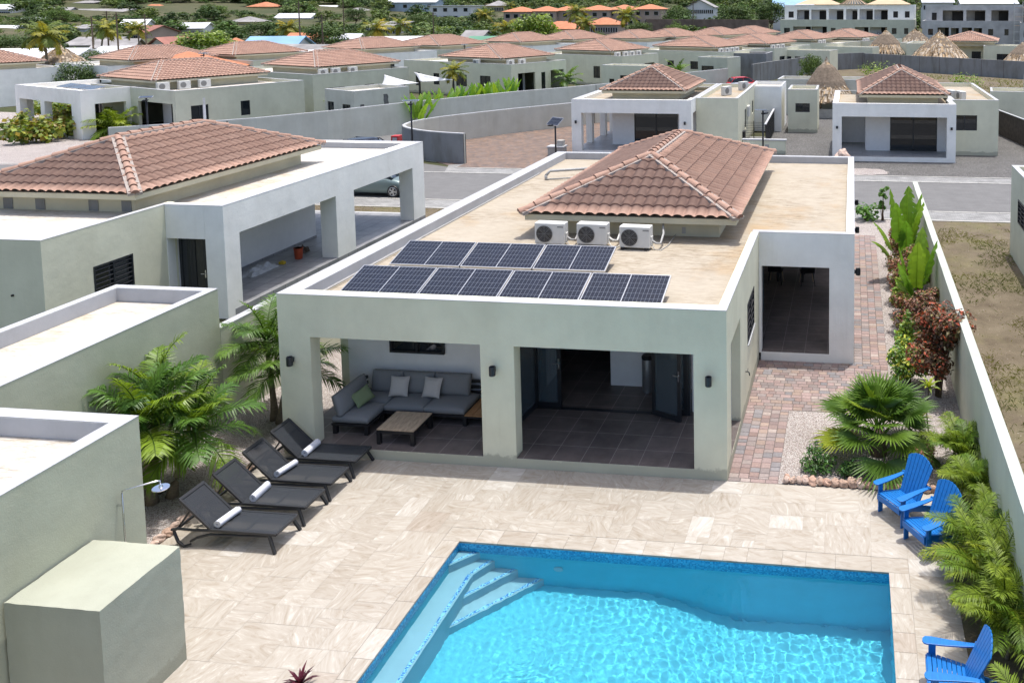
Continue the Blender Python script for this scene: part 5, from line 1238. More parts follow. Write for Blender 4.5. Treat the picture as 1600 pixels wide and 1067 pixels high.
# grass on the dry lot
def grass():
    rg=random.Random(3); mb=MB()
    spots=[(7.0,13.5,1.0),(7.4,10.6,.8),(6.3,9.8,.6),(6.9,7.6,.9),(6.0,6.6,.5),(6.6,5.2,.9),(6.2,3.2,.6),(7.0,2.5,.9),(6.1,1.0,.6),(6.6,-.5,.8),(6.0,-1.8,.5),(6.5,17.5,1.2),(5.5,20.3,.5),(7.6,16.2,.7),(5.6,-3.0,.4),(9.5,18,1.2)]
    for _ in range(24000):
        px,py=rg.uniform(5.25,11.5),rg.uniform(-4,21)
        nz=mnoise.noise(Vector((px*.55,py*.42,4)))+.5*mnoise.noise(Vector((px*1.7,py*1.5,9)))
        if nz<-.16+.35*rg.random(): continue
        g_=mnoise.noise(Vector((px*.3,py*.3,20))); b=rg.uniform(0,6.28); L=rg.uniform(.07,.26)
        leaflet(mb,Vector((px,py,0)),vy(b,rg.uniform(.4,1.35)),L,.018,mul((1,1,1) if g_>0 else (1.5,1.25,.95),rg.uniform(.6,1.3)),Vector((math.cos(b+1.5),math.sin(b+1.5),.3)),.5)
    for _ in range(900):
        px,py=rg.uniform(5.2,11),rg.uniform(-4,21); b=rg.uniform(0,6.28)
        leaflet(mb,Vector((px,py,0)),vy(b,rg.uniform(.4,1.3)),rg.uniform(.04,.13),.014,mul((1.7,1.4,1.1),rg.uniform(.6,1.2)),Vector((math.cos(b+1.5),math.sin(b+1.5),.3)),.5)
    for _ in range(2500):
        px,py=rg.uniform(-34,-10),rg.uniform(19.2,21.1); b=rg.uniform(0,6.28)
        leaflet(mb,Vector((px,py,0)),vy(b,rg.uniform(.4,1.3)),rg.uniform(.04,.12),.016,mul((1.7,1.45,1.1),rg.uniform(.6,1.2)),Vector((math.cos(b+1.5),math.sin(b+1.5),.3)),.5)
    tag(mb.build('grass',m_grass),kind='stuff')
    mb=MB()
    for _ in range(7000):
        px,py=rg.uniform(3,34),rg.uniform(56,104)
        if not (-.72*(px-4)+105>py+2): continue
        if mnoise.noise(Vector((px*.12,py*.12,1)))<-.05: continue
        b=rg.uniform(0,6.28)
        leaflet(mb,Vector((px,py,0)),vy(b,rg.uniform(.7,1.4)),rg.uniform(.2,.6),.06,mul((2.0,1.55,1.0),rg.uniform(.6,1.3)),Vector((math.cos(b+1.5),math.sin(b+1.5),.3)),.5)
    tag(mb.build('dry_grass',m_grass),kind='stuff')
grass()
# ================================================================== HOUSES ACROSS THE STREET AND BEHIND
FAC=far_ac(); FACs=[FAC]
def put_ac(label,x,y,z,rz):
    if FACs: o=FACs.pop(); o.location=(x,y,z); o.rotation_euler=(0,0,rz); o['label']=label
    else: o=dup(FAC,(x,y,z),rz,label)
    o['group']='air conditioners on the houses behind'; return o
def recess(parent,face,u0,u1,z0,z1,kind):
    """window or doors set back into an opening of a wall face (org, ux, n inwards)"""
    org,ux,n=face
    def B(mb,a,b,za,zb,d0,d1):
        P=[org+ux*u+n*d+Vector((0,0,z)) for z in (za,zb) for u,d in ((a,d0),(b,d0),(b,d1),(a,d1))]
        mb.add(P,[(0,3,2,1),(4,5,6,7),(0,1,5,4),(1,2,6,5),(2,3,7,6),(3,0,4,7)])
    t=.06
    if kind=='w':
        f=MB()
        for a in ((u0,u1,z0,z0+t),(u0,u1,z1-t,z1),(u0,u0+t,z0+t,z1-t),(u1-t,u1,z0+t,z1-t)): B(f,*a,.05,.11)
        if u1-u0>.9: B(f,(u0+u1)/2-t/2,(u0+u1)/2+t/2,z0+t,z1-t,.05,.11)
        o=f.build('window',m_darkframe,parent); p=MB(); B(p,u0+t,u1-t,z0+t,z1-t,.08,.10); p.build('pane',m_glass,o)
    else:
        W=u1-u0; d=1.8 if kind=='p' else .18
        f=MB(); n_=max(2,int(W*.72/.8)); a0=u0+W*.22 if kind=='p' else u0; a1=u1-.05 if kind=='p' else u1
        for i in range(n_+1): x=a0+(a1-a0)*i/n_; B(f,x-.05,x+.05,z0,z1-.05,d-.06,d)
        B(f,a0,a1,z1-.12,z1,d-.06,d); B(f,a0,a1,z0,z0+.1,d-.06,d); o=f.build('glass_door',m_darkframe,parent)
        p=MB(); B(p,a0,a1,z0+.1,z1-.12,d-.02,d+.02); p.build('pane',m_glass,o)
        if kind=='p':
            q=MB(); B(q,u0-.4,u1+.4,z0-.2,z1+.3,d+.03,d+.2); q.build('porch_back_wall',m_inwhite,parent)
def body(parent,x0,x1,y0,y1,h,wallm,front=(),right=(),left=(),wd=.2,roofm=None,th=.2,back=True,cap=True,z0=0):
    mb=MB()
    wall_grid(mb,(x0,y0,0),(1,0,0),(0,1,0),x1-x0,z0,h,th,[o[:4] for o in front])
    wall_grid(mb,(x1,y0+th,0),(0,1,0),(-1,0,0),y1-y0-th,z0,h,th,[(o[0]-th,o[1]-th,o[2],o[3]) for o in right])
    wall_grid(mb,(x0,y0+th,0),(0,1,0),(1,0,0),y1-y0-th,z0,h,th,[(o[0]-th,o[1]-th,o[2],o[3]) for o in left])
    if back: wall_grid(mb,(x0+th,y1-th,0),(1,0,0),(0,1,0),x1-x0-2*th,z0,h,th,[])
    mb.build('wall',wallm,parent)
    mb=MB(); mb.box(x0+th,x1-th,y0+th,y1-th,h-.45,h-.25); mb.build('roof_deck',roofm or m_roofw,parent)
    if cap: mb=MB(); cap_ring(mb,x0,x1,y0,y1,h,(wd,)*4,.2,top=.02); mb.build('parapet_paint',m_cap,parent)
    fF=(Vector((x0,y0,0)),Vector((1,0,0)),Vector((0,1,0))); fR=(Vector((x1,y0,0)),Vector((0,1,0)),Vector((-1,0,0))); fL=(Vector((x0,y0,0)),Vector((0,1,0)),Vector((1,0,0)))
    for f,ops in ((fF,front),(fR,right),(fL,left)):
        for o in ops:
            if o[4]!='o': recess(parent,f,*o)
_hipcache={}
def far_hip(parent,x0,x1,y0,y1,ze,zr,hf,hb,zb):
    key=(round(x1-x0,1),round(y1-y0,1))
    if key in _hipcache:
        for nm,(d,kids) in _hipcache[key].items():
            o=bpy.data.objects.new(nm,d); C.objects.link(o); o.parent=parent; o.location=((x0+x1)/2,(y0+y1)/2,0)
            for kn,kd in kids: k=bpy.data.objects.new(kn,kd); C.objects.link(k); k.parent=o
        return
    e=thing('tmp','',''); before=set(bpy.data.objects); w2,l2=(x1-x0)/2,(y1-y0)/2
    hip_roof(e,-w2,w2,-l2,l2,ze,zr,hf,hb,zb,seg=4,rs=len(_hipcache)+50)
    store={}
    for o in list(e.children):
        store[o.name.split('.')[0]]=(o.data,[(k.name.split('.')[0],k.data) for k in o.children])
        o.parent=parent; o.location=((x0+x1)/2,(y0+y1)/2,0)
    bpy.data.objects.remove(e); _hipcache[key]=store
# ---- house A: white porch house with the brick driveway
t=thing('flat_roofed_house','white and sage flat roofed house on the brick driveway across the street','house',(-15.1,35.85,0)); o=Vector((-15.1,35.85,0))
mb=MB(); wall_grid(mb,(0,0,0),(1,0,0),(0,1,0),7.64,0,H,.45,[(.62,6.88,.25,2.62)]); wall_grid(mb,(0,.45,0),(0,1,0),(1,0,0),8.2,0,H,.4,[(.1,2.5,.25,2.62),(2.95,5.6,.25,2.62),(6.05,8.0,.25,2.62)]); wall_grid(mb,(7.64,.45,0),(0,1,0),(-1,0,0),1.2,0,H,.35,[(.15,1.2,.25,2.62)])
mb.build('white_porch_wall',m_white,t)
for bx in ((1.93,2.05,2.45,8.5),(2.05,3.4,2.45,2.6),(6.3,7.5,2.45,2.6)): mb=MB(); mb.box(*bx,.25,3.0); mb.build('inner_wall',m_inwhite,t)
recess(t,(Vector((3.4,2.35,0)),Vector((1,0,0)),Vector((0,1,0))),0,2.9,.26,2.66,'d')
mb=MB(); mb.box(0.02,7.62,.01,8.6,0,.255); mb.build('porch_floor',m_concfloor,t)
mb=MB(); mb.box(.2,7.5,.2,8.6,3.0,3.2); mb.build('roof_deck',m_roof,t); mb=MB(); cap_ring(mb,0,7.64,0,8.65,H,(.2,.2,.2,.2),.2); mb.build('parapet_paint',m_cap,t)
body(t,7.66,10.35,1.6,11.6,H-.02,m_sage,right=[(3.4,4.2,1.0,2.3,'w'),(7.6,8.4,1.5,2.4,'w')],roofm=m_roof); body(t,2.0,7.6,8.66,11.6,H-.03,m_sage,roofm=m_roof)
hip_roof(t,1.45,7.1,1.45,8.1,3.9,5.25,2.7,2.7,3.2,seg=6,rs=31)
for x in (.3,7.25): wall_lamp(t,x,0,2.05)
mb=MB(); mb.box(10.36,10.5,6.0,6.9,1.7,2.4); mb.build('wall_unit',m_acwhite,t)
put_ac('white air conditioner on the right wing roof of the driveway house, nearer one',-6.1,41.6,3.2,R(60)); put_ac('white air conditioner on the right wing roof of the driveway house, farther one',-5.4,45.2,3.2,R(60))
# ---- house B: white porch on grey gravel
t=thing('flat_roofed_house','white and sage flat roofed house standing on the dark grey gravel yard, to the right','house',(1.25,35.1,0))
mb=MB(); wall_grid(mb,(0,0,0),(1,0,0),(0,1,0),7.24,0,H,.42,[(.55,6.72,.28,2.68)]); wall_grid(mb,(0,.42,0),(0,1,0),(1,0,0),7.4,0,H,.35,[(.1,3.2,.28,2.68)]); wall_grid(mb,(7.24,.42,0),(0,1,0),(-1,0,0),2.2,0,H,.35,[])
mb.build('white_porch_wall',m_white,t)
for bx in ((2.06,3.5,2.2,2.35),(2.0,2.12,2.35,7.6),(6.36,7.0,2.2,2.35),(.35,2.0,5.3,5.45)): mb=MB(); mb.box(*bx,.28,3.0); mb.build('inner_wall',m_inwhite,t)
recess(t,(Vector((3.5,2.1,0)),Vector((1,0,0)),Vector((0,1,0))),0,2.86,.29,2.68,'d')
mb=MB(); mb.box(.02,7.22,.01,7.8,0,.285); mb.build('porch_floor',m_concfloor,t)
mb=MB(); mb.box(.2,7.05,.2,7.8,3.0,3.2); mb.build('roof_deck',m_roof,t); mb=MB(); cap_ring(mb,0,7.24,0,7.82,H,(.2,.2,.2,.2),.2); mb.build('parapet_paint',m_cap,t)
body(t,7.26,10.1,2.6,14.2,H-.02,m_sage,front=[(.05,1.55,1.55,2.5,'w')],roofm=m_roof); body(t,2.0,7.24,7.84,14.2,H-.03,m_sage,roofm=m_roof)
hip_roof(t,1.5,6.95,1.0,9.4,3.9,5.25,2.7,2.7,3.2,seg=6,rs=37)
for x in (.27,6.98): 
    mb=MB(); mb.box(x-.06,x+.06,-.08,0,1.95,2.1); mb.build('wall_lamp',m_black,t)
put_ac('grey sided air conditioner beside the tiled roof of the gravel yard house, left one',8.75,40.3,3.2,R(-70)); put_ac('grey sided air conditioner beside the tiled roof of the gravel yard house, right one',9.3,39.6,3.2,R(-70))
# small sheds between A and B
def lshed(label,x,y,rz,w_,d_,h,wallm,front=(),right=(),wd=.16,name='shed'):
    t=thing(name,label,'shed',(x,y,0),rz); body(t,0,w_,0,d_,h,wallm,front,right,wd=wd,th=.16); return t
lshed('white rendered box shaped shed behind the metal gate',-5.15,46.6,0,2.4,4.6,3.3,m_white)
lshed('narrow sage shed with a black louvred window beside the thatched hut',-2.25,46.2,0,2.15,3.4,3.15,m_sage,front=[(.55,1.6,1.5,2.15,'w')])
lshed('long low sage shed with a pale roof behind the white box shed',-3.9,56.5,R(-4),9.0,3.2,3.0,m_graywall)
lshed('small sage shed with an open flat roof right of the gravel yard house',13.0,51.5,R(-8),3.2,3.2,2.6,m_sage)
lshed('tall sage block at the right edge of the photo behind the dark slatted fence',16.2,54.0,R(-8),6,5,3.3,m_sage)
# walls, fences, gate
LW='grey green rendered boundary wall'
wall_thing('boundary_wall','long %s with dark joints curving along the side street'%LW,[(-41.4,29.7),(-38.3,32.0),(-35.6,34.6),(-33.2,38.3),(-30.4,43.9),(-27.9,47.9),(-25.6,51.8),(-22.2,56.2),(-19.4,60.3),(-14.9,72.5),(-11.5,78.6)],2.2,-.2,m_graywall,m_cap,3.0)
pts=[(-20.45,32.0),(-21.6,32.25),(-22.8,32.62),(-23.8,33.1),(-24.65,33.65),(-25.4,34.3),(-25.95,35.05),(-26.2,35.9),(-26.3,36.8),(-26.1,37.9),(-25.65,39.1),(-24.9,40.4),(-23.6,42.4),(-22.3,44.3),(-19.6,47.6),(-17.4,50.6),(-12.4,54.4),(-6.2,56.8)]
wall_thing('curved_wall','curved grey concrete wall with a pale top edge enclosing the brick driveway',pts,1.78,-.2,m_graywall,m_cap,3.4,outer=(m_concrete,10))
wall_thing('block_wall','grey concrete block wall with vertical joints on the left of the overgrown back lot',[(-9.2,84.0),(-7.8,88.3),(-4.2,97),(-.6,105.4),(4.1,108.8)],2.3,.2,m_concrete,None,2.2)
wall_thing('block_wall','long plain grey concrete wall closing the overgrown back lot on the right',[(4.1,108.8),(14,100.6),(23.4,92.6),(40,77)],2.2,.2,m_concrete,None,3.2)
def fence(label,a,b,h,m,post=1.2,diag=False,name='fence'):
    o=Vector((*a,0)); t=thing(name,label,'fence',o); B=Vector((*b,0))-o; L=B.length; d=B/L; n=Vector((-d.y,d.x,0)); mb=MB(); k=int(L/.16)
    mb.bar((0,0,.1),B+Vector((0,0,.1)),.05,.05); mb.bar((0,0,h-.05),B+Vector((0,0,h-.05)),.06,.06); mb.build('rail',m_black if diag else m,t)
    mb=MB()
    for i in range(k+1):
        p=d*(L*i/k)
        if diag:
            q=d*min(L,(L*i/k)+.5); mb.bar(p+Vector((0,0,.1)),q+Vector((0,0,h-.1)),.03,.03); mb.bar(q+Vector((0,0,.1)),p+Vector((0,0,h-.1)),.03,.03)
        else: mb.bar(p,p+Vector((0,0,h)),.15,.03,up=tuple(n))
    mb.build('fence_slats',m,t)
    mb=MB(); mb.bar(Vector((0,0,h)),B+Vector((0,0,h)),.14,.05); mb.build('coping',m_cap,t); return t
m_darkwood=simple('dark_fence_wood',(.06,.05,.043),.85,var=.35,vs=4)
fence('dark slatted fence with a white top rail right of the gravel yard house',(12.2,50.5),(14.6,36.0),1.75,m_darkwood)
fence('black lattice fence with a white top rail beside the metal gate',(-3.1,38.2),(-3.3,47.0),1.7,m_black,diag=True)
g=thing('metal_gate','black metal gate of thin horizontal bars beside the driveway house','gate',(-4.9,40.5,0))
mb=MB()
for i in range(13): mb.bar((.04,.0,.12+i*.115),(1.60,0,.12+i*.115),.02,.02)
mb.build('gate_bars',m_black,g); mb=MB()
for x in (0,.8,1.62): mb.bar((x,0,0),(x,0,1.6),.05,.05)
mb.build('gate_frame',m_black,g)
b=thing('wheeled_bin','black wheeled waste bin standing at the left end of the metal gate','bin',(-4.85,39.75,0)); mb=MB(); mb.prism([(-.22,-.22),(.22,-.22),(.26,.28),(-.26,.28)],0.05,.95); mb.build('body',m_black,b,bevel=.02); mb=MB(); mb.box(-.28,.28,-.28,.3,.955,1.03); mb.build('lid',m_black,b,bevel=.02)
for s in (-1,1): mb=MB(); mb.lathe([(.1,-.03),(.1,.03)],12,Matrix.Translation((s*.24,.3,.1))@Matrix.Rotation(R(90),4,'Y')); mb.build('wheel',m_black,b)
lw=thing('low_wall','low sage wall with a pale coping at the street end of the gravel drive','wall',(-4.4,37.0,0)); mb=MB(); mb.box(0,2.7,0,.25,0,.85); mb.build('wall_body',m_sage,lw); mb=MB(); mb.box(-.05,2.75,-.05,.3,.852,.93); mb.build('coping',m_cap,lw); mb=MB(); mb.box(1.4,1.65,-.012,0,.45,.6); mb.build('wall_light',m_pvc,lw)
p=thing('stone_pillar','low pale stone pillar beside the lamp post at the driveway house','pillar',(-16.4,35.0,0)); mb=MB(); mb.box(0,1.0,0,.7,0,.52); mb.build('base',m_kerb,p,bevel=.02); mb=MB(); mb.box(-.05,1.05,-.05,.75,.522,.6); mb.build('cap_stone',m_cap,p); mb=MB(); mb.box(.55,.95,.15,.55,.602,.95); mb.build('pier',m_kerb,p)
# rough boulders on the kerb in front of house B
rock('big whitish boulder in front of the left porch post of the gravel yard house',1.85,33.9,.4,(.5,.42,.5),None)
mb=MB()
# street lamps with solar panels
def street_lamp(label,x,y,h,rz,tilt,sz=(.9,.6)):
    t=thing('street_lamp',label,'street lamp',(x,y,0),rz,'solar street lamps')
    mb=MB(); mb.tube([(0,0,0),(0,0,h)],[.055,.045],10); mb.build('pole',m_black,t,smooth=True)
    M=Matrix.Translation((0,0,h))@Matrix.Rotation(tilt,4,'X')
    mb=MB(); mb.box(-sz[0]/2,sz[0]/2,-sz[1]/2,sz[1]/2,-.02,.02,M=M); mb.build('panel_frame',m_alu,t); mb=MB(); mb.box(-sz[0]/2+.03,sz[0]/2-.03,-sz[1]/2+.03,sz[1]/2-.03,.021,.026,M=M); mb.build('solar_cells',m_solar,t)
    mb=MB(); mb.box(-.12,.12,-.45,-.02,h-.22,h-.14); mb.build('lamp_head',m_black,t)
    return t
street_lamp('black street lamp with a tilted solar panel, left of the driveway house',-14.4,30.9,2.75,R(-30),R(38),(.95,.62))
street_lamp('black street lamp with a flat panel in front of the curved grey concrete wall',-23.1,31.0,3.85,R(20),R(4),(.9,.4))
street_lamp('black street lamp with a solar panel in front of the black metal gate',-2.5,31.0,3.5,R(160),R(14),(.75,.5))
street_lamp('black street lamp on the far left before the beige wall behind the neighbour roof',-40.0,31.0,3.9,R(30),R(8),(.7,.45))
street_lamp('small black street lamp far back, over the roof of the white corner porch house',-58.5,58.5,4.9,R(20),R(5),(.8,.4))
street_lamp('small black street lamp between two far tiled roofs in the middle distance',-40.2,76.0,4.6,R(20),R(5),(.8,.4))
street_lamp('small black street lamp beside the pale wall of a far house, upper middle',-46.0,87.0,4.4,R(20),R(5),(.8,.4))
# ---- far houses in rows turned 23 degrees
def villa(label,cx,cy,bodies,rz=R(-23),hip=(-4.1,4.1,-4.3,4.3),acs=(),aclab='',z=0):
    t=thing('flat_roofed_house',label,'house',(cx,cy,z),rz,None)
    for i,b in enumerate(bodies):
        x0,x1,y0,y1,h,m=b[:6]; kw=b[6] if len(b)>6 else {}
        body(t,x0,x1,y0,y1,h-.012*i,m,**kw)
    far_hip(t,*hip,3.95,5.15,2.6,2.6,3.2)
    M=Matrix.Translation((cx,cy,z))@Matrix.Rotation(rz,4,'Z'); n=('left','second','third','fourth')
    for k,(x,y,r) in enumerate(acs):
        p=M@Vector((x,y,3.21)); put_ac('white air conditioner on %s, %s in its row'%(aclab,('first','second','third','fourth')[k]),p.x,p.y,p.z,rz+r)
    return t
W_,G_,S_=m_white,m_graywall,m_sage
# H1 with the open white corner porch
h1=thing('flat_roofed_house','white flat roofed house with an open corner porch behind the round leaved bushes, left','house',(-50.6,45.0,0),R(-23))
mb=MB(); wall_grid(mb,(-8.4,-6.7,0),(1,0,0),(0,1,0),10.3,-.3,H,.45,[(.7,4.1,.1,2.45),(4.75,8.9,.1,2.45)]); wall_grid(mb,(1.9,-6.25,0),(0,1,0),(-1,0,0),2.7,-.3,H,.4,[(.4,2.4,.1,2.45)]); wall_grid(mb,(-8.4,-6.25,0),(0,1,0),(1,0,0),5.0,-.3,H,.4,[(.5,4.3,.1,2.45)])
mb.build('white_porch_wall',m_white,h1); mb=MB(); mb.box(-8.2,1.7,-6.5,-1.2,2.95,3.15); mb.build('roof_deck',m_roofw,h1); mb=MB(); cap_ring(mb,-8.4,1.9,-6.7,-1.2,H,(.2,)*4,.2); mb.build('parapet_paint',m_cap,h1)
mb=MB(); mb.box(-8.3,1.8,-6.6,-1.2,-.3,.09); mb.build('porch_floor',m_concfloor,h1)
body(h1,-4.0,8.0,-3.55,6.0,H-.012,m_sagelight,front=[(.3,1.6,.1,2.4,'d'),(6.9,11.6,.1,2.5,'p')],right=[(1.0,2.2,1.2,2.3,'w'),(4.5,5.2,1.2,2.3,'w')])
far_hip(h1,-4.1,4.1,-3.0,5.6,3.95,5.15,2.6,2.6,3.2)
M1=Matrix.Translation((-50.6,45,0))@Matrix.Rotation(R(-23),4,'Z')
for k,x in enumerate((3.2,4.3,5.3)): p=M1@Vector((4.3,-2.5+k*1.45,3.22)); put_ac('white air conditioner on the white corner porch house, %s of three'%('leftmost','middle','rightmost')[k],p.x,p.y,p.z,R(67))
for k in range(3):
    p=M1@Vector((-5.6+k*1.9,-5.2,3.27)); q=solar_module('dark blue solar panel on the far white corner porch, %s of three'%('leftmost','middle','rightmost')[k],p.x,p.y,p.z,R(10),0); q.rotation_euler=(0,0,R(-23)); q['group']='solar panels on the white corner porch'
p=M1@Vector((-1.4,-4.6,.1)); sc=thing('garden_sofa','dark grey garden sofa on the open porch of the white corner porch house','sofa',p,R(-23)); mb=MB(); mb.box(-.9,.9,-.4,.4,.28,.42); mb.build('seat',m_cush,sc,bevel=.03); mb=MB(); mb.box(-.9,.9,.25,.42,.425,.85); mb.build('backrest',m_cush,sc,bevel=.03)
for sx in (-.85,.85):
    for sy in (-.35,.35): mb=MB(); mb.box(sx-.04,sx+.04,sy-.04,sy+.04,0,.28); mb.build('leg',m_black,sc)
villa('cream flat roofed house with three air conditioners behind the small grey green shed',-46.3,59.7,[(-9,5.4,-5.6,4.2,H,m_sagelight,dict(front=[(11.2,12.6,1.2,2.2,'w'),(3,5,1.2,2.3,'w')],right=[(1.4,3.0,1.2,2.2,'w'),(5.0,6.0,1.2,2.2,'w'),(8.2,9.4,.9,2.3,'w')]))],acs=((4.35,-3.9,R(90)),(4.35,-2.7,R(90)),(4.35,-1.0,R(90))),aclab='the cream house left of centre')
lshed('small grey green flat roofed shed behind the long boundary wall, with grey repair patches',-37.06,44.2,R(-26),3.7,4.6,3.1,m_graywall,front=[(.3,1.1,1.0,2.2,'w'),(2.2,3.2,.9,2.1,'w')])
_sd=[o for o in bpy.data.objects if o.get('label','').startswith('small grey green flat roofed shed')][0]
m_patch=simple('dark_repair_mortar',(.13,.13,.128),.9,var=.3,vs=3)
for (yc,za,zb_) in ((.6,.1,2.1),(2.6,.9,2.7)):
    mb=MB(); rgp=random.Random(int(yc*10)); L_=[];R_=[]
    for i in range(9):
        zz=za+(zb_-za)*i/8; L_.append((yc-.10-rgp.uniform(0,.12),zz)); R_.append((yc+.10+rgp.uniform(0,.12),zz))
    mb.prism(L_[::-1]+R_ if 0 else R_+L_[::-1],0,.006,Matrix(((0,0,1,3.702),(1,0,0,0),(0,1,0,0),(0,0,0,1)))); mb.build('repair_patch',m_patch,_sd)
mb=MB(); mb.box(3.702,3.708,.1,1.9,.02,.22); mb.box(3.702,3.708,1.72,1.9,.22,.75); mb.build('repair_patch',m_patch,_sd)
villa('sage flat roofed house with broad porch openings behind the garden with banana plants, upper middle',-35.4,71.5,[(-9.7,6.2,-3.8,4.2,H,S_,dict(front=[(1.8,2.5,.8,2.2,'w'),(4.6,5.5,1.0,2.2,'w'),(8.0,9.6,1.0,2.2,'w'),(11.5,13.0,1.1,2.2,'w')],right=[(.9,3.3,.2,2.5,'p'),(4.2,4.8,.3,2.4,'w'),(5.6,7.6,.2,2.5,'o')]))],hip=(-4.6,4.6,-3.4,4.2),acs=((1.2,-3.6,0),(4.9,-2.6,R(90)),(4.9,-1.0,R(90))),aclab='the sage house behind the banana garden')
villa('sage flat roofed house with four air conditioners in a row behind the driveway house',-28.3,84.6,[(-7.5,6.2,-2.8,4.2,H,S_,dict(front=[(9.4,10.4,.8,2.2,'w'),(11.8,12.9,1.0,2.2,'w')],right=[(.5,2.5,.2,2.4,'p'),(4.2,6.2,.2,2.4,'o')]))],hip=(-4.4,4.4,-2.4,4.8),acs=((4.7,-1.8,R(90)),(4.7,-.3,R(90)),(4.7,.9,R(90)),(4.7,2.2,R(90))),aclab='the sage house behind the driveway house')
lshed('low sage pool shed with a dark door before the four air conditioner house',-23.8,71.7,R(-14),6.0,2.6,3.0,m_sage,front=[(.9,1.5,1.1,1.6,'w'),(2.2,3.2,.3,2.0,'w')])
villa('sage flat roofed house behind the pale sage box shed, right of the four air conditioners',-17.6,94.8,[(-8,6.4,-4.2,9,H,S_,dict(front=[(6,7.0,1.2,2.2,'w'),(9.5,11,1.2,2.2,'w')],right=[(2,3.4,1.2,2.2,'w')]))],hip=(-4.9,4.9,-3.4,4.6),acs=((5.2,-2.8,R(90)),(5.2,-1.4,R(90)),(5.2,-.2,R(90)),(5.2,1.0,R(90))),aclab='the sage house centre right')
lshed('pale sage box shed with two dark openings at the end of the long boundary wall',-15.8,84.4,R(-23),4.1,3.0,3.1,m_sagelight,front=[(.5,2.2,.6,2.1,'w'),(3.0,3.7,1.1,1.9,'w')])
lshed('raw grey concrete box shed without windows beside the pale sage box shed',-13.2,90.8,R(-6),5.0,4.0,3.2,m_concrete)
# further rows
simple_b=lambda w0,w1,d0,d1,m,seed: [(w0,w1,d0,d1,H,m,dict(front=[(1.2,2.6,1.2,2.3,'w'),((w1-w0)*.45,(w1-w0)*.45+1.2,1.2,2.3,'w'),((w1-w0)*.75,(w1-w0)*.75+1.3,.3,2.4,'w')],right=[(1.5,3,1.2,2.3,'w'),(5,6.4,.3,2.4,'w')]))]
villa('white flat roofed house with a low tiled roof behind the white corner porch house',-71.2,67.2,simple_b(-7.5,3.5,-6,4,W_,1))
villa('sage house with a square dark window right of the far left tiled roofs',-67.2,76.6,simple_b(-5,8.0,-4.5,4,S_,2))
villa('pale house with a tiled roof behind the cream house, upper left of centre',-59.8,89.5,simple_b(-6,7.5,-5.5,4,W_,3))
villa('grey green house with a wide tiled roof in front of the long white tin roofs',-54.9,98.5,simple_b(-6,8,-5,4,m_sagelight,4),hip=(-4.9,4.9,-4.3,4.3))
villa('white flat roofed house right behind the roof of the banana garden house',-47.2,109.0,simple_b(-6,7,-5,4,W_,5))
villa('low tiled roof house in front of the round dense dark green tree',-42.2,118.0,simple_b(-6,7,-5,4,W_,6))
villa('white house with a dark glazed front, centre of the far rows',-32.9,121.5,simple_b(-6,6.5,-5.5,4,W_,7))
villa('far tiled roof house just right of the white house with a dark glazed front',-28.4,128.5,simple_b(-6,7,-5,4,S_,8))
villa('far tiled roof house under the grey gabled hill house, left of a pair',-21.7,136.2,simple_b(-6,7,-5,4,W_,9))
villa('far tiled roof house under the grey gabled hill house, right of a pair',-16.6,144.6,simple_b(-6,7,-5,4,S_,10))
villa('sage house with its tiled roof cut by the white box shed skyline, right of centre',-11.0,104.5,simple_b(-6,5.5,-5,6,S_,11),acs=((4.4,-3.4,R(90)),(4.4,-2.0,R(90)),(4.4,-.6,R(90))),aclab='the sage house right of centre')
villa('sage house with the left tiled roof below the half built apartment block',-5.4,119.5,simple_b(-7,8,-4.5,6,S_,12),acs=((4.4,-3,R(90)),(4.4,-1.6,R(90))),aclab='the left house below the apartments')
villa('sage house with the right tiled roof below the half built apartment block',1.4,126.5,simple_b(-7,7.5,-4.5,6,S_,13),acs=((4.4,-3,R(90)),(4.4,-1.6,R(90))),aclab='the right house below the apartments')
villa('sage house with a tiled roof behind the biggest thatched hut, far right',19.6,113.5,simple_b(-9,3.5,-2.5,6,S_,14),rz=R(-10))
villa('flat roofed white house cut by the left edge of the photo, in the middle distance',-82.5,58.0,[(-6,6.6,-6,5,H,W_,dict(front=[(2,5,.2,2.4,'p'),(8,11,.2,2.4,'p')],right=[(2,4.5,.2,2.4,'p')]))])
lshed('low sage garden house with a purple flowered trellis, right of centre',-9.4,102.0,R(-17),9.2,3.5,3.05,m_sage,front=[(2.8,3.7,.6,2.2,'w'),(4.2,5.0,.9,2.2,'w')])
lshed('low sage garden house with two dark windows left of the thatched hut',-1.85,112.0,R(-20),7.6,3.0,3.0,m_sage,front=[(4.6,5.4,1.0,2.1,'w'),(6.2,7.1,1.2,2.0,'w')])
lshed('sage block with one dark window left of the biggest thatched hut',9.6,116,R(-20),5.5,4,3.4,m_sage,front=[(1,2.4,1,2.2,'w')])
lshed('sage block with a black square window at the right edge behind the concrete wall',20.6,107.0,R(-10),9,5,3.4,m_sage,front=[(1.8,3.4,.9,2.3,'w')])
shrub('bougainvillea','purple flowering bush along the front of the low sage garden house',-7.6,100.3,2.6,1.4,m_purple,500,.22,((3,2,3),(1,2.5,1)),71)
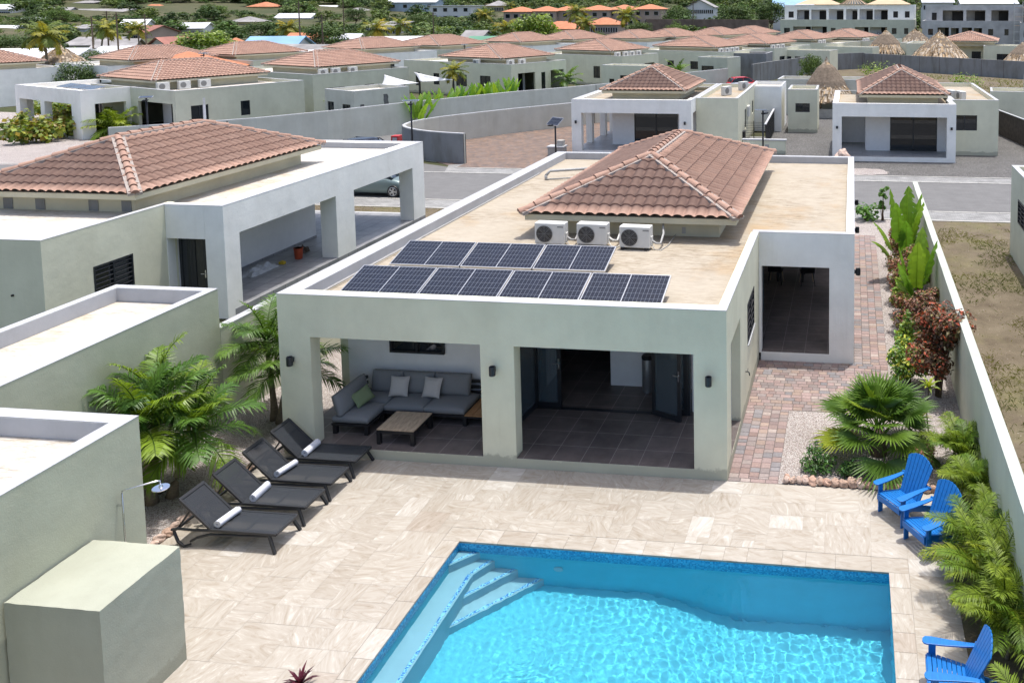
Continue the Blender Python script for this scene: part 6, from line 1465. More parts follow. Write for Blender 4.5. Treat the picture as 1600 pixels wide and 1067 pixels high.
# thatched huts
def hut(label,x,y,rad,ze,zt,n,seed,base=True):
    rg=random.Random(seed); t=thing('thatched_hut',label,'hut',(x,y,0),0,None); mb=MB()
    mb.lathe([(rad*.93,ze-.1),(rad*.9,ze+.05),(rad*.62,ze+(zt-ze)*.48),(rad*.3,ze+(zt-ze)*.83),(.06,zt-.08)],22,col=(.45,.42,.4))
    for k in range(n):
        q=rg.random()**.6; a=rg.uniform(0,6.283); pr=lambda s: rad*(1-s)**.85 if s<1 else .05
        q=1-q; r=rad*(1-q)**.8*1.0; zz=ze+(zt-ze)*q; L=rg.uniform(.35,.8)*rad*.36; c=mul(rg.choice(((1,1,1),(1.25,1.22,1.18),(.75,.66,.55),(.5,.42,.33),(1.1,.92,.68))),rg.uniform(.8,1.2))
        d=Vector((math.cos(a),math.sin(a),0)); s=Vector((-math.sin(a+rg.uniform(-.4,.4)),math.cos(a),0)); wd=rad*rg.uniform(.03,.07)
        p=d*max(.02,r-L*.55)+Vector((0,0,zz+L*.62)); e=d*(r+rg.uniform(.0,.12)*rad*.3)+Vector((0,0,zz-rg.uniform(0,.15)-.05))
        mb.add([p-s*wd*.5,p+s*wd*.5,e+s*wd*.35,e-s*wd*.35],[(0,1,2,3)],c)
    mb.build('thatch_roof',m_thatch,t)
    mb=MB()
    for k in range(6): a=k*math.pi/3+.3; mb.tube([(rad*.75*math.cos(a),rad*.75*math.sin(a),0),(rad*.75*math.cos(a),rad*.75*math.sin(a),ze+.3)],.08,6)
    mb.build('posts',m_bark,t)
    if base: mb=MB(); mb.lathe([(rad*.8,0),(rad*.8,.75),(rad*.76,.75),(rad*.76,.05)],20); mb.build('low_wall',m_kerb,t)
    return t
hut('tall shaggy thatched hut between the narrow sage shed and the gravel yard house',.25,56.2,2.5,1.35,4.6,1900,1)
hut('round thatched hut with a pale top beside yellow green bushes, left of the biggest hut',7.5,117.3,3.4,1.8,5.1,1000,2)
hut('biggest round thatched hut behind the plain grey concrete wall',14.4,105.6,4.1,1.7,5.1,1400,3)
hut('thatched hut partly hidden behind the biggest hut',13.6,140.0,3.4,1.9,4.6,600,4)
hut('thatched hut cut by the right edge of the photo',24.6,98.2,3.0,1.7,4.4,800,5)
hut('thatched hut behind the flat white roof at the far left',-84,68.8,4.0,1.7,4.7,1000,6)
# cars
def car(label,x,y,rz,paint,name='parked_car'):
    t=thing(name,label,'car',(x,y,-.012),rz,'cars parked on the streets'); Wd=.83
    # side profile (x forward): lower body and cabin lofted across the width
    def loft(mb,secs,mi=0):
        n=len(secs[0]); base=len(mb.v)
        for s in secs: mb.v+=[Vector(p) for p in s]
        for i in range(len(secs)-1):
            for k in range(n-1):
                a=base+i*n+k; mb.f.append((a,a+n,a+n+1,a+1)); mb.c.append(None); mb.m.append(mi)
        for e,rev in ((0,False),(len(secs)-1,True)):
            f=tuple(base+e*n+k for k in range(n)); mb.f.append(f if not rev else tuple(reversed(f))); mb.c.append(None); mb.m.append(mi)
    body_=MB(); xs=[-1.88,-1.80,-1.5,-.9,0,.7,1.15,1.55,1.78,1.88]; top=[.78,.92,.98,.97,.95,.95,.90,.80,.68,.55]; wd=[.70,.78,.82,.83,.84,.84,.83,.79,.70,.58]; bot=[.36,.28,.22,.2,.2,.2,.2,.22,.26,.32]
    secs=[]
    for X,T,w2,b in zip(xs,top,wd,bot):
        h=T-b; secs.append([(X,-w2*.9,b),(X,-w2,b+h*.22),(X,-w2*1.0,b+h*.6),(X,-w2*.95,b+h*.86),(X,-w2*.80,T-.01),(X,-w2*.4,T+.03),(X,0,T+.035),(X,w2*.4,T+.03),(X,w2*.80,T-.01),(X,w2*.95,b+h*.86),(X,w2*1.0,b+h*.6),(X,w2,b+h*.22),(X,w2*.9,b)])
    loft(body_,secs); bo=body_.build('body',paint,t,smooth=True); bo.modifiers.new('s','SUBSURF').levels=1; bo.modifiers['s'].render_levels=2
    cab=MB(); secs=[]
    for X,T,w2 in ((-1.72,.98,.66),(-1.45,1.36,.60),(-.9,1.47,.60),(0,1.49,.60),(.35,1.42,.59),(.75,1.17,.62),(1.12,.93,.66)):
        secs.append([(X,-w2-.12*(1.5-T),.93),(X,-w2,.93+(T-.93)*.55),(X,-w2*.88,T-.03),(X,-w2*.4,T),(X,w2*.4,T),(X,w2*.88,T-.03),(X,w2,.93+(T-.93)*.55),(X,w2+.12*(1.5-T),.93)])
    loft(cab,secs); co=cab.build('windows',m_glass,t,smooth=True)
    rf=MB(); secs=[]
    for X,T,w2 in ((-1.35,1.40,.55),(-.9,1.478,.56),(0,1.498,.56),(.33,1.432,.54)):
        secs.append([(X,-w2*.95,T-.02),(X,-w2*.5,T+.008),(X,w2*.5,T+.008),(X,w2*.95,T-.02)])
    loft(rf,secs); rf.build('roof_panel',paint,t,smooth=True)
    for s in (-1,1):
        p=MB()
        for a,b in (((1.10,s*.66,.95),(.36,s*.575,1.42)),((.36,s*.575,1.42),(-1.3,s*.57,1.44)),((-1.4,s*.6,1.38),(-1.72,s*.68,1.0)),((-.35,s*.63,.98),(-.35,s*.575,1.46))): p.bar(a,b,.05,.05)
        p.build('pillar_trim',paint,t)
        m=MB(); m.box(.62,.80,s*.84 if s>0 else -.98,.98 if s>0 else -.84,.96,1.08); m.build('wing_mirror',paint,t,bevel=.02)
        h=MB(); h.tube([(1.50,s*.70,.70),(1.64,s*.66,.685),(1.76,s*.55,.64)],[.05,.075,.045],8); h.build('headlight',m_chrome,t,smooth=True)
        r_=MB(); r_.box(-1.86,-1.78,s*.62-.1,s*.62+.1,.72,.88); r_.build('tail_light',simple('red_lens',(.35,.02,.02),.3) if 'red_lens' not in bpy.data.materials else bpy.data.materials['red_lens'],t,bevel=.02)
        hd=MB(); hd.box(-.15,.02,s*.845-.01,s*.845+.01,.80,.825); hd.box(-1.0,-.84,s*.84-.01,s*.84+.01,.82,.845); hd.build('door_handle',paint,t)
        for X in (1.22,-1.22):
            wl=thing('wheel','','',(0,0,0)); 
            for k_ in ('label','category'): 
                if k_ in wl: del wl[k_]
            wl.parent=t; wl.location=(X,s*.76,.30)
            M=Matrix.Rotation(R(90),4,'X'); ty=MB(); ty.lathe([(.21,-.095),(.29,-.10),(.305,-.07),(.305,.07),(.29,.10),(.21,.095)],28,M); ty.build('tyre',m_black,wl,smooth=True,angle=40)
            rm=MB(); 
            for k in range(5):
                a=k*2*math.pi/5
                for da in (-.17,.17): rm.bar((0,s*.10,0),(.20*math.cos(a+da),s*.095,.20*math.sin(a+da)),.035,.03,up=(0,1,0))
            rm.tube([(.205*math.cos(i*math.pi/12),s*.095,.205*math.sin(i*math.pi/12)) for i in range(25)],.014,6,cap=False); rm.build('rim',m_alu,wl)
    f=MB(); f.box(1.80,1.865,-.42,.42,.34,.48); f.build('grille',m_black,t,bevel=.02)
    f=MB(); f.box(1.862,1.885,-.2,.2,.50,.58); f.build('number_plate',m_cap,t)
    for s in (-1,1):
        f=MB(); f.box(1.66,1.80,s*.60-.07,s*.60+.07,.36,.48); f.build('fog_lamp',m_black,t,bevel=.02)
    return t
m_teal=simple('teal_grey_car_paint',(.17,.225,.225),.3,.5,.35,var=0); m_navy=simple('dark_navy_car_paint',(.015,.02,.035),.25,.5,.3,var=0); m_red=simple('red_car_paint',(.45,.025,.03),.35,.5,var=0); m_silver=simple('silver_car_paint',(.45,.48,.52),.3,.5,.5,var=0)
car('teal grey hatchback parked at the kerb behind the neighbour porch posts',-21.1,23.95,R(-2),m_teal)
car('dark navy car on the side street, mostly hidden behind the neighbour roof',-26.3,31.8,R(-6),m_navy)
rc=thing('red_cart','small red handcart with a pale middle beside the curved wall','cart',(-28.15,38.3,0)); mb=MB(); mb.box(-.26,.26,-.3,.3,.08,.2); mb.box(-.26,-.17,-.3,.3,.2,.62); mb.box(.17,.26,-.3,.3,.2,.62); mb.box(-.17,.17,-.3,.3,.52,.62); mb.build('frame',m_red,rc,bevel=.02); mb=MB(); mb.box(-.165,.165,-.28,.28,.202,.5); mb.build('load',m_cap,rc)
for s in (-1,1): mb=MB(); mb.lathe([(.12,-.03),(.12,.03)],14,Matrix.Translation((s*.3,.0,.12))@Matrix.Rotation(R(90),4,'Y')); mb.build('wheel',m_black,rc)
car('red car behind the white box shed, in front of the raw grey concrete box',-9.3,76.5,R(30),m_red)
car('silver car behind the roof of the driveway house, next to the red car',-8.3,69.5,R(20),m_silver)
# ================================================================== HALF BUILT APARTMENTS AND THE HILLSIDE
def onhill(px,dist):
    p=at_dist(px,dist); p.z=hz(p.x,p.y); return p
def px_at(px,py,dist):
    """height seen at a pixel at a distance"""
    return CAM.z-(py-6.0)/FPX*dist
m_shade=simple('bare_block_wall',(.34,.32,.29),.9,var=.25,vs=.6); m_bare=simple('grey_render',(.44,.44,.435),.9,var=.2,vs=.5); m_tan=simple('tan_roof_membrane',(.52,.38,.25),.85,var=.1,vs=.4)
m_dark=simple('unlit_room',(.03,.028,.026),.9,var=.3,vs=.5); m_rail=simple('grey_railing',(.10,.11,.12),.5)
def block(label,px0,px1,dist,rz,z0,zm,zt,low,up,lowm,upm,roof=None,name='apartment_block',tower=None):
    a=at_dist(px0,dist); W=(px1-px0)/FPX*dist/math.cos(rz)*1.0; t=thing(name,label,'building',(a.x,a.y,z0),rz); D=11; zm-=z0; zt-=z0
    mb=MB(); wall_grid(mb,(0,0,0),(1,0,0),(0,1,0),W,0,zm,.3,[(o[0]*W,o[1]*W,o[2],o[3]) for o in low]); mb.box(W-.3,W,.3,D,0,zm); mb.box(0,.3,.3,D,0,zm); mb.build('lower_wall',lowm,t)
    mb=MB(); ub=W*.0; wall_grid(mb,(.6,2.4,0),(1,0,0),(0,1,0),W-.7,zm-.6,zt,.3,[(o[0]*W-.6,o[1]*W-.6,zm-.5+o[2],zm-.5+o[3]) for o in up]); mb.box(W-.41,W-.1,2.7,D,zm-.6,zt); mb.box(.6,.9,2.7,D,zm-.6,zt); mb.build('upper_wall',upm,t)
    mb=MB(); mb.box(.3,W-.3,.31,D,zm-.9,zm-.6); mb.box(.9,W-.41,2.7,D,zt-.35,zt-.05); mb.build('floor_slab',m_bare,t)
    mb=MB(); mb.box(.3,W-.3,2.6,2.8,0,zm-.9); mb.box(.9,W-.4,5.2,5.4,zm-.6,zt-.35); mb.build('inner_wall',m_shade if upm!=m_white else m_inwhite,t)
    for o in low:
        if o[4]=='w': q=MB(); q.box(o[0]*W+.02,o[1]*W-.02,.12,.2,o[2]+.02,o[3]-.02); q.build('window',m_glass,t)
        else:
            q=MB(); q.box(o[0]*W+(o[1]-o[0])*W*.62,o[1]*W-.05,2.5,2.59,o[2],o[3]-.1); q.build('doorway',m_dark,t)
            q=MB(); q.bar((o[0]*W,.12,o[2]+1.0),(o[1]*W,.12,o[2]+1.0),.05,.06)
            k=int((o[1]-o[0])*W/.22)
            for i in range(k): x=o[0]*W+(o[1]-o[0])*W*i/k; q.bar((x,.12,o[2]),(x,.12,o[2]+1),.03,.03)
            q.build('balcony_rail',m_rail,t)
    for o in up:
        if o[4]=='w': q=MB(); q.box(o[0]*W+.02,o[1]*W-.02,2.5,2.6,zm-.5+o[2],zm-.5+o[3]); q.build('window',m_dark,t)
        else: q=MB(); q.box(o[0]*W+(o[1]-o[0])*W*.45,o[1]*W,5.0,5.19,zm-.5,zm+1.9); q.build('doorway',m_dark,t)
    for (u0,u1) in (roof or ()):
        q=MB(); x0,x1=u0*W,u1*W; xm=(x0+x1)/2; y0,y1=2.0,D; vs=[Vector((x0,y0,zt+.1)),Vector((x1,y0,zt+.1)),Vector((x1,y1,zt+.1)),Vector((x0,y1,zt+.1)),Vector((xm-(x1-x0)*.12,(y0+y1)/2,zt+1.75)),Vector((xm+(x1-x0)*.12,(y0+y1)/2,zt+1.75))]
        q.add(vs,[(0,1,5,4),(1,2,5),(2,3,4,5),(3,0,4),(3,2,1,0)]); q.build('hip_roof',m_tan,t)
    return t,W
ZB=1.0; D0=195
b1,W1=block('half built apartment block in pale sage and white with tan hip roofs',1219,1424,D0,R(-6),0,5.75,9.0,
 [(.03,.075,2.6,3.9,'w'),(.10,.235,1.6,4.2,'b'),(.24,.355,1.6,4.2,'b'),(.385,.42,2.6,3.9,'w'),(.47,.505,2.6,3.9,'w'),(.565,.665,1.4,4.1,'b'),(.675,.80,1.4,4.1,'b'),(.835,.87,2.6,3.9,'w'),(.925,.955,2.6,3.9,'w'),(.03,.07,.2,1.2,'w')],
 [(.05,.09,.9,2.3,'w'),(.115,.21,.0,2.7,'o'),(.225,.34,.0,2.7,'o'),(.36,.47,.0,2.8,'o'),(.49,.575,.0,2.8,'o'),(.59,.69,.0,2.8,'o'),(.70,.80,.0,2.7,'o'),(.84,.875,.9,2.3,'w'),(.925,.96,.9,2.3,'w')],m_sagelight,m_white,roof=((.10,.43),(.64,.96)))
b2,W2=block('raw grey concrete apartment block still under construction, to the right of the sage one',1440,1586,D0-8,R(-8),0,5.6,8.9,
 [(.06,.11,2.6,3.9,'w'),(.155,.27,1.2,4.2,'b'),(.29,.37,1.0,4.1,'b'),(.40,.50,1.2,4.2,'b'),(.52,.60,1.0,4.1,'b'),(.66,.71,2.6,3.9,'w'),(.82,.86,2.6,3.9,'w'),(.06,.11,.1,1.2,'w')],
 [(.09,.14,.6,2.2,'w'),(.20,.41,.0,2.7,'o'),(.44,.63,.0,2.7,'o'),(.69,.86,.0,2.7,'o')],m_bare,m_bare)
b3,W3=block('raw concrete building with scaffolding cut by the right edge of the photo',1592,1680,D0-14,R(-10),0,5.4,8.6,[(.06,.14,2.4,3.8,'w'),(.3,.5,1.0,4.0,'b')],[(.05,.3,.0,2.6,'o'),(.4,.7,0,2.6,'o')],m_bare,m_shade)
sc=thing('scaffolding','pale metal scaffolding between the grey concrete block and the building at the right edge','scaffolding',onhill(1583,D0-14),R(-8)); mb=MB()
for i in range(4):
    for j in range(2): mb.bar((i*1.6,j*1.2,0),(i*1.6,j*1.2,9.5),.09,.09)
for k in range(5):
    for j in range(2): mb.bar((0,j*1.2,1.8*k+1.6),(4.8,j*1.2,1.8*k+1.6),.08,.08)
mb.build('poles',m_alu,sc); mb=MB()
for k in (2,3,4): mb.box(0,4.8,0,1.2,1.8*k+1.0,1.8*k+1.08)
mb.build('planks',m_teak,sc)
fr=thing('roof_frame','open wooden rafters of an unfinished hip roof between the two tan roofs','roof frame',(b1.location.x,b1.location.y,0),R(-6)); mb=MB(); xa,xb,zt_=.44*W1,.63*W1,9.1; ap=Vector(((xa+xb)/2,6,zt_+1.9))
for i in range(9):
    u=i/8
    for q in (Vector((xa+(xb-xa)*u,2.2,zt_)),Vector((xa+(xb-xa)*u,10,zt_)),Vector((xa,2.2+7.8*u,zt_)),Vector((xb,2.2+7.8*u,zt_))): mb.bar(q,ap+(q-ap)*.05,.12,.14)
mb.bar((xa,2.2,zt_),(xb,2.2,zt_),.15,.2); mb.build('rafters',m_teak,fr)
# two workers on the lower balcony
def person(label,loc,rz,shirt,arm):
    t=thing('person',label,'person',loc,rz,None)
    vs=[(0,0,.92),(0,0,1.15),(0,0,1.38),(0,0,1.50),(0,0,1.66),(.10,0,.88),(.12,.02,.48),(.12,0,.06),(.12,-.14,.03),(-.10,0,.88),(-.13,-.03,.48),(-.14,0,.06),(-.14,-.14,.03),(.20,0,1.38),(.25,.0,1.10),(.24,-.16*arm,.88),(-.20,0,1.38),(-.25,0,1.10),(-.24,-.2*arm,.90)]
    ed=[(0,1),(1,2),(2,3),(3,4),(0,5),(5,6),(6,7),(7,8),(0,9),(9,10),(10,11),(11,12),(2,13),(13,14),(14,15),(2,16),(16,17),(17,18)]
    rad=[.15,.14,.16,.06,.10,.10,.07,.05,.045,.10,.07,.05,.045,.07,.05,.04,.07,.05,.04]
    d=bpy.data.meshes.new('body'); d.from_pydata(vs,ed,[]); o=bpy.data.objects.new('body',d); C.objects.link(o); o.parent=t
    m=o.modifiers.new('skin','SKIN'); sv=d.skin_vertices[0].data
    for i,r in enumerate(rad): sv[i].radius=(r,r*.8 if i<3 else r)
    sv[0].use_root=True; o.modifiers.new('sub','SUBSURF').render_levels=1; d.materials.append(bpy.data.materials.get('worker_skin') or simple('worker_skin',(.12,.07,.045),.6,var=0))
    s=MB(); s.lathe([(.17,.90),(.175,1.1),(.20,1.32),(.12,1.46)],12,Matrix.Diagonal((1,.72,1,1))); s.build('shirt',shirt,t,smooth=True)
    s=MB()
    for x in (-.115,.115): s.tube([(x*.9,0,.95),(x*1.05,.0,.5),(x*1.15,0,.1)],[.115,.09,.075],8)
    s.build('trousers',m_dark,t,smooth=True)
    s=MB(); s.lathe([(.0,1.79),(.06,1.775),(.105,1.70),(.105,1.66)],10); s.build('hard_hat',m_cap,t)
M2=Matrix.Translation(b1.location)@Matrix.Rotation(R(-6),4,'Z')
for u,lb,m,a in ((.735,'worker in a white shirt standing on the lower balcony of the half built block',m_cap,.5),(.758,'worker in a light blue shirt on the lower balcony of the half built block',simple('light_blue_cotton',(.25,.36,.5),.9,var=0),1.2)):
    person(lb,M2@Vector((u*W1,.7,1.42)),R(170),m,a)
# ---- hillside houses
m_tin=simple('pale_tin_roof',(.55,.56,.57),.5,.4,var=.15,vs=.3,stretch=(6,.4,1)); m_tinw=simple('white_tin_roof',(.72,.73,.74),.5,var=.1,vs=.3); m_tingr=simple('green_tin_roof',(.09,.25,.15),.5,var=.2,vs=.3); m_tingr2=simple('faded_green_roof',(.17,.29,.19),.7,var=.25,vs=.25); m_tinb=simple('blue_tin_roof',(.20,.36,.55),.5,var=.15,vs=.3); m_orange=simple('orange_tile_roof',(.44,.17,.085),.8,var=.2,vs=.8); m_redroof=simple('faded_red_roof',(.30,.13,.10),.8,var=.25,vs=.4); m_greyroof=simple('grey_sheet_roof',(.26,.25,.245),.8,var=.3,vs=.4)
m_pink=simple('pinkish_render',(.40,.31,.25),.9,var=.12,vs=.4); m_yellow=simple('yellow_render',(.55,.43,.20),.9,var=.1,vs=.4); m_bluew=simple('pale_blue_render',(.40,.48,.55),.9,var=.1,vs=.4); m_wcol=simple('white_render',(.62,.62,.60),.9,var=.1,vs=.3)
def hill_house(label,px,py,dist,wpx,D,hw,hr,roofm,wallm,kind='gable',rz=0,nw=3,ridge_x=True,over=.5,z=None,name='house',storeys=1,cat='house'):
    """py: the pixel row of the eave line"""
    p=at_dist(px,dist); ze=px_at(px,py,dist); gz=hz(p.x,p.y); W=wpx/FPX*dist; hw=max(hw,.5); zb=min(gz,ze-hw)
    t=thing(name,label,cat,(p.x,p.y,zb),rz); h=ze-zb; x=W/2
    mb=MB(); mb.box(-x,x,-D/2,D/2,-1.0,h); mb.build('wall',wallm,t)
    r=MB(); o=over
    if kind=='gable' and ridge_x:
        vs=[(-x-o,-D/2-o,h-.05),(x+o,-D/2-o,h-.05),(x+o,0,h+hr),(-x-o,0,h+hr),(-x-o,D/2+o,h-.05),(x+o,D/2+o,h-.05)]; vs+=[(a,b,c+.15) for a,b,c in vs]
        r.add([Vector(v) for v in vs],[(6,7,8,9),(9,8,11,10),(1,0,3,2),(2,3,4,5),(0,1,7,6),(5,4,10,11),(0,6,9,3),(3,9,10,4),(1,2,8,7),(2,5,11,8)])
        for sx in (-x,x): g=MB(); g.add([Vector(v) for v in ((sx,-D/2,h),(sx,D/2,h),(sx,0,h+hr-.08))],[(0,1,2)]); g.build('gable_wall',wallm,t)
    elif kind=='gable':
        vs=[(-x-o,-D/2-o,h-.05),(-x-o,D/2+o,h-.05),(0,D/2+o,h+hr),(0,-D/2-o,h+hr),(x+o,D/2+o,h-.05),(x+o,-D/2-o,h-.05)]; vs+=[(a,b,c+.15) for a,b,c in vs]
        r.add([Vector(v) for v in vs],[(6,9,8,7),(9,11,10,8),(0,1,2,3),(3,2,4,5),(0,6,7,1),(4,10,11,5),(0,3,9,6),(3,5,11,9),(1,7,8,2),(2,8,10,4)])
        g=MB(); g.add([Vector(v) for v in ((-x,-D/2,h),(x,-D/2,h),(0,-D/2,h+hr-.08))],[(0,1,2)]); g.build('gable_wall',wallm,t)
    elif kind=='hip':
        k=min(x,D/2)*.9; vs=[(-x-o,-D/2-o,h),(x+o,-D/2-o,h),(x+o,D/2+o,h),(-x-o,D/2+o,h),(-x+k,0,h+hr),(x-k,0,h+hr)]
        r.add([Vector(v) for v in vs],[(0,1,5,4),(1,2,5),(2,3,4,5),(3,0,4),(3,2,1,0)])
    elif kind=='shed': r.box(-x-o,x+o,-D/2-o,D/2+o,h+.003,h+.18) if hr<=0 else r.add([Vector(v) for v in ((-x-o,-D/2-o,h),(x+o,-D/2-o,h),(x+o,D/2+o,h+hr),(-x-o,D/2+o,h+hr),(-x-o,-D/2-o,h+.15),(x+o,-D/2-o,h+.15),(x+o,D/2+o,h+hr+.15),(-x-o,D/2+o,h+hr+.15))],[(0,3,2,1),(4,5,6,7),(0,1,5,4),(1,2,6,5),(2,3,7,6),(3,0,4,7)])
    r.build('roof',roofm,t)
    for s in range(storeys):
        zc=h-1.5-2.8*s
        if zc<.4: break
        for i in range(nw):
            xx=-x+W*(i+.5)/nw; w2=min(.7,W/nw*.3); f=MB(); f.box(xx-w2-.08,xx+w2+.08,-D/2-.06,-D/2+.02,zc-.58,zc+.78); fo=f.build('window',m_cap,t); q=MB(); q.box(xx-w2,xx+w2,-D/2-.075,-D/2-.061,zc-.5,zc+.7); q.build('pane',m_glass,fo)
    return t
HH=[
('house with a bright green metal gable roof, far left behind the faded green roof',103,85,150,54,8,2.2,1.5,m_tingr,m_wcol,'gable',R(-20)),
('large building with a faded green hipped roof at the left edge of the photo',20,99,128,200,10,2.2,1.9,m_tingr2,m_wcol,'hip',R(-15)),
('white tin gabled hall left of the coconut palm',75,76,150,92,11,3,2.0,m_tinw,m_wcol,'gable',R(12)),
('grey tin shed with a low roof at the left edge, next to the white hall',8,76,150,30,8,2.5,1.6,m_tin,m_wcol,'gable',R(-20)),
('pale grey tin roofed shed right of the coconut palm, lowest of a cluster',172,77,150,52,10,2.5,1.3,m_tin,m_bluew,'gable',R(20)),
('long pale grey tin roof in the middle of the shed cluster',212,70,165,66,12,2.5,1.5,m_tin,m_wcol,'gable',R(14)),
('dull grey sheet roofed shed at the back of the shed cluster',165,54,205,48,10,2.5,1.3,m_greyroof,m_wcol,'gable',R(16)),
('rusty grey roof between the shed cluster and the reddish gable',190,58,195,40,9,2.5,1.4,m_greyroof,m_pink,'gable',R(30)),
('small house with a reddish gabled roof and white wall behind the shed cluster',275,59,180,28,7,2.5,1.6,m_redroof,m_wcol,'gable',R(0)),
('orange tiled low roof between two brown tiled house roofs, left of centre',297,86,108,76,8,2.2,1.6,m_orange,m_wcol,'hip',R(-20)),
('small orange pink roof peeping out of the trees, left of centre',372,62,190,24,6,2.5,1.8,m_orange,m_wcol,'hip',R(10)),
('white metal roofed house among the trees on the left hillside',221,31,300,26,9,2.5,1.6,m_tinw,m_wcol,'gable',R(25)),
('long low white house on the left hillside with a grey flat roof',150,16,380,84,10,3,1.6,m_greyroof,m_wcol,'shed',R(5)),
('grey roofed house on the upper left hillside above the sheds',98,15,390,36,9,3,2,m_greyroof,m_wcol,'gable',R(12)),
('two storey white house at the top edge of the photo, upper left',138,3,420,48,9,6,1,m_greyroof,m_wcol,'shed',R(6)),
('orange hip roofed house on the upper left hillside, beside the long white one',250,11,400,38,9,3,2,m_orange,m_wcol,'hip',R(0)),
('white roofed low house on the hillside above the left green tree',298,12,400,34,9,3,1.5,m_tinw,m_wcol,'gable',R(5)),
('orange roofed house at the top, left of the yellow house',362,12,400,40,9,3,2,m_orange,m_yellow,'hip',R(0)),
('yellow two storey house with a grey roof near the top edge',422,8,380,32,9,5,1.8,m_orange,m_yellow,'hip',R(0)),
('blue tin roofed shed between the brown tiled roof and the tall tree',438,62,150,62,8,2.5,1.4,m_tinb,m_wcol,'gable',R(16)),
('orange pink roofed building behind the blue tin shed',482,60,165,36,8,3,1.8,m_orange,m_pink,'gable',R(10)),
('dark grey corrugated roof in front of the blue tin shed, left',480,73,138,86,8,2.5,1.2,m_greyroof,m_wcol,'gable',R(-10)),
('white tin roof behind the cream house roof, left of centre',492,83,122,68,8,2.2,1.2,m_tinw,m_wcol,'gable',R(14)),
('small grey shack with a pale roof in front of the dense trees, centre left',549,54,185,34,6,3.2,.8,m_tin,m_bluew,'shed',R(0)),
('wide white tin roof behind the grey green house, centre',640,67,150,98,12,2.5,1.6,m_tinw,m_wcol,'gable',R(18)),
('small dark grey gabled roof right of the wide white tin roof',748,58,170,28,7,2.5,1.6,m_greyroof,m_wcol,'gable',R(0)),
('low house with a green sheet roof beside the dark grey gabled roof',762,65,150,40,7,2.2,1.2,m_tingr,m_wcol,'gable',R(10)),
('modern flat roofed white house at the top edge, left of the orange townhouses',717,8,330,62,10,6,.0,m_tinw,m_wcol,'shed',R(0)),
('long grey metal roofed house at the top edge, centre',655,3,360,70,10,3,1.5,m_tin,m_bluew,'gable',R(5)),
('yellow house at the top edge left of the orange townhouses',783,8,360,26,8,4,2,m_greyroof,m_yellow,'hip',R(0)),
('pale low roofed house hidden in the trees at the centre of the hillside',612,36,260,46,8,2.5,1,m_greyroof,m_wcol,'shed',R(0)),
('grey gabled house on the hill above the green hedge, right of centre',1098,12,300,42,9,3,2.6,m_greyroof,m_wcol,'gable',R(0)),
('long bluish roofed house behind the left tan roof of the half built block',1240,12,260,60,9,3,2.2,m_tinb,m_wcol,'gable',R(0)),
('blue grey gabled house behind the unfinished rafters',1335,10,255,44,9,3,2.4,m_greyroof,m_wcol,'gable',R(0)),
('long pale roofed house at the top right behind the grey concrete block',1540,8,260,80,9,3,1.2,m_tinw,m_wcol,'gable',R(0)),
('pale roofed house at the top right corner above the grey concrete block',1462,6,270,44,9,3,1.4,m_tin,m_wcol,'gable',R(0)),
('orange roofed house low among the trees, below the townhouse row, left part',880,43,215,60,8,2.5,1.8,m_orange,m_pink,'hip',R(-5)),
('orange roofed house low among the trees, below the townhouse row, right part',948,37,235,50,8,2.5,1.8,m_orange,m_pink,'hip',R(0)),
('small pale tin roofed house on the upper left hillside, above the dark tree',62,26,330,26,8,2.6,1.5,m_tin,m_wcol,'gable',R(8)),
('low white walled flat roofed house on the left hillside, right of the small palm',140,34,290,34,8,2.6,.9,m_greyroof,m_wcol,'shed',R(0)),
('pale roofed house between the two bright green trees, left of centre',312,36,285,30,8,2.6,1.5,m_tin,m_wcol,'gable',R(18)),
('grey roofed house on the hillside right of the bright green tree, left of centre',395,28,310,34,8,2.6,1.6,m_greyroof,m_yellow,'hip',R(0)),
('pale tin roofed long house on the hillside behind the tall dark tree',470,24,330,46,8,2.6,1.5,m_tin,m_wcol,'gable',R(10)),
('tiny white house high on the hillside, left of the tall thin mast',520,12,385,26,8,3,1.4,m_tinw,m_wcol,'gable',R(0)),
('grey roofed house high on the hillside, right of the tall thin mast',566,16,365,34,8,3,1.6,m_greyroof,m_pink,'hip',R(0)),
('orange roofed house high on the hillside, below the long grey metal roof',628,14,370,30,8,3,1.7,m_orange,m_wcol,'hip',R(0)),
('reddish roofed house on the left hillside below the white metal roof',245,40,260,30,8,2.6,1.6,m_redroof,m_pink,'gable',R(-10)),
('pale blue house on the hillside, at the left edge above the grey tin shed',25,36,300,30,8,2.8,1.5,m_tinw,m_bluew,'gable',R(0)),
('white and grey house partly hidden by trees at the far upper left corner',15,10,380,34,8,3,1.6,m_tin,m_wcol,'gable',R(10)),
]
for a in HH:
    hill_house(*a[:12],nw=max(2,int(a[4]*.0014*a[3]/1.2)) if a[4]*a[3]/1344<14 else 4,ridge_x=(a[0].find('small house')<0 and a[0].find('gabled house')<0),storeys=2 if 'two storey' in a[0] or 'modern' in a[0] else 1)
for k,(px,w_) in enumerate(((818,38),(858,40),(893,42),(938,46),(978,44),(1018,42))):
    hill_house('orange hip roofed brownish townhouse, %s in the row on the hill'%('leftmost','second from left','third from left','third from right','second from right','rightmost')[k],px,17-k*.6,290,w_,10,6.2,1.6,m_orange,m_pink,'hip',R(0),nw=3,storeys=2,name='townhouse',over=.6)['group']='orange roofed townhouses on the hill'
wall_thing('retaining_wall','brown retaining wall on the hill in front of the green hedge, right of centre',[tuple(at_dist(1010,222).xy),tuple(at_dist(1100,216).xy),tuple(at_dist(1200,205).xy)],5.5,.4,simple('brown_stone_wall',(.17,.125,.10),.95,var=.3,vs=.6))
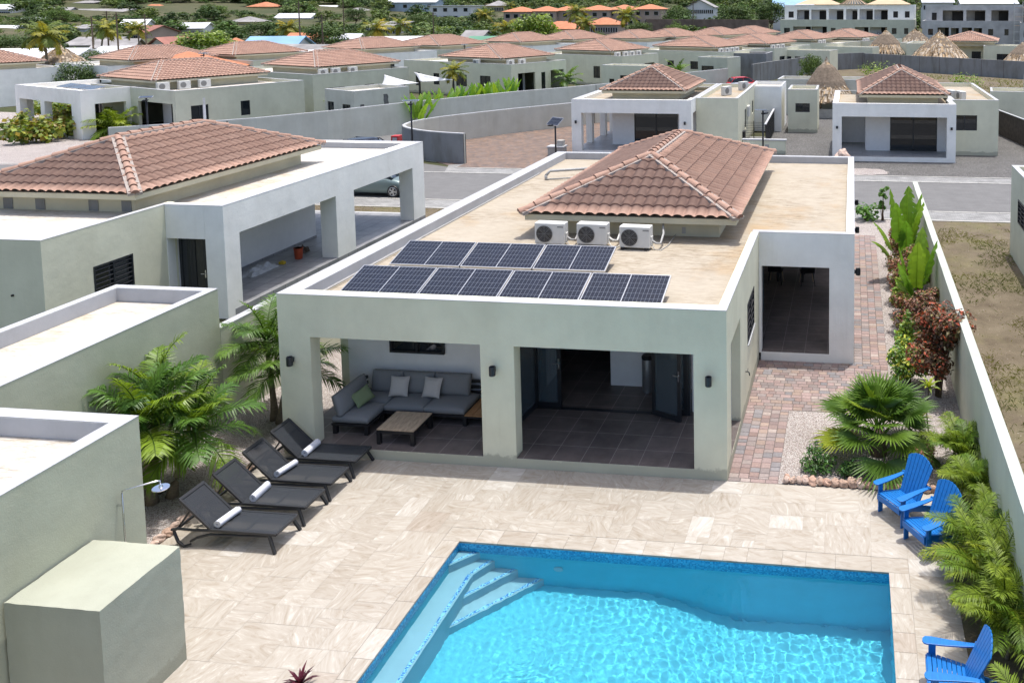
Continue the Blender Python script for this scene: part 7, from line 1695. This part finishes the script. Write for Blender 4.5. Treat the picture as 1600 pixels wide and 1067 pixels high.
wall_thing('yard_wall','grey block yard wall left of the half built sage apartment block',[tuple(at_dist(1180,206).xy),tuple(at_dist(1219,198).xy)],3.4,.3,m_concrete)
# ---- trees
def tree_proto(seed,m,h=6,w_=6,n=2600,leaf=.34,ncl=22,trunk=.30,tones=((1,1,1),(1.35,1.25,1.1),(.7,.75,.7),(1.1,1.2,.9))):
    rg=random.Random(seed); cm=MB(); tm=MB(); bl=[]; th=h*trunk
    pts=[Vector((.2*math.sin(i*1.3+seed),.2*math.cos(i*1.7+seed),th*i/5)) for i in range(6)]; tm.tube(pts,[.05*h*(1-.1*i)*.6 for i in range(6)],8)
    for k in range(ncl):
        a=k*2.399+rg.uniform(-.3,.3); q=(k+.5)/ncl; r=w_*.5*(.25+.6*math.sqrt(q))*rg.uniform(.75,1.1); zz=th+(h-th)*(.18+.72*(1-q**1.3)*rg.uniform(.55,1.1)); br=w_*rg.uniform(.11,.19)
        bl.append((r*math.cos(a),r*math.sin(a),zz,br*1.15,br*1.15,br*rg.uniform(.6,.9)))
        if k%2==0: e=Vector(bl[-1][:3]); mid=pts[-1].lerp(e,.5)+Vector((0,0,-.15*h*rg.random())); tm.tube([pts[-1],mid,e],[.014*h,.008*h,.003*h],5)
    leafcloud(cm,bl,n,leaf,tones,rg,.6,.65); return cm,tm
def add_tree(name,label,p,cmesh,tmesh,rz,sc,cat='tree',group=None):
    t=thing(name,label,cat,p,rz,group); t.scale=(sc[0],sc[0],sc[1])
    for nm,d in (('crown',cmesh),('trunk',tmesh)): o=bpy.data.objects.new(nm,d); C.objects.link(o); o.parent=t
    return t
def mesh_of(mb,name,m,smooth=False):
    o=mb.build(name,m,smooth=smooth); d=o.data; bpy.data.objects.remove(o); return d
TP=[]
for i,(m,h,w_,n) in enumerate(((m_tree,6,7,3000),(m_tree,5,7.5,2800),(m_treed,6.5,6.5,3200),(m_treed,5,8,3000),(m_ygreen,5.5,6.5,2600),(m_tree,7,6,2800))):
    c,tm=tree_proto(100+i,m,h,w_,n,.33 if i!=4 else .4,24); TP.append((mesh_of(c,'crown',m),mesh_of(tm,'trunk',m_bark),h,w_))
def coco_proto(seed,h):
    rg=random.Random(seed); cm=MB(); sm=MB(); tm=MB(); pts=[Vector((.06*h*(i/8)**2,.03*h*math.sin(i*.5),h*i/8)) for i in range(9)]; tm.tube(pts,[.22,.17]+[.15-.006*i for i in range(7)],9); top=pts[-1]
    for k in range(20):
        q=(k+.5)/20; yaw=k*2.399+rg.uniform(-.2,.2); frond(cm,cm,top+Vector((0,0,.15)),yaw,-.5+1.65*q+rg.uniform(-.1,.1),rg.uniform(2.5,3.2),rg.uniform(.9,1.5)*(1-.3*q),17,1.0,.17,rg.choice(((1,1,1),(.75,.8,.75),(1.5,1.2,.9),(2.0,1.4,.8))) if q>.15 else (2.3,1.5,.8),rg,vee=.0)
    return mesh_of(cm,'crown',m_cocon),mesh_of(tm,'trunk',m_trunk,True)
CP=[coco_proto(5,6.0),coco_proto(6,7.0)]
PALMS=[(72,42,118,.88,'tall coconut palm left of the bright green metal roof'),(163,36,170,.95,'dark coconut palm behind the pale grey tin sheds'),(222,36,175,.8,'thin ragged palm standing right of the pale grey tin sheds'),(456,38,175,.85,'coconut palm behind the blue tin shed'),(587,42,158,1.1,'big spreading coconut palm just left of the centre white tin roof'),(628,36,200,.9,'coconut palm behind the big spreading one, on its right'),(762,22,230,.95,'coconut palm in front of the yellow house at the top'),(793,42,175,.95,'coconut palm cut by the dense dark tree, centre right'),(797,8,330,.9,'coconut palm at the top edge beside the yellow house'),(905,20,205,1.15,'coconut palm in front of the orange townhouses, left one'),(918,36,190,.95,'coconut palm in front of the orange townhouses, lower middle one'),(978,24,200,1.15,'coconut palm in front of the orange townhouses, right one'),(1278,6,280,.8,'palm behind the left tan roof on the hill'),(1447,6,270,.8,'palm at the top right behind the white half built gable'),(117,36,270,.8,'small palm on the left hillside above the white hall'),(706,104,86,.5,'young palm rising beside the banana garden in front of the sage house')]
for k,(px,pc,dist,sc,lb) in enumerate(PALMS):
    p=onhill(px,dist); c_,t_=CP[k%2]; zt=px_at(px,pc,dist); h0=6.0 if k%2==0 else 7.0; hgt=max(1.6,zt-p.z)
    t=add_tree('coconut_palm',lb,p,c_,t_,k*1.7,(1,1),'palm',None)
    for o in t.children:
        if o.name.startswith('trunk'): o.scale=(sc,sc,hgt/h0); top=Vector((.06*h0*sc,.03*h0*math.sin(4)*sc,hgt))
    for o in t.children:
        if o.name.startswith('crown'): o.scale=(sc,)*3; o.location=top-Vector((.06*h0,.03*h0*math.sin(4),h0))*sc
TREES=[(325,62,150,1.3,4,'broad bright green tree left of centre, above the orange low roof'),(285,76,130,.9,3,'dark green tree behind the far left tiled roof'),(508,52,160,1.15,2,'tall dark mango like tree right of the blue tin shed'),(838,44,165,1.5,4,'wide dense yellow green tree in front of the townhouses'),(700,52,200,1.0,4,'bright green tree in the middle, right of the wide white tin roof'),(700,35,240,1.1,3,'grey green tree above the wide white tin roof'),(1000,48,195,1.0,2,'dark green tree under the rightmost townhouse'),(1060,24,240,1.3,3,'round dark tree on top of the brown retaining wall, left'),(1150,26,235,1.5,2,'big dark tree left of the half built apartment block'),(1205,18,240,1.4,2,'dark tree right next to the half built apartment block'),(1060,45,205,.8,1,'low grey green tree at the foot of the brown retaining wall'),(60,40,260,1.1,2,'dark tree on the left hillside above the white tin hall'),(20,62,190,1.1,3,'dark tree at the left edge behind the grey tin shed'),(100,28,310,1.1,1,'green tree below the grey roofed house at the upper left'),(340,22,330,1.2,1,'green tree below the orange roofed house at the top'),(410,42,240,1.1,3,'dark tree between the orange pink roof and the blue tin shed'),(560,30,290,1.2,2,'dark tree in the middle of the hillside, left of the flat white modern house'),(655,30,270,1.0,3,'grey brown tree below the long grey metal roof'),(760,30,290,1.1,2,'dark tree right of the flat white modern house'),(940,60,190,.7,1,'small tree with reddish flowers below the townhouse row'),(1400,12,270,1.0,5,'tree behind the right tan roof of the half built block'),(1500,12,265,.9,4,'bright green tree behind the grey concrete block'),(1582,8,270,1.0,1,'tree above the scaffolding at the top right'),(120,88,108,.55,3,'low dark bush in front of the bright green metal roof'),(270,80,128,.7,2,'dark bush left of the orange low roof'),(150,72,140,.6,3,'dark bush between the green roof and the pale grey tin sheds'),(1268,98,95,.42,0,'small young tree in front of the grey concrete block wall, left of the tall hut'),(505,90,100,.5,0,'green bush behind the roof of the cream house')]
for k,(px,py,dist,sc,ti,lb) in enumerate(TREES):
    p=onhill(px,dist); c_,t_,h,w_=TP[ti]; zt=px_at(px,py-h*sc*.75/dist*FPX*.5,dist); s2=max(.6,min(2.2,(zt-p.z)/h))*1.0
    add_tree('leafy_tree',lb,p,c_,t_,k*2.1,(sc,max(sc*.8,min(sc*1.5,s2))),'tree',None)
# the wood on the hill that reads as one mass
def wood():
    rg=random.Random(77); protos=[]
    for i in range(3):
        c,tm=tree_proto(200+i,None,5.5,7,420,.85,16); arr=np.array([tuple(v) for v in c.v]); protos.append((arr,c.f,[x[0]*.6+x[1]*.4 if x else 1 for x in c.c]))
    cb,_=tree_proto(260,None,4.5,7,150,1.15,12); arr=np.array([tuple(v) for v in cb.v]); bush=(arr,cb.f,[x[0]*.6+x[1]*.4 if x else 1 for x in cb.c])
    V=[];F=[];K=[];n=0; H_=[(a[1],a[3],a[4],a[2]) for a in HH]+[(717,330,62,8),(850,290,110,20),(950,290,120,20)]
    for it_ in range(9200):
        px=rg.uniform(-80,1680); dist=150+430*rg.random()**.85 if it_<3400 else rg.uniform(395,760) if it_<5200 else 195+250*rg.random()
        if it_>=5200 and px>830: continue
        if px<560 and dist<225 and rg.random()<.88: continue
        if px<560 and dist<310 and rg.random()<.45: continue
        if dist<190 and 540<px<700 and rg.random()<.6: continue
        if px>1195 and dist<232: continue
        if 800<px<1045 and 180<dist<310: continue
        p=onhill(px,dist); hid=False; low=False
        rt=6+(9.4-(p.z+3.6))/dist*FPX
        for hx,hd,hw,hy in H_:
            if dist<hd and abs(px-hx)<hw*.5+2.2/dist*FPX and rt<hy+9 and rg.random()<.93: low=True
            if abs(px-hx)<hw*.62+3.2/dist*FPX*.6 and hd-42<dist<hd+5: hid=True; break
        if hid: continue
        arr,f,k=protos[rg.randrange(3)]; s=rg.uniform(.6,1.15)*(1+max(0,dist-330)/500)
        if low or it_>=5200: arr,f,k=bush; s=rg.uniform(.26,.50)
        a=rg.uniform(0,6.28); ca,sa=math.cos(a)*s,math.sin(a)*s; sz=s*rg.uniform(.6,.95)
        q=np.stack([arr[:,0]*ca-arr[:,1]*sa+p.x,arr[:,0]*sa+arr[:,1]*ca+p.y,arr[:,2]*sz+p.z-.6],1); V.append(q)
        tone=rg.choice(((.9,1,.9),(.75,.82,.8),(1.3,1.2,1.0),(1.6,1.35,1.2),(.65,.75,.7),(1.7,1.5,1.6),(1.2,1.35,1.0))); u=rg.uniform(.8,1.2)
        F+=[tuple(i+n for i in ff) for ff in f]; K+=[(tone[0]*u*x,tone[1]*u*x,tone[2]*u*x) for x in k]; n+=len(arr)
    d=bpy.data.meshes.new('hillside_wood'); d.from_pydata(np.concatenate(V).tolist(),[],F); d.materials.append(m_treed); at=d.color_attributes.new('Col','FLOAT_COLOR','CORNER')
    col=np.repeat(np.array([(a,b,c,1) for a,b,c in K],dtype=np.float32),4,axis=0); at.data.foreach_set('color',col.ravel()); d.update()
    o=bpy.data.objects.new('hillside_wood',d); C.objects.link(o); tag(o,kind='stuff')
wood()
# utility poles
for k,(px,dist,h,lb) in enumerate(((149,150,8,'thin utility pole in front of the pale grey tin sheds, left'),(188,150,8.5,'tall utility pole in the middle of the pale grey tin sheds'),(173,175,8.5,'utility pole behind the pale grey tin sheds'),(232,170,8,'utility pole right of the pale grey tin sheds'),(472,150,10,'utility pole in front of the blue tin shed'),(507,150,8,'thin utility pole in front of the tall dark tree'),(680,170,8,'utility pole beside the bright green tree right of the wide white tin roof'),(1084,190,10,'utility pole in front of the brown retaining wall'),(541,210,11,'tall thin mast in the middle of the hillside'))):
    p=onhill(px,dist); t=thing('utility_pole',lb,'pole',p); mb=MB(); mb.tube([(0,0,-.5),(0,0,h)],[.13,.09],8); mb.build('pole',m_bark,t); mb=MB(); mb.bar((-.8,0,h-.6),(.8,0,h-.6),.09,.09); mb.bar((-.6,0,h-.3),(.6,0,h-.3),.07,.07); mb.build('cross_arm',m_bark,t)
# gardens in the middle distance
rg0=random.Random(12)
GBAN=[(648,150,52,'leftmost of the banana row'),(668,150,54,''),(690,149,55,''),(712,147,57,''),(735,146,58,''),(757,144,60,''),(778,142,62,''),(797,139,64,'')]
for k,(px,py,d,lb) in enumerate(GBAN):
    a=at_dist(px,62+k*1.8+6); t=banana('banana plant behind the long boundary wall, number',a.x,a.y,[(rg0.uniform(0,360),rg0.uniform(60,86),.9,1.7,.5,rg0.uniform(.3,.8)) for _ in range(9)],40+k,1.15)
OR=('leftmost','second from left','third from left','fourth from left','fourth from right','third from right','second from right','rightmost')
kb=0
for o in bpy.data.objects:
    if o.get('label','').endswith('number'): o['label']='tall banana plant behind the long boundary wall, %s'%OR[kb]; o['group']='banana plants behind the long wall'; kb+=1
for k,(px,py,lb) in enumerate(((22,214,'leftmost, cut by the photo edge'),(42,224,'second from left'),(66,222,'third from left'),(92,214,'in the middle'),(104,196,'nearest the white corner post'),(128,214,'second from right'),(150,206,'rightmost, next to the boundary wall'))):
    p=ground(px,py); roundleaf('sea_grape','yellow green round leaved bush before the corner porch house, %s'%lb,p.x,p.y,2.6,1.35,330,80+k,m_ygreen,'round leaved bushes before the corner porch house',.34,((.75,.8,.8),(1.1,1,1),(1.6,1.2,1.1),(1.4,.7,.6)))
for k,(px,py,lb) in enumerate(((70,187,'left pair'),(88,188,'middle'),(130,183,'right'))):
    p=ground(px,py); roundleaf('sea_grape','yellow green bush behind the open corner porch, %s'%lb,p.x,p.y,3.0,1.6,220,95+k,m_ygreen,'bushes behind the corner porch',.4,((.75,.8,.8),(1.2,1,1)))
p=ground(170,214); palm('palm_tree','bright green bushy young palm beside the dark door of the white corner porch house',p.x,p.y,[(0,0,.5,.1,0),(.4,.2,.6,.2,0)],m_trunk,m_areca,nf=12,L=2.1,nl=18,ll=.7,lw=.10,seed=60,tones=G1)
p=ground(486,182); palm('areca_palm','yellow green feathery palm clump behind the grey wall, right of the white corner porch house',p.x-1.5,p.y+3,[(0,0,.3,.1,0),(1.0,.3,.4,.1,0),(-1,.2,.3,0,0)],m_trunk,m_areca,None,'palm',nf=9,L=1.9,nl=16,ll=.6,lw=.08,seed=61,tones=GA,e=(.4,1.3))
p=at_dist(1058,96); palm('palm_tree','green palm standing in the porch opening of the house with four air conditioners',p.x,p.y,[(0,0,1.6,.1,0)],m_trunk,m_palm,nf=14,L=2.0,nl=16,ll=.7,lw=.11,seed=62,tones=G1)
p=at_dist(885,92); palm('palm_tree','green palm seen through the porch of the sage house behind the banana garden',p.x,p.y,[(0,0,1.4,.1,0)],m_trunk,m_palm,nf=14,L=1.9,nl=16,ll=.7,lw=.11,seed=63,tones=G1)
for px,d,wd,h,lb in ((1365,112,5.0,1.2,'yellow green low bushes in front of the round thatched hut'),(1505,100,4.5,1.0,'yellow green low bushes behind the plain grey concrete wall'),(928,80,1.2,2.0,'reddish leaved shrub beside the low pool shed'),(940,82,1.8,1.6,'yellow green shrub behind the low pool shed')):
    p=at_dist(px,d); shrub('garden_bush',lb,p.x,p.y,wd,h,m_ygreen if 'yellow' in lb else m_croton,420,.3,((1.2,1.2,1),(.7,.8,.7)),int(px),None)
# shade sails
def sail(label,a,b,c_):
    t=thing('shade_sail',label,'shade sail',a); mb=MB(); A,B,Cc=Vector((0,0,0)),Vector(b)-Vector(a),Vector(c_)-Vector(a); N=10; idx={}
    for i in range(N+1):
        for j in range(N+1-i):
            u,v=i/N,j/N; w_=1-u-v; p=A*w_+B*u+Cc*v; cen=(A+B+Cc)/3; sag=27*u*v*w_*.25+ (u*v+v*w_+w_*u)*.5; p=p.lerp(cen,.35*(u*v+v*w_+w_*u)); p.z-=.35*sag; idx[i,j]=len(mb.v); mb.v.append(p)
    for i in range(N):
        for j in range(N-i):
            mb.f.append((idx[i,j],idx[i+1,j],idx[i,j+1])); mb.c.append(None); mb.m.append(0)
            if j<N-i-1: mb.f.append((idx[i+1,j],idx[i+1,j+1],idx[i,j+1])); mb.c.append(None); mb.m.append(0)
    o=mb.build('sail_cloth',m_tin,t,smooth=True); o.modifiers.new('s','SOLIDIFY').thickness=.02
    q=MB()
    for P in (B,Cc): q.bar((P.x,P.y,-(Vector(a).z)),(P.x,P.y,P.z+.1),.09,.09)
    q.build('posts',m_black,t)
sail('white triangular shade sail behind the cream house, left one',(-39.6,57.0,3.13),(-39.2,55.6,2.2),(-36.3,57,2.39))
sail('white triangular shade sail behind the cream house, right one',(-38.4,60,3.13),(-37.4,59.2,2.29),(-34.5,60,2.43))
